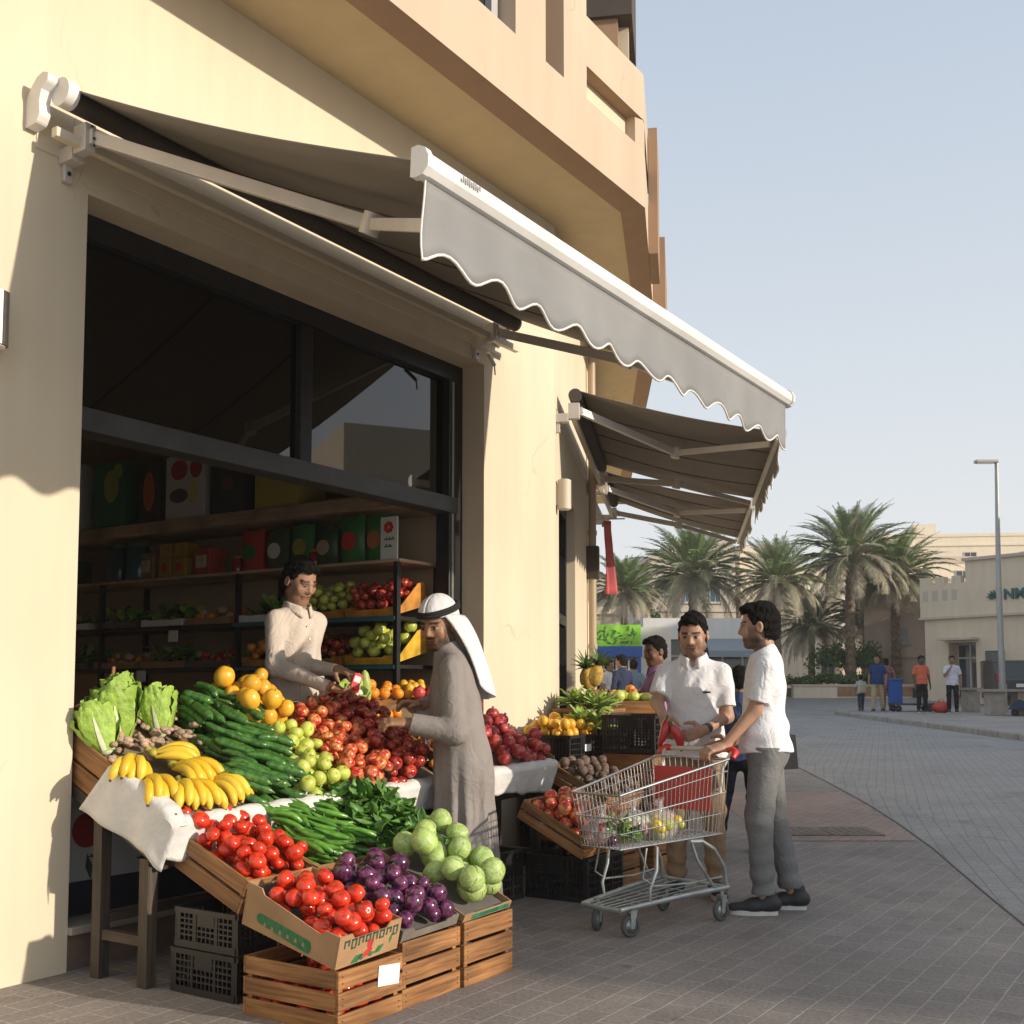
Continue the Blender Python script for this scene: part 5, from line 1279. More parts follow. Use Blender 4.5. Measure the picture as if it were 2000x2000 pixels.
def person(label, M, J, h=.0065, skin=(.32,.185,.115), hair=True, shirt=None, pants=None, shoes='sneaker', robe=None, head_s=1.08, turn=0, nod=0, tilt=0, beard=0, must=0, group=None, lean=0.0, legs=True, belly=1.0, scale=1.0, sleeve='short', collar=None, neck_open=False, tuck=.80, shoulder_w=.176, hairkw={}):
    """body axes: x right, y forward, z up, feet on z=0. J: dict of joints lh/rh hands (wrist, dir, palm, curl), le/re elbows, lf/rf feet (x,y,yaw), knees"""
    t = thing('person', label, 'person', M, group)
    ly = lambda z: lean*max(0, z-.9)            # forward lean above the hips
    SH = {1: np.array((shoulder_w, ly(1.43)-.01, 1.385)), -1: np.array((-shoulder_w, ly(1.43)-.01, 1.385))}
    hc = np.array((0, ly(1.62)+.025+J.get('hy',0), 1.625+J.get('hz',0))); Rm = Matrix.Rotation(turn,4,'Z') @ Matrix.Rotation(-nod,4,'X') @ Matrix.Rotation(tilt,4,'Y')
    pts = [hc+.16, hc-.16, (.30,.25,0), (-.30,-.25,0)] + [np.array(J[k][0])+.2*e for k in ('rh','lh') for e in (1,-1)] + [np.array(J[k])+.08*e for k in ('re','le') for e in (1,-1)]
    lo = np.min([np.array(p, float) for p in pts], 0)-.03; hi = np.max([np.array(p, float) for p in pts], 0)+.03; lo[2] = -.01
    F_ = {1: J.get('rf', (.11,.0,-.12)), -1: J.get('lf', (-.11,.0,.12))}
    for q in (1,-1):
        lo[:2] = np.minimum(lo[:2], np.array(F_[q][:2])-.25); hi[:2] = np.maximum(hi[:2], np.array(F_[q][:2])+.25)
    if not legs: lo[2] = .75
    v = Vol(lo, hi, h)
    head(v, hc, Rm, head_s)
    v.cone((0,ly(1.47)-.012,1.43), hc+np.array((0,-.02,-.05)), .060, .056, .03)
    v.ell((0,ly(1.28),1.27), (.150,.095,.19), .03); v.ell((0,ly(1.05)+.005,1.05), (.135,.09,.17), .05); v.cone((-.11,ly(1.42),1.385), (.11,ly(1.42),1.385), .050, .050, .05); v.ell((0,0,.93), (.15,.105,.12), .05)
    for q, e, hd in ((1,'re','rh'),(-1,'le','lh')):
        el = np.array(J[e], float); wr = np.array(J[hd][0], float)
        v.cone(SH[q], el, .050, .040, .03); v.cone(el, wr, .041, .026, .02)
        hand(v, wr, J[hd][1], J[hd][2], J[hd][4] if len(J[hd]) > 4 else q, J[hd][3], 1.04)
    KN = {}
    if legs:
        for q in (1,-1):
            x, y, yw = F_[q]; hip = np.array((q*.09,0,.92)); an = np.array((x,y,.09)); kn = (hip+an)/2+np.array((q*.005,J.get('knee',.03),.02)); KN[q] = (hip, kn, an)
            v.cone(hip, kn, .075, .050, .03); v.cone(kn, an, .050, .034, .02); fd = np.array((-math.sin(yw), math.cos(yw), 0)); v.cone(an+np.array((0,0,-.04)), an+fd*.13-np.array((0,0,.055)), .034, .028, .02)
    vol_obj('body', v, M_SKIN, t, face_col(hc, Rm, head_s, skin, beard, must=must))
    if hair: vol_obj('hair', hair_vol(hc, Rm, head_s, **hairkw), M_HAIR, t)
    # --- clothes
    def folds(amp, seed):
        r = random.Random(seed); W_ = [(r.uniform(-1,1)*14, r.uniform(-1,1)*14, r.uniform(.3,1)*20, r.uniform(0,6)) for _ in range(4)]
        def fn(X, Y, Z_):
            f = 0
            for a, b_, c, p in W_: f = f+np.sin(a*X+b_*Y+c*Z_+p+1.5*np.sin(7*X+9*Z_+p))
            return amp*f/4
        return fn
    if shirt:
        m, hem = shirt; s2 = Vol(np.array((min(lo[0],-.3),lo[1],hem-.03)), np.array((max(hi[0],.3),hi[1],1.56)), h)
        s2.ell((0,ly(1.28)-.004,1.27), (.172*belly,.118*belly,.21), .03); s2.ell((0,ly(1.08)+.012,1.06), (.160*belly,.122*belly,.20), .06); s2.cone((0,ly(1.42)-.008,1.43), (.145,ly(1.42)-.008,1.395), .060, .056, .05); s2.cone((0,ly(1.42)-.008,1.43), (-.145,ly(1.42)-.008,1.395), .060, .056, .05)
        s2.cone((0,-.006,hem-.05), (0,.004,1.0), .204*belly, .178*belly, .05, flat=((0,1,0),.80))
        s2.cone((0,ly(1.45)-.012,1.40), (0,ly(1.5)-.004,1.475), .082, .070, .03)
        for q, e, hd in ((1,'re','rh'),(-1,'le','lh')):
            el = np.array(J[e], float); wr = np.array(J[hd][0], float)
            if sleeve == 'short':
                cp = SH[q]+(el-SH[q])*.78; s2.cone(SH[q], el, .062, .063, .035, cut=(cp, el-SH[q]))
            else:
                s2.cone(SH[q], el, .062, .055, .035); cp = el+(wr-el)*.93; s2.cone(el, wr, .056, .040, .03, cut=(cp, wr-el))
        s2.clip((0,0,hem), (0,-.06,-1)); s2.clip((0,ly(1.5)+.02,1.487), (0,.55,1))
        s2.wrinkle(folds(.007, label)); s2.wrinkle(lambda X, Y, Z_: .0075*np.sin(30*X+18*Z_+3*np.sin(9*Z_+5*X))*np.clip((1.25-Z_)*2.5,0,1)+.005*np.sin(52*Z_-26*X+2.5*np.sin(14*X))*np.exp(-((Z_-1.02)/.12)**2)+.004*np.sin(60*X+30*Z_)*np.exp(-((Z_-1.30)/.10)**2))
        if neck_open: s2.ell((0,ly(1.5)+.085,1.475), (.022,.05,.065), .01, sub=True)
        vol_obj('shirt', s2, m, t)
        if collar:
            b = MB(); cy = ly(1.49)-.006
            for q in (1,-1):
                def cl(u, w_):
                    a = math.radians(180-(180-18)*u)*1.0; rr = .078+.016*w_
                    ht = 1.505-.03*w_-(.035*max(0,u-.55)*2.0)-.012*u - (.03*w_*max(0,u-.6)*2.5)
                    return (q*rr*math.sin(a)*1.02, cy+rr*1.0*-math.cos(a)*-1*(-1)*-1 if False else cy+rr*math.cos(a)*1.05+.012*u, ht+.012*(1-w_))
                b.grid(cl, 14, 3, flip=(q < 0))
            b.build('collar', collar, t, solid=.005)
    if pants and legs:
        m, wd, cuff = pants; s3 = Vol(np.array((lo[0],lo[1],.0)), np.array((hi[0],hi[1],1.06)), h)
        s3.ell((0,-.012,.915), (.162,.124,.15), .03); s3.cone((0,-.02,.96), (0,0,1.04), .150, .148, .04, flat=((0,1,0),.78))
        for q in (1,-1):
            hip, kn, an = KN[q]; s3.cone(hip+np.array((0,-.005,0)), kn, .090*wd, .072*wd, .04); an2 = an+(kn-an)*.02; s3.cone(kn, an2, .072*wd, .058*wd, .03, cut=(an+np.array((0,0,cuff)), (0,0,-1)))
        s3.clip((0,0,(shirt[1]+.035) if shirt else 1.03), (0,0,1))
        s3.wrinkle(folds(.006, label+'p')); s3.wrinkle(lambda X, Y, Z_: .006*np.sin(60*Z_+12*X+8*Y+2*np.sin(20*X))*np.clip((.42-Z_)*4,0,1)+.005*np.sin(45*Z_+30*X)*np.exp(-((Z_-.55)/.08)**2))
        vol_obj('trousers', s3, m, t)
    if robe:
        m = robe; hem = .06; s4 = Vol(np.array((min(lo[0],-.42),min(lo[1],-.40),.02)), np.array((max(hi[0],.42),max(hi[1],.45),1.56)), h)
        s4.ell((0,ly(1.28)-.004,1.27), (.180,.125,.21), .03); s4.cone((0,ly(1.42)-.008,1.43), (.14,ly(1.42)-.008,1.395), .064, .060, .05); s4.cone((0,ly(1.42)-.008,1.43), (-.14,ly(1.42)-.008,1.395), .064, .060, .05)
        s4.cone((0,ly(1.15)-.0,1.15), (0,.0,.80), .172, .185, .06, flat=((0,1,0),.82)); s4.cone((0,.0,.85), (0,-.015,.05), .185, .225, .06, flat=((0,1,0),.86)); s4.cone((0,ly(1.45)-.012,1.40), (0,ly(1.5)-.002,1.49), .084, .072, .03)
        for q, e, hd in ((1,'re','rh'),(-1,'le','lh')):
            el = np.array(J[e], float); wr = np.array(J[hd][0], float); s4.cone(SH[q], el, .068, .070, .04); cp = el+(wr-el)*.95; s4.cone(el, wr, .068, .055, .03, cut=(cp, wr-el))
        s4.clip((0,0,hem), (0,0,-1)); s4.clip((0,ly(1.5)+.02,1.505), (0,.5,1))
        s4.wrinkle(folds(.006, label))
        def drape(X, Y, Z_):
            a = np.arctan2(Y, X); k = np.clip((1.02-Z_)/.8, 0, 1); return (.017*np.sin(9*a+2.2*np.sin(2*a)+.8*Z_)+.008*np.sin(19*a+3*Z_))*k
        s4.wrinkle(drape)
        vol_obj('robe', s4, m, t)
    if shoes and legs:
        for q in (1,-1):
            hip, kn, an = KN[q]; yw = F_[q][2]; fd = np.array((-math.sin(yw), math.cos(yw), 0)); sd = np.array((fd[1],-fd[0],0))
            a = an*np.array((1,1,0))
            s5 = Vol(a-np.array((.26,.26,0))+np.array((0,0,-.005)), a+np.array((.26,.26,.16)), .006)
            s5.cone(a-fd*.055+np.array((0,0,.062)), a+fd*.06+np.array((0,0,.050)), .043, .045, .02); s5.cone(a+fd*.06+np.array((0,0,.045)), a+fd*.17+np.array((0,0,.036)), .045, .034, .03, flat=((0,0,1),.8)); s5.cone(a-fd*.02+np.array((0,0,.06)), a-fd*.03+np.array((0,0,.115)), .042, .040, .02)
            s5.clip((0,0,.022), (0,0,-1)); so_ = vol_obj('shoe', s5, M_SHOE, t)
            b = MB(); pr = []
            for i in range(24):
                w_ = 2*math.pi*i/24; L_ = .062+.115*math.sin(w_) if math.sin(w_) > -2 else 0
                y_ = .058+.135*math.sin(w_); x_ = math.cos(w_)*(.043+.006*math.sin(w_*1+.5)-.006*(math.sin(w_) < -.3)); p = a+fd*y_+sd*x_; pr.append((p[0], p[1]))
            b.prism(pr, 0.0, .026); b.build('sole', M_SOLE if shoes == 'sneaker' else M_SHOE, so_, bevel=.004)
    if scale != 1: t.matrix_world = M @ Matrix.Scale(scale, 4)
    return t, hc, Rm, SH
def face_to(p, fwd):
    return Matrix.Translation(p) @ Matrix.Rotation(math.atan2(-fwd[0], fwd[1]), 4, 'Z')
def local(M, p): return np.array(M.inverted() @ V(p))

# ---- shopper in grey robe and headcloth
P_ = V((-.275,6.30,0)); Mt = face_to(P_, (-.93,-.10)) 
ph = lambda x, y, D, M: local(M, pix(x, y, D))
lw = ph(772,1368,6.02,Mt); le_ = ph(858,1385,6.04,Mt); rw = ph(800,1335,6.28,Mt); re_ = np.array((.27,.14,1.08))
t, hc, Rm, SH = person('shopper in long grey robe, white headcloth and black head cord reaching into the apples', Mt,
    dict(lh=(lw, ph(735,1366,6.0,Mt)-lw, (.5,.2,-1), .75, -1), rh=(rw, ph(755,1330,6.24,Mt)-rw, (-.5,.2,-1), .7, 1), le=le_, re=re_, lf=(-.10,.02,.05), rf=(.11,.05,-.1)),
    robe=cloth_mat('grey_robe', (.265,.238,.222), .2, 18), hair=False, turn=.92, nod=.26, beard=.8, lean=.16, skin=(.34,.185,.11), shoes='plain', head_s=1.12, scale=1.012, h=.0055)
# headcloth: cap, falling back panel and cord, fitted to the turned head
T3 = Matrix.Translation(V(hc)) @ Rm @ Matrix.Scale(1.14,4)
M_GHUT = cloth_mat('white_headcloth', (.72,.71,.72), .25, 30)
b = MB()
def cap(u, v):
    a = 2*math.pi*u; th = v*1.62
    rx, ry, rz = .088, .112, .108
    fr = math.cos(a)      # toward the face
    z = rz*math.cos(th)+.042; low = 1+.05*v
    x, y = rx*math.sin(th)*math.sin(a)*low, -.012+ry*math.sin(th)*math.cos(a)*low
    if th > 1.45: z += .018*fr
    return (x*(1+.012*math.sin(a*13)*v), y, z+.004*math.sin(a*9)*v)
b.grid(cap, 36, 14)
TF = Rm.inverted() @ Matrix.Rotation(.38,4,'Z')          # the back panel follows the shoulders, not the turned face
def fall(u, v):          # cloth hanging behind the head and down the back
    a = math.pi*(.40+1.20*u)
    x = .099*math.sin(a)*(1+.35*v); y = -.012+.118*math.cos(a)-.155*v**.8-.02*math.sin(v*3.1)
    w_ = .016*math.sin(u*20+v*3)*(.2+v)
    q = V((x*(1+w_*2), y+w_, .045-.43*v**1.05*(.62+.38*math.sin(u*math.pi)+.05*math.sin(u*9))))
    return tuple(TF @ q)
b.grid(fall, 32, 20)
o = b.build('headcloth', M_GHUT, t, T3, solid=.004)
b = MB()
for dz, rr in ((.060,1.0),(.046,1.02)):
    b.tube([( .0935*rr*math.sin(a), -.012+.1185*rr*math.cos(a), dz+.020+.010*math.cos(a)*-1+.022*0) for a in [i*2*math.pi/36 for i in range(37)]], .0095, 8)
b.build('head_cord', mat('black_cord', (.012,.012,.012), .8, bump=.4, bs=200), t, T3)

# ---- vendor behind the counter
Pv = F1(1.86,-.50,.30); Pv = V((pix(562,1063,7.0).x, 7.0, .30)); Mv = face_to(Pv, (.74,-.67))
lw = ph(640,1268,6.55,Mv); rw = ph(628,1302,6.5,Mv)
t, hc, Rm, SH = person('vendor in cream long-sleeved shirt behind the counter handing over a red packet', Mv,
    dict(lh=(lw, ph(668,1278,6.45,Mv)-lw, (0,-.3,-1), .55, -1), rh=(rw, ph(655,1312,6.4,Mv)-rw, (0,.3,1), .6, 1), le=ph(572,1262,6.80,Mv), re=ph(520,1262,6.68,Mv), hz=.02),
    shirt=(cloth_mat('cream_shirt', (.60,.52,.44), .3, 20), .78), pants=(cloth_mat('dark_trousers', (.05,.05,.055)), 1, .02), sleeve='long', collar=cloth_mat('cream_shirt', (.60,.52,.44)), turn=.10, nod=.42, tilt=.05, h=.0055, skin=(.38,.215,.135), must=.25, beard=.25, scale=1.012, shoulder_w=.160, head_s=1.12, hairkw=dict(top=.022))
b = MB()
for k in range(5): b.tube([(0,.128-.004*k,1.36-k*.085),(0,.134-.004*k,1.36-k*.085)], .006, 8)
b.build('buttons', M_PAPER, t)
pk = pix(672,1285,6.42)
b = MB(); b.box((-.028,-.012,-.05), (.028,.012,.045)); b.box((-.022,-.014,-.01),(.022,.0135,.03), mi=1)
o = b.build('snack_packet', [mat('packet_red', (.62,.03,.04), .35), M_PAPER], None, bevel=.006); o.matrix_world = Matrix.Translation(pk) @ Matrix.Rotation(.5,4,'Z') @ Matrix.Rotation(.35,4,'Y'); tag(o, 'small red packet held out in the vendor\'s hands', 'packet')

# ---- man in white polo shirt holding red peppers
Pp = V((1.150,7.06,0)); Mp = face_to(Pp, (-.22,-.97))
lw = ph(1328,1378,6.80,Mp); rw = ph(1252,1352,6.82,Mp)
t, hc, Rm, SH = person('man in white collared shirt and beige trousers behind the cart, looking down', Mp,
    dict(lh=(lw, ph(1285,1392,6.72,Mp)-lw, (.3,-1,.1), .85, -1), rh=(rw, ph(1258,1385,6.74,Mp)-rw, (-.6,-.8,0), .8, 1), le=ph(1372,1352,6.98,Mp), re=ph(1240,1325,7.05,Mp), lf=(-.13,.05,.25), rf=(.12,.02,-.25)),
    shirt=(cloth_mat('white_polo', (.74,.73,.74), .3, 24), .86), pants=(cloth_mat('beige_trousers', (.33,.235,.15)), 1.02, .03), collar=cloth_mat('white_polo', (.74,.73,.74)), h=.0055, neck_open=True, turn=-.12, nod=.22, skin=(.42,.245,.16), beard=.45, belly=1.05, hairkw=dict(top=.026))
b = MB(); b.box((-.095,.0,1.19), (-.045,.0,1.19)) if False else None
b.box((-.11,.117,1.255), (-.062,.121,1.266)); b.build('chest_mark', mat('navy_thread', (.03,.035,.06), .8), t)
b = MB()
wv = V(lw); dv = (V(lw)-V(ph(1372,1352,6.98,Mp))).normalized(); b.tube([wv-dv*.045, wv-dv*.020], .034, 14); b.build('watch', mat('watch_black', (.02,.02,.022), .35), t)
for (x, y, D, a, lb) in ((1252,1378,6.66,.3,'red pepper held in the right hand of the man in the collared shirt'),(1276,1388,6.62,-.35,'red pepper dangling between the two hands of the man in the collared shirt')):
    q = MB(); q.tube([(0,0,.055),(.006,0,.03),(.010,0,-.01),(.004,0,-.05),(-.004,0,-.085)], [.014,.027,.026,.018,.004], 9, mi=0); q.tube([(0,0,.055),(-.004,0,.082)], .006, 6, mi=1)
    o = q.build('red_pepper', [mat('red_pepper_skin', (.42,.016,.02), .25, coat=.4), M_CALYX]); o.matrix_world = Matrix.Translation(pix(x,y,D)) @ Matrix.Rotation(a,4,'Y') @ Matrix.Scale(1.15,4); tag(o, lb, 'pepper')

# ---- man in white T-shirt pushing the cart
Pt = V((1.475,6.52,0)); Mt2 = face_to(Pt, (-.96,.22))
lw = ph(1368,1412,6.36,Mt2); rw = ph(1385,1400,6.66,Mt2)
t, hc, Rm, SH = person('man in white T-shirt and grey trousers, one hand on the cart handle', Mt2,
    dict(lh=(lw, ph(1335,1420,6.33,Mt2)-lw, (.2,.3,-1), 1.0, -1), rh=(np.array((.25,.20,.94)), (.1,.9,-.3), (-1,0,0), .7, 1), le=ph(1425,1345,6.38,Mt2), re=np.array((.27,-.02,1.12)), lf=(-.09,.02,.10), rf=(.11,-.14,-.05)),
    shirt=(cloth_mat('white_tshirt', (.75,.75,.77), .25, 20), .90), pants=(cloth_mat('grey_trousers', (.185,.185,.18)), 1.05, .03), h=.0055, turn=-.05, nod=.03, skin=(.42,.245,.16), beard=.7, scale=1.015, hairkw=dict(top=.020))
bg = thing('shoulder_bag', 'black bag hanging at the hip of the man in the T-shirt', 'bag', Matrix.Translation(pix(1480,1418,6.70)))
b = MB(); b.prism([(-.07,-.11),(.075,-.10),(.06,.10),(-.05,.11)], -.03, .03, M=Matrix.Rotation(math.pi/2,4,'X')); b.build('pouch', mat('bag_black', (.018,.018,.02), .6, bump=.2), bg, bevel=.012)
b = MB(); b.tube([(-.04,0,.10),(-.05,.03,.22),(-.07,.07,.34),(-.13,.10,.46)], .012, 6, sq=(1,.3)); b.build('strap', mat('bag_black', (.018,.018,.02), .6), bg)

# ---- man in lilac shirt further along, reaching over the fruit
Pl = V((1.30,9.95,.015)); Ml = face_to(Pl, (-.95,-.15))
lw = ph(1190,1335,9.7,Ml)
person('man in lilac long-sleeved shirt reaching over the farther fruit table', Ml,
    dict(lh=(lw, (-.0,1,-.3), (0,0,-1), .6, -1), rh=(ph(1195,1330,10.1,Ml), (0,1,-.3), (0,0,-1), .6, 1), le=ph(1243,1325,9.75,Ml), re=np.array((.27,.15,1.08))),
    h=.009, shirt=(cloth_mat('lilac_shirt', (.36,.20,.37), .25), .84), pants=(cloth_mat('black_trousers', (.03,.03,.035)), 1, .02), sleeve='long', collar=cloth_mat('lilac_shirt', (.36,.20,.37)), turn=.35, nod=.15, skin=(.20,.10,.06), scale=.985, shoes='plain', hairkw=dict(h=.009))
# ---- man in navy half hidden behind the two men
Pn = V((1.81,8.85,0)); Mn = face_to(Pn, (.25,.97))
person('man in navy clothes half hidden behind the two men at the cart', Mn,
    dict(lh=(np.array((-.26,.10,.86)), (0,.3,-1), (1,0,0), .5, -1), rh=(np.array((.26,.10,.86)), (0,.3,-1), (-1,0,0), .5, 1), le=np.array((-.27,-.02,1.12)), re=np.array((.27,-.02,1.12)), rf=(.12,.06,-.1), lf=(-.22,-.05,.1)),
    h=.010, shirt=(cloth_mat('navy_shirt', (.05,.075,.15)), .86), pants=(cloth_mat('dark_jeans', (.018,.022,.035)), 1, .03), skin=(.28,.16,.10), scale=.83, hairkw=dict(h=.01))
# ------------------------------------------------------------------ shopping cart
EV = V((.718,.697,0)).normalized(); QV = V((EV.y,-EV.x,0)); FO = V((.534,5.947,0))
CM = basis(EV, -QV, Z, FO)       # x toward the handle, y away from the camera side, z up
cart = thing('shopping_cart', 'wire shopping cart with red handle ends and a red child seat flap', 'shopping cart', CM)
def halfw(x): return .165+.085*max(0,min(1,(x+.10)/.80))
ZB0, ZB1 = .455, .475     # basket floor, front and back
zt = lambda x: .735+.155*max(0,min(1,(x+.14)/.84))
XF, XB = -.14, .70
b = MB()
def ringp(x, k):   # k 0 bottom .. 1 top; basket walls flare outward
    return halfw(x)*(.80+.20*k)
w_ = .0042; wt = .0026
for s in (-1, 1):
    for k, r_ in ((0,w_),(.28,wt),(.56,w_),(.84,wt),(1,.0075)):
        pts = []
        for i in range(9):
            x = XF+.04*(1-k)+(XB-XF-.04*(1-k))*i/8; zb = ZB0+(ZB1-ZB0)*i/8; pts.append((x, s*ringp(x,k), zb+(zt(x)-zb)*k))
        b.tube(pts, r_, 6)
    for i in range(27):
        f = i/26; x1 = XF+(XB-XF)*f; x0 = XF+.04+(XB-XF-.04)*f
        b.tube([(x0, s*ringp(x0,0), ZB0+(ZB1-ZB0)*f), (x1, s*ringp(x1,1), zt(x1))], wt, 5, False)
for k, r_ in ((0,w_),(.28,wt),(.56,w_),(.84,wt),(1,.0075)):
    x = XF+.04*(1-k); b.tube([(x, -ringp(x,k), ZB0+(zt(x)-ZB0)*k), (x, ringp(x,k), ZB0+(zt(x)-ZB0)*k)], r_, 6)
    x = XB; b.tube([(x, -ringp(x,k), ZB1+(zt(x)-ZB1)*k), (x, ringp(x,k), ZB1+(zt(x)-ZB1)*k)], r_, 6)
for i in range(13):
    f = i/12*2-1
    b.tube([(XF+.04, f*ringp(XF+.04,0), ZB0), (XF, f*ringp(XF,1), zt(XF))], wt, 5, False)
    b.tube([(XB, f*ringp(XB,0), ZB1), (XB, f*ringp(XB,1), zt(XB))], wt, 5, False)
    b.tube([(XF+.04, f*ringp(XF,0), ZB0), (XB, f*ringp(XB,0), ZB1)], wt, 5, False)
for i in range(9):
    x = XF+.06+(XB-XF-.08)*i/8; b.tube([(x, -ringp(x,0), ZB0-.003+(ZB1-ZB0)*i/8), (x, ringp(x,0), ZB0-.003+(ZB1-ZB0)*i/8)], wt, 5, False)
b.build('basket', M_CHROME, cart)
b = MB(); b.box((.60,-.20,.60), (.606,.20,.84)); b.build('child_seat_flap', mat('flap_red', (.50,.045,.035), .45), cart, bevel=.004)
b = MB()
for y in (-.215,.215):
    b.tube([(.66,y,.70),(.69,y,.84),(.735,y*1.09,.915),(.765,y*1.12,.935)], .010, 8)
b.tube([(.765,-.245,.935),(.765,.245,.935)], .0125, 10); b.build('handle', mat('handle_cream', (.52,.50,.38), .45), cart)
for s in (-1,1):
    b = MB(); b.tube([(.765,s*.20,.935),(.765,s*.235,.937),(.75,s*.262,.925),(.725,s*.258,.895)], [.017,.021,.021,.015], 10)
    b.build('handle_grip', mat('grip_red', (.62,.035,.025), .35), cart)
# chassis: tapered lower frame, uprights
b = MB()
for s in (-1,1):
    b.tube([(-.10,s*.13,.150),(.34,s*.19,.175),(.70,s*.235,.185)], .0135, 8, sq=(1,.8))
    b.tube([(.70,s*.225,.185),(.68,s*.222,.30),(.60,s*.215,.40),(.50,s*.205,.452),(.40,s*.20,.458)], .011, 8)
    b.tube([(.42,s*.195,.452),(.46,s*.20,.36),(.55,s*.215,.24),(.60,s*.222,.185)], .009, 8)
    b.tube([(.16,s*.165,.45),(.15,s*.17,.33),(.10,s*.165,.235),(.11,s*.160,.165)], .009, 8)
    b.tube([(.08,s*.16,.45),(.04,s*.165,.30),(.13,s*.17,.25),(.40,s*.19,.235),(.66,s*.22,.245)], .0055, 6)
b.tube([(-.10,-.13,.150),(-.115,-.06,.150),(-.115,.06,.150),(-.10,.13,.150)], .0135, 8, sq=(1,.8))
b.tube([(.70,-.235,.185),(.70,.235,.185)], .011, 8)
b.build('chassis', M_GALV, cart)
b = MB()
for i in range(6):
    f = (i+.5)/6*2-1; b.tube([(-.105,f*.125,.153),(.68,f*.215,.184)], .0035, 5, False)
for x in (.1,.3,.5): b.tube([(x,-.15-.08*x,.155+.03*x),(x,.15+.08*x,.155+.03*x)], .004, 5, False)
b.build('lower_rack', M_GALV, cart)
def wheel(x, y, yaw):
    W_ = Matrix.Translation((x,y,.058)) @ Matrix.Rotation(yaw,4,'Z')
    c = MB(); c.box((-.012,-.022,.075),(.03,.022,.082), M=W_); c.tube([(.01,0,.08),(.01,0,.11)], .012, 8, M=W_)
    for s in (-1,1): c.prism([(.03,.078),(-.012,.078),(-.012,-.012),(.010,-.014)], s*.019-.0015, s*.019+.0015, M=W_ @ Matrix.Rotation(math.pi/2,4,'X'))
    co = c.build('caster', M_GALV, cart)
    r_ = MB(); r_.lathe([(.038,-.013),(.052,-.014),(.058,-.008),(.058,.008),(.052,.014),(.038,.013)], 20, M=W_ @ Matrix.Rotation(math.pi/2,4,'X')); r_.build('tyre', mat('cart_tyre', (.10,.10,.10), .7), co)
    h_ = MB(); h_.lathe([(.001,-.010),(.012,-.016),(.014,-.009),(.038,-.009),(.038,.009),(.014,.009),(.012,.016),(.001,.010)], 20, M=W_ @ Matrix.Rotation(math.pi/2,4,'X')); h_.build('hub', M_GALV, co)
wheel(.0,-.115,-.25); wheel(.0,.115,.35); wheel(.675,.20,.1); wheel(.675,-.20,-.1)
# things in the cart
def bag_of(M, label, cat, mfill, mbag, s, seed, kind):
    r = random.Random(seed); t = thing(cat.replace(' ','_'), label, cat, M, None)
    b = MB()
    if kind == 'leaf':
        for k in range(90):
            a, e = r.uniform(0,6.28), r.uniform(-.2,1.4); L_ = r.uniform(.05,.09); w2 = .016
            B = Matrix.Translation((r.gauss(0,.035),r.gauss(0,.03),r.uniform(0,.06))) @ Matrix.Rotation(a,4,'Z') @ Matrix.Rotation(-e,4,'Y')
            b.grid(lambda u, v: (L_*v+.01, (u-.5)*2*w2*math.sin(max(.05,v)*math.pi)**.7, -.02*v*v+.006*math.sin(u*9+k)), 3, 4, k%2, M=B)
    else:
        for k in range(16): b.sphere((r.gauss(0,.04),r.gauss(0,.035),r.uniform(.0,.085)), r.uniform(.024,.034), 10, 7, k%2)
    b.build('contents', mfill, t)
    if mbag:
        q = MB(); q.sphere((0,0,.045), (.105,.09,.085), 20, 14, fn=lambda d,th,p: 1+.07*math.sin(7*p+3*th)+.05*math.sin(13*p-5*th)); q.tube([(0,0,.12),(.01,0,.15),(.0,.01,.18)], [.02,.012,.035], 8); q.build('plastic_bag', mbag, t)
    return t
def film(name, col, a):
    m = bpy.data.materials.new(name); m.use_nodes = True; N = m.node_tree.nodes; L = m.node_tree.links
    tr = N.new('ShaderNodeBsdfTransparent'); mx = N.new('ShaderNodeMixShader'); mx.inputs[0].default_value = a
    p = N['Principled BSDF']; p.inputs['Base Color'].default_value = (*col,1); p.inputs['Roughness'].default_value = .2
    L.new(tr.outputs[0], mx.inputs[1]); L.new(p.outputs[0], mx.inputs[2]); L.new(mx.outputs[0], N['Material Output'].inputs['Surface']); return m
M_FILM = film('clear_film', (.75,.72,.70), .30)
cz = .468
bag_of(CM @ Matrix.Translation((.06,.00,cz+.02)), 'bunch of green herbs lying in the front of the cart', 'herbs', [mat('herb_green', (.07,.16,.03), .6, var=.3, vs=20), M_LETL], None, 1, 1, 'leaf')
bag_of(CM @ Matrix.Translation((.20,.03,cz+.03)), 'clear bag of pink and pale vegetables in the cart', 'bag', [mat('pink_radish', (.42,.15,.17), .5), M_LETW], M_FILM, 1, 2, 'x')
bag_of(CM @ Matrix.Translation((.33,-.05,cz+.02)), 'clear bag of yellow and green fruit near the cart handle', 'bag', [M_BAN, M_LIME], M_FILM, 1, 3, 'x')
bag_of(CM @ Matrix.Translation((.44,.03,cz+.02)), 'small clear bag of peach coloured fruit at the back of the cart', 'bag', [M_ORANGE, mat('peach', (.60,.28,.18), .5)], M_FILM, 1, 4, 'x')
bag_of(CM @ Matrix.Translation((-.02,.06,cz+.015)), 'clear bag of red onions at the cart nose', 'bag', [M_POM, M_EGG], M_FILM, 1, 5, 'x')

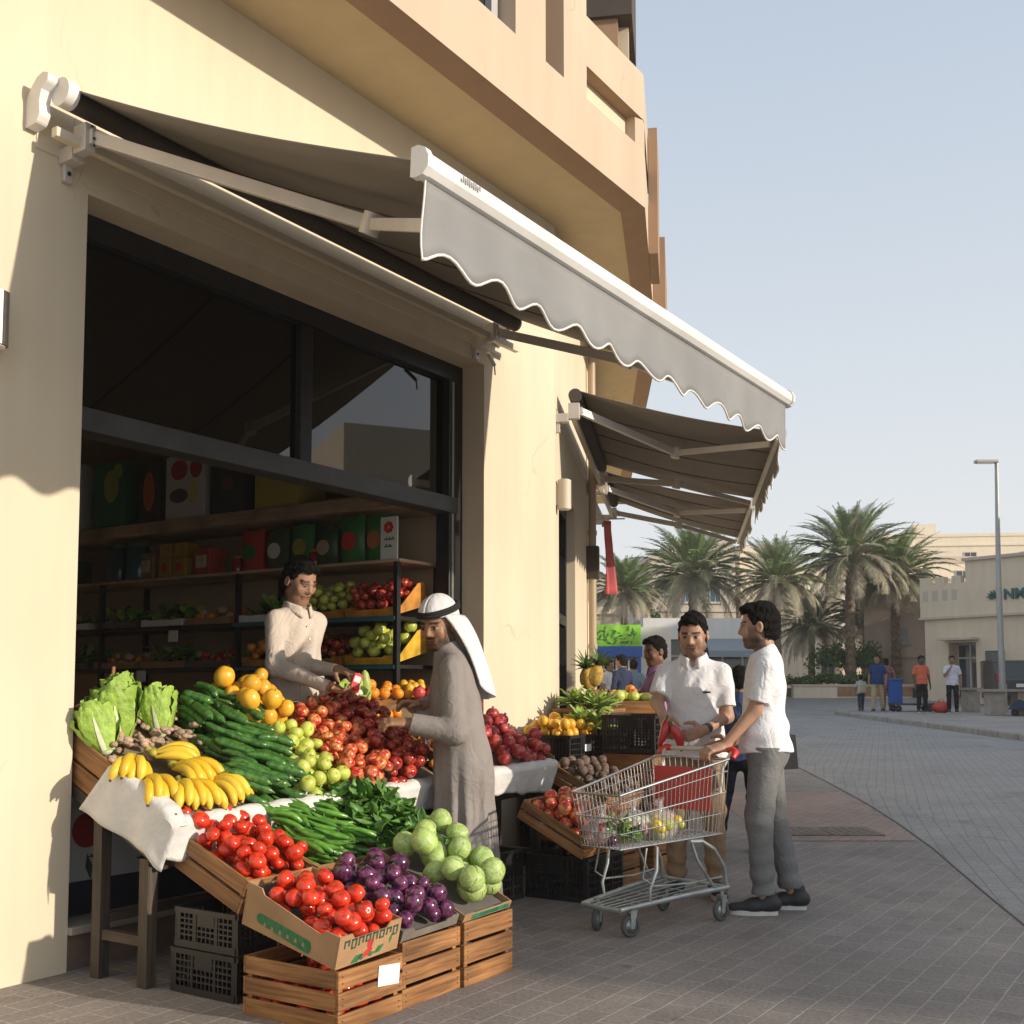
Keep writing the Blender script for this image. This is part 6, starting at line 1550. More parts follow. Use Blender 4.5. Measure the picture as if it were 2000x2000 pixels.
# ------------------------------------------------------------------ crates at the corner pillar
plastic_crate(up(2.70,1.19), 'black plastic crate on the ground under the tilted crate of red apples', .46, .44, .265)
slat_crate(up(3.17,1.10), 'wooden slatted crate on the ground behind the cart nose', .40, .40, .30, 3, M_WOOD, group='slatted crates on the ground')
T4 = slope_frame(2.60,1.20,.274, math.radians(26), .02)
slat_crate(T4, 'tilted wooden crate of red apples behind the shopping cart', .46, .50, .125, 2, M_WOOD2, liner=.05, group='tilted crates by the cart')
h4 = Heap(T4, lambda x, y: .05 < x < .41 and .05 < y < .44, lambda x, y: .055+.05*math.exp(-((x-.23)/.16)**2-((y-.3)/.15)**2))
h4.put('red_apple', .040, 52, (.05,.05,.41,.45), 'red apple in the tilted crate behind the shopping cart', 'apples in the crate by the cart', zmax=.21)
plastic_crate(up(3.38,.86), 'lower black plastic crate under the crate of brown roots', .50, .46, .24)
slat_crate(up(3.40,.86,.242), 'wooden crate standing on black crates below the brown roots', .48, .44, .20, 2, M_WOOD, group='slatted crates by the pillar')
T5 = slope_frame(3.36,.92,.455, math.radians(27), .0)
slat_crate(T5, 'tilted wooden crate of round brown roots beside the cream pillar', .56, .48, .12, 2, M_WOOD2, liner=.05, group='tilted crates by the cart')
h5 = Heap(T5, lambda x, y: .04 < x < .52 and .04 < y < .44, lambda x, y: .06+.03*math.exp(-((x-.28)/.2)**2-((y-.3)/.15)**2))
h5.put('beet', .033, 70, (.04,.04,.52,.44), 'round brown root in the tilted crate beside the cream pillar', 'brown roots by the pillar', name='brown_root', zmax=.17)
plastic_crate(up(3.72,.48), 'bottom black plastic crate of the stack at the building corner', .54, .42, .30)
plastic_crate(up(3.72,.48,.303), 'middle black plastic crate of the stack at the building corner', .54, .42, .34)
m3 = plastic_crate(up(3.68,.50,.70), 'black plastic crate of yellow mangoes with a white card', .52, .42, .25, label_card=True)
hM = Heap(up(3.68,.50,.70), lambda x, y: .03 < x < .49 and .03 < y < .39, lambda x, y: .215+.05*y)
hM.put('melon', .040, 42, (.03,.03,.49,.39), 'yellow mango piled in the black crate at the building corner', 'yellow mangoes', name='yellow_mango', zmax=.40, rj=.1)
# outer stack: wooden crate with a label, black crate above
slat_crate(up(4.00,1.00), 'bottom wooden crate of the outer stack beside the pushing shopper', .44, .40, .30, 3, M_WOOD, group='slatted crates by the pillar')
slat_crate(up(4.00,1.00,.302), 'middle wooden crate of the outer stack, below the labelled one', .44, .40, .26, 2, M_WOOD, group='slatted crates by the pillar')
cl_ = slat_crate(up(3.98,1.01,.566), 'wooden crate with a white paper label under the top black crate', .46, .40, .25, 2, M_WOOD, group='slatted crates by the pillar')
b = MB(); b.box((.13,-.005,.10), (.30,-.002,.205)); b.build('paper_label', M_PAPER, cl_)
plastic_crate(up(3.98,1.02,.822), 'top black plastic crate of the outer stack, rim level with the mangoes', .46, .42, .27)
# greens, pineapple and melons behind, on a low table along the second face
tb2 = thing('fruit_table', 'wooden fruit table along the wall beyond the building corner', 'table', f2m(.35,.06))
b = MB(); b.box((0,-.78,1.04), (2.1,0,1.08)); b.build('table_top', M_WOOD, tb2)
for x in (.05,2.05):
    for y in (-.74,-.05):
        b = MB(); b.box((x-.03,y-.03,0), (x+.03,y+.03,1.038)); b.build('leg', M_WOOD, tb2)
FT = f2m(.35,.06,1.08)
for (x0, lb) in ((.02,'wooden tray of mixed greens and melons at the near end of the fruit table'),(.72,'wooden tray of red fruit in the middle of the fruit table'),(1.40,'wooden tray of oranges and yellow fruit at the far end of the fruit table')):
    slat_crate(FT @ Matrix.Translation((x0,-.76,.002)) , lb, .64, .70, .10, 1, M_WOOD2, group='trays on the fruit table', liner=.05)
FH = FT @ Matrix.Translation((0,-.76,0))
hF = Heap(FH, lambda x, y: (.05 < x < .62 or .75 < x < 1.32 or 1.43 < x < 2.0) and .04 < y < .66, lambda x, y: .06+.08*y)
hF.put('green_apple', .048, 16, (.05,.04,.62,.66), 'pale green melon heaped at the near end of the fruit table', 'green melons on the fruit table', name='green_melon', zmax=.22)
hF.put('pomegranate', .042, 36, (.75,.04,1.32,.66), 'dark red fruit in the middle tray of the fruit table', 'red fruit on the fruit table', zmax=.22)
hF.put('melon', .042, 22, (1.43,.04,2.0,.66), 'yellow fruit in the far tray of the fruit table', 'yellow fruit on the fruit table', name='yellow_fruit', zmax=.22)
hF.put('orange', .042, 26, (1.43,.04,2.0,.66), 'orange in the far tray of the fruit table', 'oranges on the fruit table', zmax=.25)
def pineapple(M, label):
    t = thing('pineapple', label, 'pineapple', M, 'pineapples by the corner')
    b = MB(); b.sphere((0,0,.09), (.06,.06,.095), 16, 14, fn=lambda d,th,p: 1+.05*math.sin(8*p+9*th)*math.sin(8*p-9*th)); b.build('fruit', mat('pineapple_skin', (.42,.27,.05), .7, var=.35, vs=40), t)
    b = MB(); r = random.Random(label)
    for k in range(26):
        a = k*2.4; e = .15+1.1*(1-k/26); L_ = .13+.06*(k/26); B = Matrix.Translation((0,0,.175)) @ Matrix.Rotation(a,4,'Z') @ Matrix.Rotation(e,4,'Y')
        b.grid(lambda u, v: ((u-.5)*.022*(1-v)+.05*v*v, (u-.5)*.028*(1-v), L_*v), 2, 5, 0, M=B)
    b.build('crown', mat('pineapple_leaf', (.08,.15,.04), .6, var=.4, vs=14), t)
pineapple(F_ := (f2m(.28,.28,1.30) @ Matrix.Rotation(.2,4,'X')), 'pineapple with dark leafy crown standing highest by the second window')
pineapple(f2m(.55,.20,1.28) @ Matrix.Rotation(-.2,4,'Y'), 'smaller pineapple tilted beside the highest one')
sh = thing('crate_shelf', 'wooden box shelf against the pillar corner carrying greens and pineapples', 'shelf', up(4.20,.46,0))
b = MB(); b.box((0,0,0), (.40,.40,1.10)); b.build('carcass', M_DKWOOD, sh); b = MB(); b.box((-.01,-.01,1.10), (.41,.41,1.13)); b.build('board', M_WOOD, sh)
for k, (x, y, z) in enumerate(((4.24,.40,1.13),(4.34,.30,1.14),(4.46,.36,1.14),(4.30,.18,1.16),(4.44,.18,1.17),(4.10,.50,1.0),(4.02,.40,1.02))):
    r = random.Random(k); b = MB()
    for q in range(46):
        a, e = r.uniform(0,6.28), r.uniform(.1,1.4); L_ = r.uniform(.08,.16); w2 = r.uniform(.015,.03)
        B = Matrix.Rotation(a,4,'Z') @ Matrix.Rotation(-e,4,'Y')
        b.grid(lambda u, v: (L_*v+.01, (u-.5)*2*w2*math.sin(max(.05,v)*math.pi)**.6, -.04*v*v+.008*math.sin(u*9+q)), 3, 4, q % 2, M=B)
    o = b.build('leafy_greens', [M_LETL, mat('pale_green', (.30,.38,.12), .6, var=.3, vs=18)]); o.matrix_world = up(x,y,z); tag(o, 'bundle of pale leafy greens heaped by the corner above the mangoes', 'greens', 'leafy greens by the corner')

# ------------------------------------------------------------------ inside the shop: counter, shelving and goods
ct = thing('counter', 'steel topped service counter just inside the opening', 'counter', A1)
b = MB(); b.box((1.05,.36,.3), (2.55,.62,1.17)); b.build('body', mat('counter_grey', (.25,.26,.27), .5), ct)
b = MB(); b.box((1.03,.335,1.172), (2.57,.66,1.205)); b.build('steel_top', M_STEEL, ct, bevel=.004)
SX = 2.82
shf = thing('shelving', 'black framed shelving with wooden boards along the shop side wall', 'shelves', A1)
def shelf(y0, y1, z, th, m, x0=SX): 
    b = MB(); b.box((x0,y0,z-th), (3.32,y1,z)); b.build('board', m, shf, bevel=.003)
M_BOARD = wood('shelf_board', (.52,.38,.25), (.42,.29,.18), (.6,.45,.3))
shelf(.36, 5.2, 2.66, .10, M_BOARD); shelf(.36, 5.2, 2.19, .022, M_BOARD)
M_TEAL = mat('shelf_teal', (.03,.16,.20), .5)
for z in (1.79, 1.45):
    shelf(.40, 5.2, z, .028, M_FRAME); b = MB(); b.box((SX-.006,.40,z-.03), (SX-.001,2.0,z-.002)); b.build('edge_strip', M_TEAL, shf)
shelf(.40, 5.2, 1.0, .03, M_FRAME)
for y in (.38, 1.95, 3.6):
    for x in (SX+.0, 3.28):
        b = MB(); b.box((x,y,.3), (x+.04,y+.035,2.17)); b.build('post', M_FRAME, shf)
    b = MB(); b.box((SX+.04,y+.005,1.02), (3.28,y+.03,1.05)); b.build('brace', M_FRAME, shf)
SM = lambda y, z, x=SX: A1 @ Matrix.Translation((x, y, z)) @ Matrix.Rotation(-math.pi/2, 4, 'Z')   # tray facing into the shop: local x runs deeper... toward the street
def shelf_tray(y, z, label, kind, n, r, group, lab2, name=None, w=.44, m=None, zmax=.33):
    m = m or mat('tray_orange', (.52,.22,.03), .6, var=.35, vs=9)
    M = A1 @ Matrix.Translation((SX+.01, y+w, z+.002)) @ Matrix.Rotation(-math.pi/2,4,'Z') @ Matrix.Rotation(math.radians(14),4,'X')
    t, a, s = tray_box(M, label, w, .40, .05, .16, m, M_CARDIN, corner=.012)
    h = Heap(M, lambda x, y_: .045 < x < w-.045 and .04 < y_ < .36, lambda x, y_: .03+.16*y_)
    h.put(kind, r, n, (.04,.04,w-.04,.36), lab2, group, name=name, zmax=zmax)
shelf_tray(.42, 1.79, 'printed tray of red apples at the street end of the upper fruit shelf', 'dark_apple', 40, .036, 'apples on the upper shelf', 'dark red apple in the tray on the upper fruit shelf')
shelf_tray(.90, 1.79, 'printed tray of green apples on the upper fruit shelf behind the vendor', 'green_apple', 40, .036, 'green apples on the upper shelf', 'green apple in the tray on the upper fruit shelf')
shelf_tray(.42, 1.45, 'yellow printed tray of green mangoes at the street end of the lower shelf', 'green_apple', 24, .044, 'green mangoes on the lower shelf', 'green mango in the tray on the lower fruit shelf', name='green_mango', m=mat('tray_yellow', (.62,.36,.02), .6, var=.35, vs=9), zmax=.26)
shelf_tray(.90, 1.45, 'printed tray of red plums on the lower shelf beside the vendor', 'dark_apple', 30, .032, 'plums on the lower shelf', 'red plum in the tray on the lower fruit shelf', name='plum', zmax=.24)
shelf_tray(1.46, 1.45, 'orange printed tray of oranges on the lower shelf left of the vendor', 'orange', 26, .036, 'oranges on the lower shelf', 'orange in the tray on the lower fruit shelf', zmax=.26)
for y, z, kind, col in ((1.46,1.79,'leaf',0),(2.05,1.79,'mix',1),(2.6,1.79,'leaf',0),(3.2,1.79,'leaf',2),(3.8,1.79,'mix',0),(2.05,1.45,'mix',2),(2.6,1.45,'leaf',1),(3.2,1.45,'mix',1),(3.8,1.45,'leaf',2),(4.4,1.79,'leaf',1),(4.4,1.45,'mix',0)):
    r = random.Random(int(y*100+z*10)); M = A1 @ Matrix.Translation((SX+.01, y+.5, z+.002)) @ Matrix.Rotation(-math.pi/2,4,'Z')
    t, a, s = tray_box(M, 'dim '+('white','brown','dark')[col]+' tray of '+('salad leaves','bagged vegetables')[kind == 'mix']+' on the '+('upper','lower')[z < 1.6]+' shelf, number of trays from the street: '+str(round((y-.9)/.55)+1) if False else 'dim '+('white','brown','dark')[col]+' tray of '+('salad leaves','bagged vegetables')[kind == 'mix']+' deep on the '+('upper','lower')[z < 1.6]+' fruit shelf', .50, .40, .05, .10, (M_PAPER, M_CARD, M_CARDIN)[col], M_CARDIN, corner=.005)
    a.parent['group'] = 'dim trays deep on the shelves'
    b = MB()
    for k in range(70 if kind == 'leaf' else 26):
        if kind == 'leaf':
            B = Matrix.Translation((r.uniform(.06,.44),r.uniform(.06,.34),r.uniform(.05,.14))) @ Matrix.Rotation(r.uniform(0,6.28),4,'Z') @ Matrix.Rotation(-r.uniform(.1,1.3),4,'Y'); L_ = r.uniform(.08,.13)
            b.grid(lambda u, v: (L_*v, (u-.5)*2*.035*math.sin(max(.05,v)*math.pi)**.6, -.03*v*v), 2, 4, k % 2, M=B)
        else: b.sphere((r.uniform(.06,.44),r.uniform(.06,.34),r.uniform(.05,.12)), (r.uniform(.03,.06),.035,.03), 9, 6, k % 2, fn=lambda d,th,p: 1+.08*math.sin(5*p+3*th))
    b.build('contents', [[M_SPIN, M_LETL],[mat('pale_veg', (.58,.46,.28), .6), M_ORANGE],[mat('olive_veg', (.30,.30,.08), .6), M_TOM]][col if kind == 'mix' else 0], a.parent)
# price cards on the shelf edges
for y, z in ((1.42,1.66),(2.62,1.66),(3.0,1.34)):
    o = MB().box((SX-.014,y,z), (SX-.010,y+.11,z+.09)).build('shelf_card', M_PAPER); o.matrix_world = A1.copy(); tag(o, 'white card hanging below the shelf edge '+('beside the vendor','deep in the shop','above the lower trays')[(y > 2)+(y > 2.9)], 'price card')
# boxes on the top board (pictures of produce, no legible writing)
def carton(y, w, h, label, col, shapes, d=.30):
    h *= 1.18; shapes = [(a, [(x, z*1.18) for x, z in q], tuple(min(.8, v*2.0) for v in c)) for a, q, c in shapes]; col = tuple(min(.8, v*2.2) for v in col)
    t = thing('carton', label, 'carton', A1 @ Matrix.Translation((SX+.02, y, 2.662)), 'cartons on the top board')
    b = MB(); b.box((0,0,0), (d,w,h)); b.build('box', mat('carton_'+label.split()[0]+label.split()[1], col, .6), t, bevel=.003)
    for nm, pts, c in shapes:
        q = MB(); q.prism(pts, 0, .002, M=Matrix.Translation((-.0025,0,0)) @ Matrix(((0,0,1,0),(-1,0,0,w),(0,1,0,0),(0,0,0,1)))); q.build(nm, mat('print_%02d%02d%02d' % tuple(int(x*99) for x in c), c, .6), t)
def oval(cx, cz_, rx, rz): return [(cx+rx*math.cos(a), cz_+rz*math.sin(a)) for a in [i*2*math.pi/20 for i in range(20)]]
carton(4.45, .28, .40, 'dull red carton at the deep end of the top board', (.22,.06,.06), [('print', oval(.14,.12,.035,.08), (.3,.3,.25))])
carton(3.95, .42, .50, 'cream carton with a yellow fruit picture and two dark ovals', (.62,.55,.40), [('print', oval(.21,.20,.13,.13), (.5,.32,.03)), ('print', oval(.07,.11,.03,.09), (.03,.05,.05)), ('print', oval(.35,.11,.03,.09), (.03,.05,.05)), ('print', oval(.2,.38,.14,.05), (.16,.17,.06)), ('print', oval(.09,.45,.04,.03), (.05,.05,.07))])
carton(3.36, .40, .48, 'dark green carton with a pale green vegetable picture', (.02,.09,.05), [('print', oval(.22,.30,.10,.12), (.22,.26,.05)), ('print', oval(.30,.40,.06,.06), (.22,.26,.05))])
carton(2.92, .26, .44, 'black carton with an orange red picture', (.03,.025,.02), [('print', oval(.13,.22,.07,.14), (.32,.09,.03))])
carton(2.38, .46, .44, 'pale carton with dark red and cream swirls', (.55,.48,.38), [('print', oval(.16,.34,.10,.07), (.25,.03,.03)), ('print', oval(.16,.16,.11,.05), (.06,.05,.04)), ('print', oval(.36,.34,.07,.07), (.25,.03,.03)), ('print', oval(.33,.18,.06,.08), (.45,.36,.12))])
carton(1.95, .36, .42, 'near black carton beside the swirled one', (.03,.03,.035), [('print', oval(.2,.2,.06,.05), (.12,.05,.06))])
carton(1.35, .46, .40, 'olive yellow carton at the street end of the top board', (.26,.22,.05), [('print', oval(.2,.25,.09,.07), (.10,.14,.03))])
# goods on the second board
def goods(kind, y, label, c1, c2, h, w, group):
    t = thing(kind, label, kind.replace('_',' '), A1 @ Matrix.Translation((SX+.09, y, 2.192)), group)
    b = MB()
    if kind == 'jar':
        b.lathe([(.0,0),(w*.5,0),(w*.52,.01),(w*.52,h*.74),(w*.40,h*.82),(w*.40,h*.84)], 14); b.build('jar', mat('jar_%d' % int(c1[0]*99), c1, .2, coat=.3), t)
        b = MB(); b.lathe([(w*.44,h*.83),(w*.44,h),(0,h)], 14); b.build('lid', mat('lid_%d' % int(c2[1]*99), c2, .4), t)
    else:
        b.grid(lambda u, v: (-.02-.045*math.sin(u*math.pi)*math.sin(max(.06,v)*math.pi)**.5, (u-.5)*w*(1-.06*math.sin(v*math.pi)), h*v+.01*math.sin(u*9+y*7)*(v > .9)), 8, 10); b.grid(lambda u, v: (.02+.045*math.sin(u*math.pi)*math.sin(max(.06,v)*math.pi)**.5, (u-.5)*w*(1-.06*math.sin(v*math.pi)), h*v), 8, 10, flip=True)
        b.build('pouch', mat('pouch_%02d%02d%02d' % tuple(int(x*99) for x in c1), c1, .3, coat=.3), t)
        q = MB(); q.prism(oval(0,h*.45,w*.28,h*.2), -.070, -.0665, M=Matrix(((0,0,1,0),(-1,0,0,0),(0,1,0,0),(0,0,0,1)))); q.build('print', mat('print_%02d%02d%02d' % tuple(int(x*99) for x in c2), c2, .4), t)
GR, RD, YL, WH = (.035,.17,.045), (.50,.04,.03), (.60,.36,.04), (.66,.63,.56)
gl = [('pouch',.62,GR,(.35,.14,.06),.30,.20),('pouch',.85,GR,RD,.31,.22),('pouch',1.10,(.03,.07,.03),(.42,.30,.22),.25,.20),('pouch',1.34,GR,(.30,.27,.05),.29,.22),('pouch',1.60,(.05,.08,.04),WH,.27,.22),('pouch',1.86,RD,GR,.28,.22)]
nm_ = ['green pouch with an orange picture next to the flower card','green pouch with a red picture, second from the flower card','low dark green pouch with a pinkish picture','green pouch with a yellow picture in mid board','grey green pouch with a white picture','red and green pouch just beyond the vendor']
for (k, y, c1, c2, h, w), lb in zip(gl, nm_): goods(k, y, lb, c1, c2, h*1.12, w*1.08, 'pouches on the second board')
for y, lb in ((1.24,'small red jar in front of the pouches'),(2.06,'yellow capped small jar beyond the pouches')): goods('jar', y, lb, (.28,.03,.03), (.40,.25,.03), .13, .09, 'small jars on the second board')
for y, lb in ((2.62,'yellow tin stacked nearest the pouches'),(2.80,'yellow tin deeper on the second board')):
    t = thing('tin', lb, 'tin', A1 @ Matrix.Translation((SX+.05,y,2.192)), 'yellow tins'); b = MB(); b.box((0,0,0),(.14,.15,.16)); b.box((0.005,.005,.165),(.135,.145,.28)); b.build('body', mat('tin_yellow', (.42,.25,.03), .4), t, bevel=.006)
    b = MB(); b.prism(oval(.075,.085,.04,.04), -.003, -.0005, M=Matrix(((0,0,1,0),(-1,0,0,.15),(0,1,0,0),(0,0,0,1)))); b.build('print', M_REDINK, t)
for y, lb in ((3.25,'tall teal jar with orange label nearer the tins'),(3.50,'tall teal jar with orange label farther from the tins')):
    goods('jar', y, lb, (.03,.09,.10), (.12,.14,.08), .34, .20, 'tall jars on the second board')
    pass
for y, lb, c in ((4.05,'dark bottle crate deep on the second board',(.06,.08,.05)),(4.5,'pale packet stack at the deep end of the second board',(.42,.38,.30)),(2.34,'red coffee tin between the pouches and the yellow tins',(.42,.05,.03)),(3.02,'brown paper packet between the tins and the tall jars',(.30,.18,.09))):
    t = thing('dry_goods', lb, 'goods', A1 @ Matrix.Translation((SX+.05,y,2.192)), 'dry goods on the second board'); b = MB(); b.box((0,0,0),(.18,.18,.22)); b.build('pack', mat('pack_%02d%02d' % (int(c[0]*99), int(c[1]*99)), c, .5, var=.25, vs=14), t, bevel=.012)
    b = MB(); b.box((-.003,.03,.06),(-.0005,.15,.16)); b.build('label', mat('pack_label', (.55,.48,.34), .6, var=.35, vs=30), t)
sgn = thing('flower_card', 'white upright card with a red flower and green lettering at the street end', 'sign', A1 @ Matrix.Translation((SX+.02,.40,2.192)))
b = MB(); b.box((0,0,0), (.012,.15,.30)); b.build('card', mat('card_white', (.62,.63,.60), .6), sgn)
CFm = Matrix(((0,0,1,-.001),(-1,0,0,.15),(0,1,0,0),(0,0,0,1)))
b = MB()
for k in range(7): b.prism([(.075+.026*math.cos(k*.9)+.018*math.cos(a), .225+.026*math.sin(k*.9)+.018*math.sin(a)) for a in [i*2*math.pi/12 for i in range(12)]], -.003-.0003*k, -.0002*k, M=CFm)
b.build('flower_print', M_REDINK, sgn)
b = MB()
for r_, n in ((.135,6),(.085,5)):
    for k in range(n):
        x = .035+k*.015; b.box((-.003,.15-x-.010,r_), (-.001,.15-x,r_+.010+.012*(k % 2))); b.box((-.003,.15-x-.016,r_), (-.001,.15-x,r_+.006))
b.build('green_lettering', M_GREENINK, sgn)
# scales, meat trays and odds and ends behind the heap
mt = thing('meat_tray', 'low steel tray of pink packed meat behind the ginger', 'tray', A1 @ Matrix.Translation((.45,.40,1.13)))
b = MB(); b.box((0,0,0), (.62,.45,.03)); b.build('tray', M_STEEL, mt); b = MB()
for k in range(12): b.sphere((R.uniform(.06,.56),R.uniform(.06,.38),.05), (.07,.05,.025), 9, 6)
b.build('meat', mat('meat_pink', (.50,.22,.18), .4, var=.3, vs=22), mt)
tb3 = thing('side_table', 'dark side table inside the shop carrying the meat tray', 'table', A1 @ Matrix.Translation((.35,.36,.3)))
b = MB(); b.box((0,0,.79), (.72,.55,.825)); b.build('table_top', M_FRAME, tb3)
for x in (.03,.66):
    for y in (.03,.49):
        b = MB(); b.box((x,y,0), (x+.03,y+.03,.788)); b.build('leg', M_FRAME, tb3)
hd = thing('red_brush', 'red brush with an upright wooden handle behind the lettuce', 'brush', A1 @ Matrix.Translation((.62,.55,1.16)))
b = MB(); b.sphere((0,0,.05), (.05,.045,.05), 12, 8); b.box((-.07,-.02,.03),(.05,.02,.06)); b.build('head', mat('brush_red', (.55,.03,.03), .35), hd); b = MB(); b.tube([(0,0,.09),(.01,0,.24)], .011, 8); b.build('handle', M_WOOD2, hd)
# cauliflower, marrows and lemons at the counter end of the stand
cf_ = ST @ Matrix.Translation((2.02,.90,.20))
t = thing('cauliflower', 'white cauliflower head with pale leaves near the vendor\'s hands', 'cauliflower', cf_)
b = MB()
for k in range(26):
    a, e = R.uniform(0,6.28), R.uniform(0,1.3); b.sphere((.055*math.sin(e)*math.cos(a),.055*math.sin(e)*math.sin(a),.06+.055*math.cos(e)), .026, 8, 6)
b.build('curd', mat('cauliflower_white', (.72,.70,.60), .8, bump=.4, bs=90), t)
b = MB()
for k in range(7): b.grid(lambda u, v, k=k: ((.05+.05*math.sin(v*1.5))*math.cos(k*.9+(u-.5)*.7), (.05+.05*math.sin(v*1.5))*math.sin(k*.9+(u-.5)*.7), .13*v), 4, 5)
b.build('leaves', M_LETL, t)
for (x, y, a, l, lb) in ((2.14,.95,.10,.17,'tall pale green marrow standing by the cauliflower'),(2.24,.95,-.15,.19,'longest pale green marrow, farther from the vendor'),(2.05,1.0,.3,.12,'short pale green marrow behind the cauliflower')):
    q = MB(); q.tube([(0,0,0),(0,0,l*.2),(0,0,l*.6),(0,0,l*.9),(0,0,l)], [.024,.032,.034,.022,.006], 10, mi=0)
    o = q.build('marrow', [mat('marrow_skin', (.38,.48,.12), .45, var=.2, vs=30)]); o.matrix_world = ST @ Matrix.Translation((x,y,.22)) @ Matrix.Rotation(-.4,4,'X') @ Matrix.Rotation(a,4,'Y'); tag(o, lb, 'marrow', 'marrows near the vendor')
hL = Heap(ST, lambda x, y: 2.30 < x < 2.95 and .93 < y < 1.12, lambda x, y: .22)
hL.put('orange', .036, 8, (2.30,.93,2.6,1.12), 'small orange in the row behind the robed shopper\'s hands', 'oranges behind the shopper', zmax=.36)
hL.put('melon', .034, 9, (2.6,.93,2.95,1.12), 'yellow lemon in the row behind the robed shopper', 'lemons behind the shopper', name='lemon', zmax=.36)
ld = thing('ledge', 'narrow wooden ledge behind the stand carrying oranges and lemons', 'ledge', ST @ Matrix.Translation((1.86,.965,.165)))
b = MB(); b.box((0,0,0), (1.2,.18,.025)); b.build('board', M_WOOD2, ld)
for x in (.05,1.1): 
    b = MB(); b.box((x,.02,-.165), (x+.04,.16,0)); b.build('support', M_WOOD2, ld)
# ------------------------------------------------------------------ background: buildings
def frame_at(p, d, z):      # local x along the front (d), y into the building, z up
    d = V((d[0],d[1],0)).normalized(); n = V((-d.y, d.x, 0))
    return basis(d, n, Z, V((p[0],p[1],z)))
def house(name, label, M, w, d, h, mw, windows=(), parapet=.25, ledges=(), mtrim=None, group=None, wing=(), mp=None):
    t = thing(name, label, 'building', M, group)
    b = MB(); b.box((0,0,-1.5), (w,d,h)); b.build('wall', mw, t)
    if parapet:
        b = MB(); b.box((-.06,-.06,h), (w+.06,.20,h+parapet)); b.box((-.06,.2,h), (.2,d,h+parapet)); b.box((w-.2,.2,h), (w+.06,d,h+parapet)); b.build('parapet', mtrim or mw, t)
    for z0, z1, pr in ledges:
        b = MB(); b.box((-pr,-pr,z0), (w+pr,.0-.002,z1)); b.build('ledge', mtrim or mw, t)
    for (x0, x1, z0, z1) in wing:
        b = MB(); b.box((x0,.3,h), (x1,d-.3,z1)); b.build('roof_room', mw, t)
    for (x0, x1, z0, z1) in windows:
        b = MB()
        for a, c, e, f in ((x0,x1,z0,z0+.05),(x0,x1,z1-.05,z1),(x0,x0+.05,z0+.05,z1-.05),(x1-.05,x1,z0+.05,z1-.05),((x0+x1)/2-.02,(x0+x1)/2+.02,z0+.05,z1-.05)): b.box((a,-.035,e), (c,.0,f))
        b.box((x0-.08,-.10,z0-.07), (x1+.08,-.002,z0-.002))
        f_ = b.build('window', mat('bg_window_frame', (.45,.42,.38), .6), t)
        b = MB(); b.box((x0+.05,-.014,z0+.05), (x1-.05,-.006,z1-.05)); b.build('pane', mp or M_BGP, f_)
    return t
M_BGP = mat('bg_pane', (.035,.045,.055), .08, spec=.7)
M_BGP2 = mat('bg_pane_blue', (.05,.13,.20), .1, spec=.7)
M_BEI = plaster('beige_render', (.70,.585,.44)); M_PINK = plaster('pinkish_render', (.58,.47,.39)); M_CRE2 = plaster('pale_render', (.78,.68,.53)); M_GREYB = plaster('grey_beige_render', (.54,.47,.39)); M_WHT2 = plaster('white_render', (.66,.64,.60))
# two-storey clinic with crenellated parapet and green sign
MR_ = frame_at((15.6,42), (.615,-.79), 1.0)
rb = thing('corner_building', 'beige two-storey building with green sign letters behind the street lamp', 'building', MR_)
b = MB(); b.box((0,0,-1.5), (.95,9,2.96)); b.box((2.02,0,-1.5),(14,9,2.96)); b.box((.95,0,1.98),(2.02,9,2.96)); b.box((.95,.7,-1.5),(2.02,9,1.98)); b.build('wall', M_BEI, rb)
b = MB(); b.box((-.10,-.12,2.96), (14,9,4.10)); b.build('upper_wall', M_BEI, rb)
b = MB(); b.box((-.14,-.17,2.88), (14,-.0,2.962)); b.build('ledge', M_GREYB, rb)
b = MB()
for x in (-.10,.55,1.2): b.box((x,-.10,4.10), (x+.36,.15,4.45))
b.box((-.1,-.06,4.10),(1.9,.1,4.2)); b.build('crenellation', M_BEI, rb)
b = MB(); b.box((1.75,-.10,4.10), (14,9,4.95)); b.build('upper_wall', M_BEI, rb)
b = MB(); b.box((1.68,-.22,4.95), (14,9,5.06)); b.build('roof_edge', M_GREYB, rb)
b = MB()
for x in (.02,.42,.82,1.2): b.box((x,-.124,3.55), (x+.22,-.121,3.95))
b.build('wall_niche', M_GREYB, rb)
b = MB(); b.box((.80,-.55,2.06), (2.15,-.002,2.14)); b.build('door_canopy', M_GREYB, rb)
b = MB()
for x0, x1, z0, z1 in ((.97,1.02,0,1.97),(1.95,2.0,0,1.97),(1.45,1.52,0,1.97),(1.02,1.95,1.40,1.46),(1.02,1.95,1.91,1.97)): b.box((x0,.55,z0), (x1,.62,z1))
dr = b.build('door', M_GREYB, rb); b = MB(); b.box((1.02,.58,0), (1.95,.59,1.95)); b.build('pane', M_BGP, dr)
b = MB(); b.box((2.40,-.05,.45), (3.10,-.002,1.65)); wo = b.build('window', M_FRAME2, rb); b = MB(); b.box((2.46,-.058,.51), (3.04,-.051,1.59)); b.build('pane', M_BGP, wo)
b = MB(); b.box((2.40,-.08,.36),(3.10,-.003,.45)); b.build('window_sill', M_CRE2, wo)
M_SIGN = mat('sign_green', (.015,.12,.085), .4)
b = MB(); RX = Matrix.Rotation(math.pi/2,4,'X')
for k in range(7):
    a = -1.35+k*.45; b.prism([(0,0),(.07,.12),(0,.30),(-.07,.12)], 0, .05, M=Matrix.Translation((2.86,-.14,3.52)) @ RX @ Matrix.Rotation(a,4,'Z'))
sg = thing('building_sign', 'green leaf emblem and raised green letters on the beige corner building', 'sign', MR_)
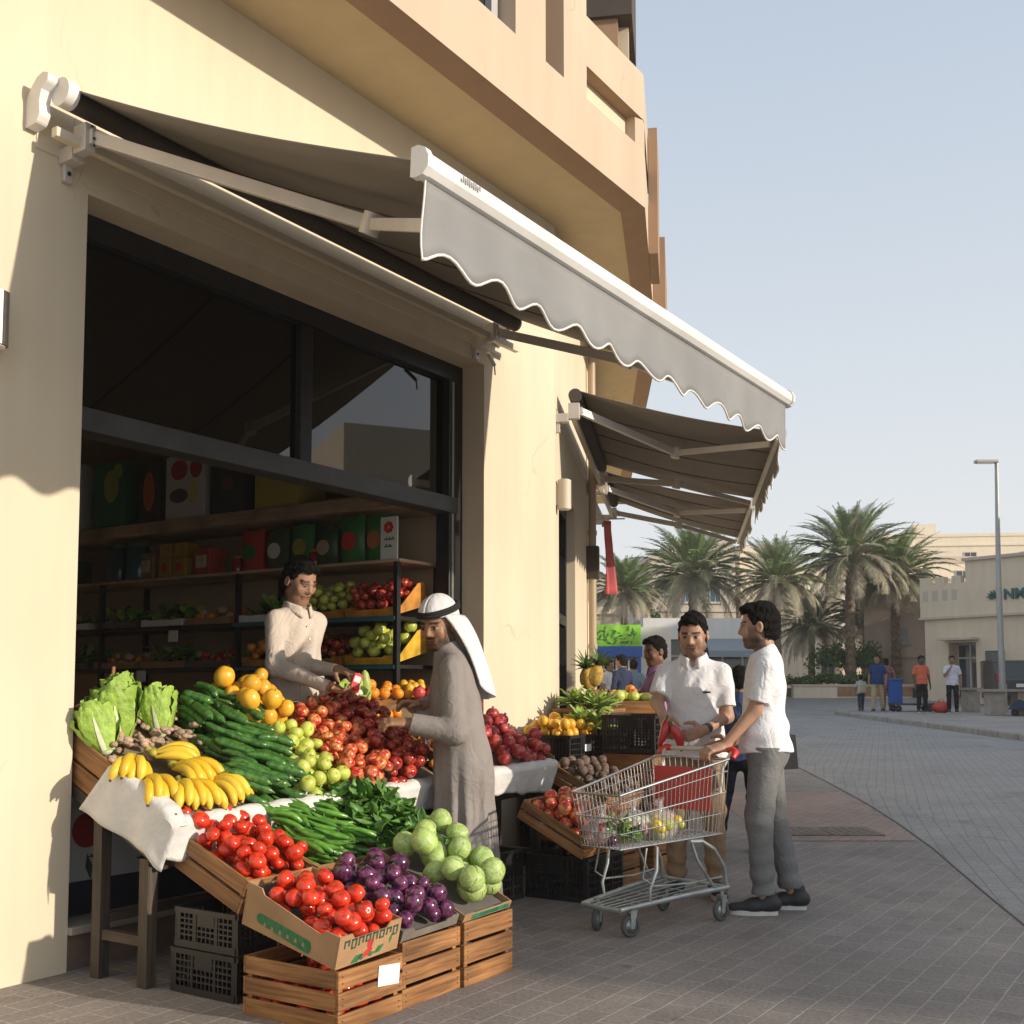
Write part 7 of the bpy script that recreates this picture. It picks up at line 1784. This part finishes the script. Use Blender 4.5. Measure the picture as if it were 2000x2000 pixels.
b.build('leaf_emblem', M_SIGN, sg)
text_mesh('NMK', .52, 'letters', mat('sign_teal', (.012,.10,.10), .4), sg, Matrix.Translation((3.20,-.15,3.62)) @ RX, .03, .012, 'LEFT')
house('side_house', 'pinkish shaded house between the palms and the corner building', frame_at((15.05,47.5), (.95,-.30), 1.05), 3.4, 6, 4.1, M_PINK, [(1.25,1.80,2.15,2.85)], .15, [(1.55,1.66,.10)])
house('sunlit_house', 'long pale sunlit house with flat roof behind the palms', frame_at((12.4,60), (1,0), 1.1), 8.3, 9, 6.6, M_CRE2, [(1.2,1.9,3.9,5.0),(3.4,4.1,3.9,5.0),(5.4,6.1,3.9,5.0),(1.2,2.0,.6,2.0),(4.2,5.0,.6,2.2)], .2, [(3.2,3.32,.1)], wing=((0,1.9,6.6,8.0),))
house('roof_block', 'pale stepped house with a roof terrace above the corner building', frame_at((20.6,60), (1,0), 1.1), 16, 9, 7.0, M_CRE2, [(1.2,2.0,5.8,6.6),(3.4,4.2,5.8,6.6)], .35, [(5.6,5.7,.08)], M_PINK)
house('tall_block', 'highest cream block on the skyline behind the roof terrace', frame_at((24.2,72), (.98,-.12), 1.1), 18, 9, 10.0, M_CRE2, [(5.0,5.8,8.0,9.0),(8.5,9.3,8.0,9.0)], .2, [(9.4,9.5,.08)], wing=((2.0,3.4,10.0,10.9),))
house('terrace_house', 'shaded pink terrace house beside the street lamp', frame_at((19.0,54), (1,-.05), 1.1), 3.2, 4, 5.3, M_PINK, [], .25)
house('apartment_house', 'beige apartment house with blue windows behind the left palms', frame_at((7.15,58), (1,.05), 1.1), 4.6, 8, 6.9, M_GREYB, [(.55,1.15,5.1,6.1),(1.9,2.6,4.7,5.6),(3.2,3.8,4.7,5.6),(1.9,2.5,1.9,3.4),(3.0,3.5,1.9,3.4)], .25, [(4.2,4.3,.08)], wing=((1.3,4.6,6.9,8.0),), mp=M_BGP2)
house('far_house', 'small beige block on the skyline beside the pink flag', frame_at((4.9,70), (1,0), 1.1), 2.4, 6, 7.2, M_GREYB, [], .2)
house('roof_house', 'low beige house with overhanging roof beyond the blue kiosk', frame_at((2.6,45), (1,0), 1.0), 2.0, 5, 3.6, M_BEI, [], 0, [(3.3,3.6,.15)])
# row of low shops with white fascia and grey canopy
lo_ = thing('low_shops', 'low shop row with broad white fascia and dark shopfronts behind the two men', 'building', frame_at((4.7,40), (1,.02), .70))
b = MB(); b.box((0,.5,-1.5), (4.4,6,3.1)); b.build('wall', M_WHT2, lo_)
b = MB(); b.box((0,-.15,2.36), (4.4,.498,3.12)); b.build('fascia', M_WHT2, lo_)
b = MB(); b.add([(2.2,-.16,2.38),(4.2,-.16,2.38),(4.2,-1.1,1.92),(2.2,-1.1,1.92),(2.2,-.16,2.33),(4.2,-.16,2.33),(4.2,-1.1,1.70),(2.2,-1.1,1.70)], [(0,1,2,3)[::-1],(4,5,6,7),(3,2,6,7),(0,3,7,4),(1,5,6,2)]); b.build('canopy', mat('canopy_grey', (.22,.25,.28), .7), lo_)
b = MB()
for k in range(6): b.box((.05+k*.72,.42,0), (.12+k*.72,.499,2.35))
b.box((0,.44,1.75),(4.4,.499,1.80)); fr_ = b.build('shopfront', M_GREYB, lo_); b = MB(); b.box((0,.46,0), (4.4,.47,2.34)); b.build('pane', M_BGP, fr_)
# blue and green kiosk
kk = thing('kiosk', 'blue kiosk with a bright green leafy sign board beyond the lilac shirt', 'kiosk', frame_at((.9,27), (1,0), gz(27)))
b = MB(); b.box((0,.3,-.3), (3.0,2.5,2.5)); b.build('wall', M_WHT2, kk)
b = MB(); b.box((0,-.05,2.02), (2.22,.298,2.54)); gs = b.build('sign_board', mat('sign_lime', (.20,.50,.035), .5, var=.35, vs=5), kk)
b = MB()
for k in range(90):
    x, z = R.uniform(.1,2.1), R.uniform(2.08,2.46); a = R.uniform(0,3.14); l = R.uniform(.03,.09)
    b.prism([(-l,0),(0,l*.4),(l,0),(0,-l*.4)], 0, .003+.0001*k, M=Matrix.Translation((x,-.051,z)) @ RX @ Matrix.Rotation(a,4,'Z'))
b.build('leaf_print', mat('leaf_dark', (.05,.16,.02), .6, var=.5, vs=8), gs)
b = MB(); b.box((0,-.10,1.76), (2.25,.297,2.018)); b.build('blue_band', mat('kiosk_blue', (.01,.08,.38), .4), kk)
b = MB(); b.box((2.14,-.06,0), (2.22,.02,1.758)); b.box((0,-.06,0),(.08,.02,1.758)); b.build('post', mat('kiosk_blue', (.01,.08,.38), .4), kk)
b = MB(); b.box((.08,.28,0), (2.14,.296,1.75)); b.build('dark_opening', M_BGP, kk)
b = MB()
for r_ in range(4):
    b.box((.1,.02,.35+r_*.36), (2.12,.25,.37+r_*.36))
    for k in range(20): b.box((.12+k*.1,.05,.371+r_*.36), (.12+k*.1+R.uniform(.05,.085),.2,.371+r_*.36+R.uniform(.12,.28)), mi=R.choice((1,2,3,4)))
b.build('goods_rack', [M_ALU, M_PAPER, mat('goods_teal', (.05,.22,.26), .5), mat('goods_sand', (.45,.36,.25), .6), mat('goods_brown', (.20,.10,.06), .6)], kk)
# building across the street, outside the picture: it is what the glass mirrors and what shades the road
ob = house('opposite_building', 'pale building across the street mirrored in the upper shop glass', frame_at((22,34), (0.02,-1), 0), 39.5, 10, 7.15, M_BEI, [(x, x+1.6, z, z+1.7) for x in range(3,37,4) for z in (1.0,4.3)], .25, [(3.5,3.65,.1)], wing=((0,20.5,7.15,8.9),))

# ------------------------------------------------------------------ date palms
M_PG = mat('palm_green', (.13,.20,.055), .5, var=.3, vs=1.2); M_PD = mat('palm_dull', (.21,.22,.115), .6, var=.3, vs=1.2); M_PY = mat('palm_dry', (.36,.31,.22), .75, var=.3, vs=1.5)
M_TRUNK = mat('palm_trunk_bark', (.20,.145,.095), .9, var=.35, vs=7, bump=.6, bs=12)
def crown_mesh(seed, n=84, L0=2.95):
    r = random.Random(seed); b = MB()
    for k in range(n):
        q = k/n; a = k*2.39996+r.uniform(-.25,.25)
        el = math.radians(86-112*q**.95)+r.uniform(-.12,.12)        # young fronds upright, old ones hanging
        L_ = L0*(.78+.28*math.sin(min(1,q*1.6+.15)*math.pi*.55))*r.uniform(.88,1.08); drop = (.55+.95*q)*r.uniform(.8,1.2)
        mi = 0 if q < .55 else (1 if q < .78 else 2)
        if r.random() < .12: mi = min(2, mi+1)
        pts = []; e = el; p = V((.12*math.cos(a),.12*math.sin(a),0)); m = 14
        for i in range(m+1):
            pts.append(p.copy()); p = p+V((math.cos(e)*math.cos(a), math.cos(e)*math.sin(a), math.sin(e)))*(L_/m); e -= drop*1.25/m*(.4+1.2*i/m); e = max(e, -1.45)
        b.tube(pts, [.022*(1-i/m)+.004 for i in range(m+1)], 4, False, 2 if q > .3 else 1)
        tw = r.uniform(-.3,.3)
        for i in range(2, m):
            for h_ in (0,.25,.5,.75):
                c = pts[i].lerp(pts[i+1], h_); T = (pts[i+1]-pts[i]).normalized(); S = T.cross(V((0,0,1))); S = S.normalized() if S.length > .05 else V((-math.sin(a),math.cos(a),0)); U = S.cross(T)
                f = (i+h_)/m; l = (.46*math.sin(min(1,f*1.02+.10)*math.pi)**.6+.06)*r.uniform(.8,1.15)
                for s in (-1,1):
                    d = (S*s*.80+T*.75+U*(.38-.5*q+r.uniform(-.18,.18))).normalized(); w_ = T*.018
                    dn = V((0,0,-1))*l*(.10+.30*q); tip = c+d*l+dn; mid = c+d*l*.5+dn*.25
                    b.add([c-w_, c+w_, mid+w_*.9, tip, mid-w_*.9], [(0,1,2,3,4)], mi=mi)
    return b.mesh('crown', [M_PG, M_PD, M_PY])
CRN = [crown_mesh(3), crown_mesh(8), crown_mesh(21)]
def palm(px, py, D, zb, label, sc=1.0, k=0, base_px=None):
    c = pix(px, py, D); bp_ = pix(base_px or px, 1290, D)
    t = thing('date_palm', label, 'palm tree', Matrix.Translation((bp_.x, D, zb)), 'date palms')
    b = MB(); top = V((c.x-bp_.x, 0, c.z-zb)); n = max(8, int(top.z/.16)); pts = []; rad = []
    for i in range(n+1):
        f = i/n; pts.append(V((top.x*f**1.4, .05*math.sin(f*3), top.z*f))); rad.append((.185-.03*f+(.05 if i % 2 else 0)+.10*math.exp(-(f*12))+.05*(f > .9))*sc)
    b.tube(pts, rad, 10, True, 0, sm=False); b.build('trunk', M_TRUNK, t)
    o = bpy.data.objects.new('crown', CRN[k]); COL.objects.link(o); o.parent = t; o.matrix_local = Matrix.Translation(top) @ Matrix.Rotation(px*.7,4,'Z') @ Matrix.Scale(sc,4)
palm(1605,1052,45,1.25,'tallest date palm with upright green crown in the middle of the row', 1.0, 0)
palm(1467,1098,43.5,1.2,'date palm with a yellowish crown base left of the tallest', .80, 1)
palm(1308,1088,46,1.1,'broad drooping date palm below the far awning edge', 1.02, 2)
palm(1688,1092,46.5,1.2,'date palm with wide arching fronds right of the tallest', .92, 1, 1693)
palm(1178,1118,42,1.0,'small date palm above the green kiosk sign', .66, 0)
palm(1532,1182,48,1.2,'short date palm with hanging fronds between the two green crowns', .72, 2)
palm(1636,1165,50,1.2,'date palm half hidden behind the tallest trunk', .75, 1, 1632)
# planter with hedge and shrubs
b = MB(); b.box((0,0,-.6), (4.6,.35,.40)); pl = thing('planter_wall', 'low pale planter wall in front of the hedge', 'wall', Matrix.Translation((10.9,43.2,1.0))); b.build('wall', M_CRE2, pl); b = MB(); b.box((-.05,-.05,.40),(4.65,.4,.46)); b.build('coping', M_BEI, pl)
b = MB(); b.box((1.7,-.03,.0),(4.6,-.003,.36)); b.build('brick_face', mat('planter_brick', (.36,.20,.11), .8, var=.2, vs=8), pl)
def bush(M, label, rx, ry, rz, n, s, cat='hedge', ls=.09):
    r = random.Random(s); b = MB()
    for k in range(n):
        a = r.uniform(0,6.28); th = math.acos(r.uniform(-.25,1)); rr = r.uniform(.55,1.05)*(1+.22*math.sin(3*a+s)+.15*math.sin(5*th+a*2))
        p = V((rx*rr*math.sin(th)*math.cos(a), ry*rr*math.sin(th)*math.sin(a), rz*rr*math.cos(th)+rz*.3))
        d = V((r.gauss(0,1),r.gauss(0,1),r.gauss(.3,1))).normalized(); u = d.orthogonal().normalized(); w_ = d.cross(u); l = ls*r.uniform(.6,1.4)
        b.add([p-u*l*.4, p+w_*l, p+u*l*.4, p-w_*l*.6], [(0,1,2,3)], mi=r.choice((0,0,1)))
    o = b.build('shrub', [mat('hedge_leaf', (.055,.12,.022), .6, var=.35, vs=3), mat('hedge_leaf_light', (.11,.19,.04), .6, var=.3, vs=3)]); o.matrix_world = M; tag(o, label, cat, 'shrubs behind the planter')
for (px, py, D, rx, rz, n, lb) in ((1570,1262,45.5,.85,.75,1500,'tall round shrub left of the tallest palm trunk'),(1632,1265,46,.9,.85,1500,'tall bushy shrub right of the tallest palm trunk'),(1513,1293,44.4,.75,.28,700,'low clipped hedge at the planter end'),(1568,1291,44.4,.9,.35,900,'low clipped hedge below the round shrub'),(1640,1292,44.6,.9,.34,900,'low clipped hedge behind the strolling people'),(1238,1205,41.5,.28,.75,700,'slim dark green tree in front of the white fascia')):
    p = pix(px,py,D); bush(Matrix.Translation(p), lb, rx, .6 if rx > .5 else .28, rz, n, px)
trk = thing('soil_bank', 'planted soil bank carrying the hedge behind the planter wall', 'planting bed', Matrix.Translation((10.9,43.55,.9)))
b = MB(); b.box((0,0,-.4), (8.0,6.5,.42)); b.build('soil', mat('soil', (.16,.115,.075), .95, var=.3, vs=3), trk)

# ------------------------------------------------------------------ street lamp, car, furniture
lp = pix(1893,1338,34.5); lz = gz(34.5)+.13
sl_ = thing('street_lamp', 'tall grey street lamp with a single flat head leaning over the far pavement', 'street lamp', Matrix.Translation((lp.x,34.5,lz)))
tp = pix(1880,872,34.5); hh = tp.z-lz
b = MB(); b.tube([(0,0,0),(-.02,0,hh*.5),(tp.x-lp.x,0,hh)], [.10,.085,.055], 12); b.build('pole', mat('lamp_grey', (.36,.37,.36), .45, .4, var=.1, vs=2), sl_)
b = MB(); b.tube([(0,0,0),(0,0,.9)], .125, 12); b.build('base', mat('lamp_grey', (.36,.37,.36), .45), sl_)
b = MB(); b.box((tp.x-lp.x-.68,-.12,hh-.03), (tp.x-lp.x+.05,.12,hh+.07)); b.build('lamp_head', mat('lamp_head', (.40,.40,.38), .4), sl_, bevel=.03)
b = MB(); b.box((tp.x-lp.x-.62,-.09,hh-.042), (tp.x-lp.x-.12,.09,hh-.031)); b.build('lens', mat('lamp_lens', (.6,.6,.55), .2), sl_)

# dark SUV seen from behind, partly cut by the picture edge
cx = pix(1880,1300,38.6); car = thing('parked_car', 'dark grey sport utility car parked tail-on beside the street lamp', 'car', frame_at((cx.x,38.6), (.96,-.10), gz(38.6)))
W_ = 1.85; prof = [(0,.35),(.02,.95),(.06,1.02),(.28,1.58),(.45,1.66),(2.4,1.66),(3.0,1.30),(3.3,1.08),(4.3,.98),(4.5,.80),(4.5,.35)]
YZ = Matrix(((0,0,1,0),(1,0,0,0),(0,1,0,0),(0,0,0,1)))
b = MB(); b.prism(prof, 0, W_, M=YZ); b.build('body', mat('car_paint', (.045,.05,.055), .25, .4, coat=.6), car, bevel=.06)
b = MB(); b.add([(.16,.085,1.08),(W_-.16,.085,1.08),(W_-.24,.255,1.52),(.24,.255,1.52)], [(0,1,2,3)]); rw_ = b.build('rear_window', mat('car_glass', (.02,.025,.03), .05, spec=.8), car); rw_.location.y = -.012
for x0, x1 in ((.03,.20),(W_-.20,W_-.03)):
    b = MB(); b.box((x0,-.012,.82), (x1,.10,1.20)); b.build('tail_light', mat('tail_red', (.40,.02,.02), .2, coat=.5), car, bevel=.01)
b = MB(); b.box((.02,-.08,.38), (W_-.02,.05,.62)); b.build('bumper', mat('car_trim', (.03,.03,.03), .6), car, bevel=.03)
b = MB(); b.box((.66,-.018,.72), (1.18,-.004,.84)); b.build('number_plate', M_PAPER, car)
for x in (.12, W_-.12):
    for y in (.85,3.6):
        b = MB(); b.lathe([(.17,-.11),(.30,-.11),(.34,-.07),(.34,.07),(.30,.11),(.17,.11)], 20, M=Matrix.Translation((x,y,.34)) @ Matrix.Rotation(math.pi/2,4,'Y')); w__ = b.build('wheel', M_RUB, car)
        b = MB(); b.lathe([(.001,-.09),(.17,-.10),(.17,.10),(.001,.09)], 16, M=Matrix.Translation((x,y,.34)) @ Matrix.Rotation(math.pi/2,4,'Y')); b.build('rim', M_ALU, w__)
# stone tables, bin, trolley
M_STN = mat('stone_grey', (.33,.29,.25), .85, var=.15, vs=5)
def fp(px, D): p = pix(px,1340,D); return V((p.x, D, gz(D)+.13))
for (px, D, w_, lb) in ((1902,32.5,1.5,'stone table with thick pedestal at the picture edge'),(1832,35.2,.55,'small square stone pedestal table behind the man in the white shirt')):
    t = thing('stone_table', lb, 'table', fp(px,D), 'stone tables'); b = MB(); b.box((-w_/2,-.35,.68), (w_/2,.35,.76)); b.build('table_top', M_STN, t, bevel=.01)
    for s in ((-1,1) if w_ > 1 else (0,)):
        b = MB(); b.box((s*w_*.26-.20,-.25,0), (s*w_*.26+.20,.25,.678)); b.build('pedestal', M_STN, t, bevel=.01)
t = thing('hand_truck', 'flat trolley carrying a tall blue bin beside the man in orange', 'trolley', fp(1726,35.6))
b = MB(); b.box((-.75,-.3,.20), (.55,.3,.26)); b.build('deck', M_FRAME2, t); 
for x in (-.6,.4):
    for y in (-.24,.24):
        b = MB(); b.lathe([(.02,-.03),(.10,-.03),(.10,.03),(.02,.03)], 14, M=Matrix.Translation((x,y,.10)) @ RX); b.build('wheel', M_RUB, t)
t2 = thing('blue_bin', 'tall blue plastic bin standing on the flat trolley', 'bin', fp(1690,35.6)+V((0,0,.262)))
b = MB(); b.prism([(-.18,-.16),(.18,-.16),(.18,.16),(-.18,.16)], 0, .72); b.build('bin', mat('bin_blue', (.01,.10,.42), .4), t2, bevel=.02); b = MB(); b.box((-.21,-.19,.72), (.21,.19,.78)); b.build('lid', mat('bin_blue', (.01,.10,.42), .4), t2, bevel=.015)
t = thing('red_bag', 'red shopping bag slumped on the far pavement by the man in the white shirt', 'bag', fp(1776,34.6)); b = MB(); b.sphere((0,0,.16), (.30,.20,.17), 14, 10, fn=lambda d,th,p: 1+.08*math.sin(5*p+3*th)); b.build('bag', mat('bag_red', (.52,.05,.03), .5), t)
b = MB(); b.tube([(-.1,0,.30),(-.05,0,.42),(.05,0,.42),(.1,0,.30)], .012, 6); b.build('handle', mat('bag_red', (.52,.05,.03), .5), t)
t = thing('barrow', 'blue two-wheeled barrow with a yellow strap at the picture edge', 'barrow', Matrix.Translation(fp(1930,32.0)) @ Matrix.Scale(.75,4)); b = MB(); b.add([(-.5,-.2,.25),(.3,-.2,.25),(.3,.2,.25),(-.5,.2,.25),(-.15,-.2,.62),(.45,-.2,.75),(.45,.2,.75),(-.15,.2,.62)], [(0,3,2,1),(4,5,6,7),(0,1,5,4),(1,2,6,5),(2,3,7,6),(3,0,4,7)]); b.build('tub', mat('barrow_blue', (.02,.045,.10), .5), t)
b = MB(); b.box((-.1,-.21,.60),(.4,.21,.66)); b.build('strap', mat('strap_yellow', (.6,.38,.03), .6), t)
for x in (-.3,.3): b = MB(); b.lathe([(.03,-.03),(.14,-.03),(.14,.03),(.03,.03)], 14, M=Matrix.Translation((x,0,.14)) @ RX); b.build('wheel', M_RUB, t)
# pink flag on the drain pipe
fl = thing('flag', 'pink red cloth flag hanging beside the drain pipe', 'flag', f2m(3.02,.16,2.28)); b = MB(); b.grid(lambda u, v: (.02*math.sin(v*5)+.03*u, -.02-.13*u*(1-.35*v)-.02*math.sin(u*9+v*3), .78*v), 10, 12); b.build('cloth', mat('flag_pink', (.55,.12,.13), .8, var=.2, vs=5), fl, solid=.003); b = MB(); b.tube([(0,.1,.80),(0,-.24,.80)], .008, 6); b.build('rod', M_ALU, fl)

# ------------------------------------------------------------------ people far away
def walker(px, D, fwd, label, m1, m2, scale=1.0, pose=0, shirtlen=.86, sleeve='short', z=None, hair=True, **kw):
    p = pix(px,1340,D); p = V((p.x, D, (gz(D)+.13) if z is None else z)); M = face_to(p, fwd)
    hang = dict(lh=(np.array((-.25,.06,.86)), (0,.25,-1), (1,0,0), .5, -1), rh=(np.array((.25,.06,.86)), (0,.25,-1), (-1,0,0), .5, 1), le=np.array((-.25,-.03,1.12)), re=np.array((.25,-.03,1.12)))
    if pose == 1: hang.update(rh=(np.array((.06,.26,1.36)), (-.3,.1,1), (-1,0,0), .6, 1), re=np.array((.22,.16,1.14)))
    if pose == 2: hang.update(lf=(-.10,-.16,.05), rf=(.10,.20,-.05))
    return person(label, M, hang, h=.014, shirt=(m1, shirtlen), pants=(m2, 1.0, .03), sleeve=sleeve, scale=scale, hair=hair, hairkw=dict(h=.014), head_s=1.1, skin=kw.get('skin',(.28,.16,.10)), turn=kw.get('turn',0), nod=kw.get('nod',0))
cm = cloth_mat
walker(1657,35.0,(-.5,-.86),'man in navy T-shirt and sand trousers walking on the far pavement', cm('far_navy',(.02,.05,.15)), cm('far_sand',(.38,.29,.19)), 1.02, 2)
walker(1740,34.6,(.1,-1),'person in orange shirt and black trousers standing on the far pavement', cm('far_orange',(.62,.15,.08)), cm('far_black',(.015,.015,.018)), 1.0, 0, .88, skin=(.12,.07,.05))
walker(1798,34.4,(-.3,-.95),'man in pale shirt and black trousers holding a phone to his face', cm('far_white',(.62,.62,.70)), cm('far_black',(.015,.015,.018)), 1.0, 1, .86)
walker(1674,36.0,(.3,.95),'person in dark patterned clothes half hidden beside the navy T-shirt', mat('far_pattern',(.10,.05,.05),.9,col2=(.35,.12,.10),vs=14), mat('far_pattern',(.10,.05,.05),.9), .96, 0, .60)
ch = walker(1625,35.6,(.1,1),'small child with a pale green backpack on the far pavement', cm('far_grey',(.35,.40,.38)), cm('far_dark',(.04,.05,.08)), .66, 2)
p = pix(1625,1340,35.6); bp_ = thing('backpack', 'pale green backpack worn by the small child', 'backpack', Matrix.Translation((p.x, 35.6-.14, gz(35.6)+.13+.72)))
b = MB(); b.box((-.13,-.07,-.13),(.13,.05,.17)); b.build('pouch', mat('pack_green', (.42,.45,.30), .7), bp_, bevel=.03); b = MB(); b.box((-.09,-.10,-.11),(.09,-.071,.03)); b.build('pocket', mat('pack_pink', (.55,.35,.28), .7), bp_, bevel=.015)
zk = gz(22)
walker(1174,21.5,(-.6,.8),'shopper in dark navy standing in front of the blue kiosk', cm('kiosk_navy',(.03,.04,.08)), cm('far_dark',(.04,.05,.08)), .98, 0, .80, 'long', z=zk, turn=.3)
walker(1196,23.5,(.2,.95),'shopper in faded blue shirt at the kiosk counter', cm('kiosk_blue_shirt',(.13,.20,.30)), cm('far_dark',(.04,.05,.08)), .95, 0, .86, 'long', z=zk+.02)
walker(1148,25.0,(.8,-.5),'shopper in white at the kiosk beside the drain pipe', cm('kiosk_white',(.60,.60,.60)), cm('far_sand',(.38,.29,.19)), .95, 0, .86, z=gz(25))
walker(1334,22.0,(-.8,.5),'person in blue walking behind the man in the collared shirt', cm('mid_blue',(.05,.10,.22)), cm('far_dark',(.04,.05,.08)), .95, 2, .86, 'long', z=gz(22))

# ------------------------------------------------------------------ thin desert haze
hz = bpy.data.materials.new('haze_air'); hz.use_nodes = True; N = hz.node_tree.nodes; L = hz.node_tree.links
N.remove(N['Principled BSDF']); pv = N.new('ShaderNodeVolumePrincipled'); pv.inputs['Color'].default_value = (.93,.93,.94,1); pv.inputs['Density'].default_value = .0009; pv.inputs['Anisotropy'].default_value = .2
L.new(pv.outputs[0], N['Material Output'].inputs['Volume'])
b = MB(); b.box((-450,-70,-3), (450,1600,13.5)); tag(b.build('haze', hz), 'thin pale haze over the street', None, None, 'stuff')
SC.cycles.volume_bounces = 1; SC.cycles.volume_step_rate = 5
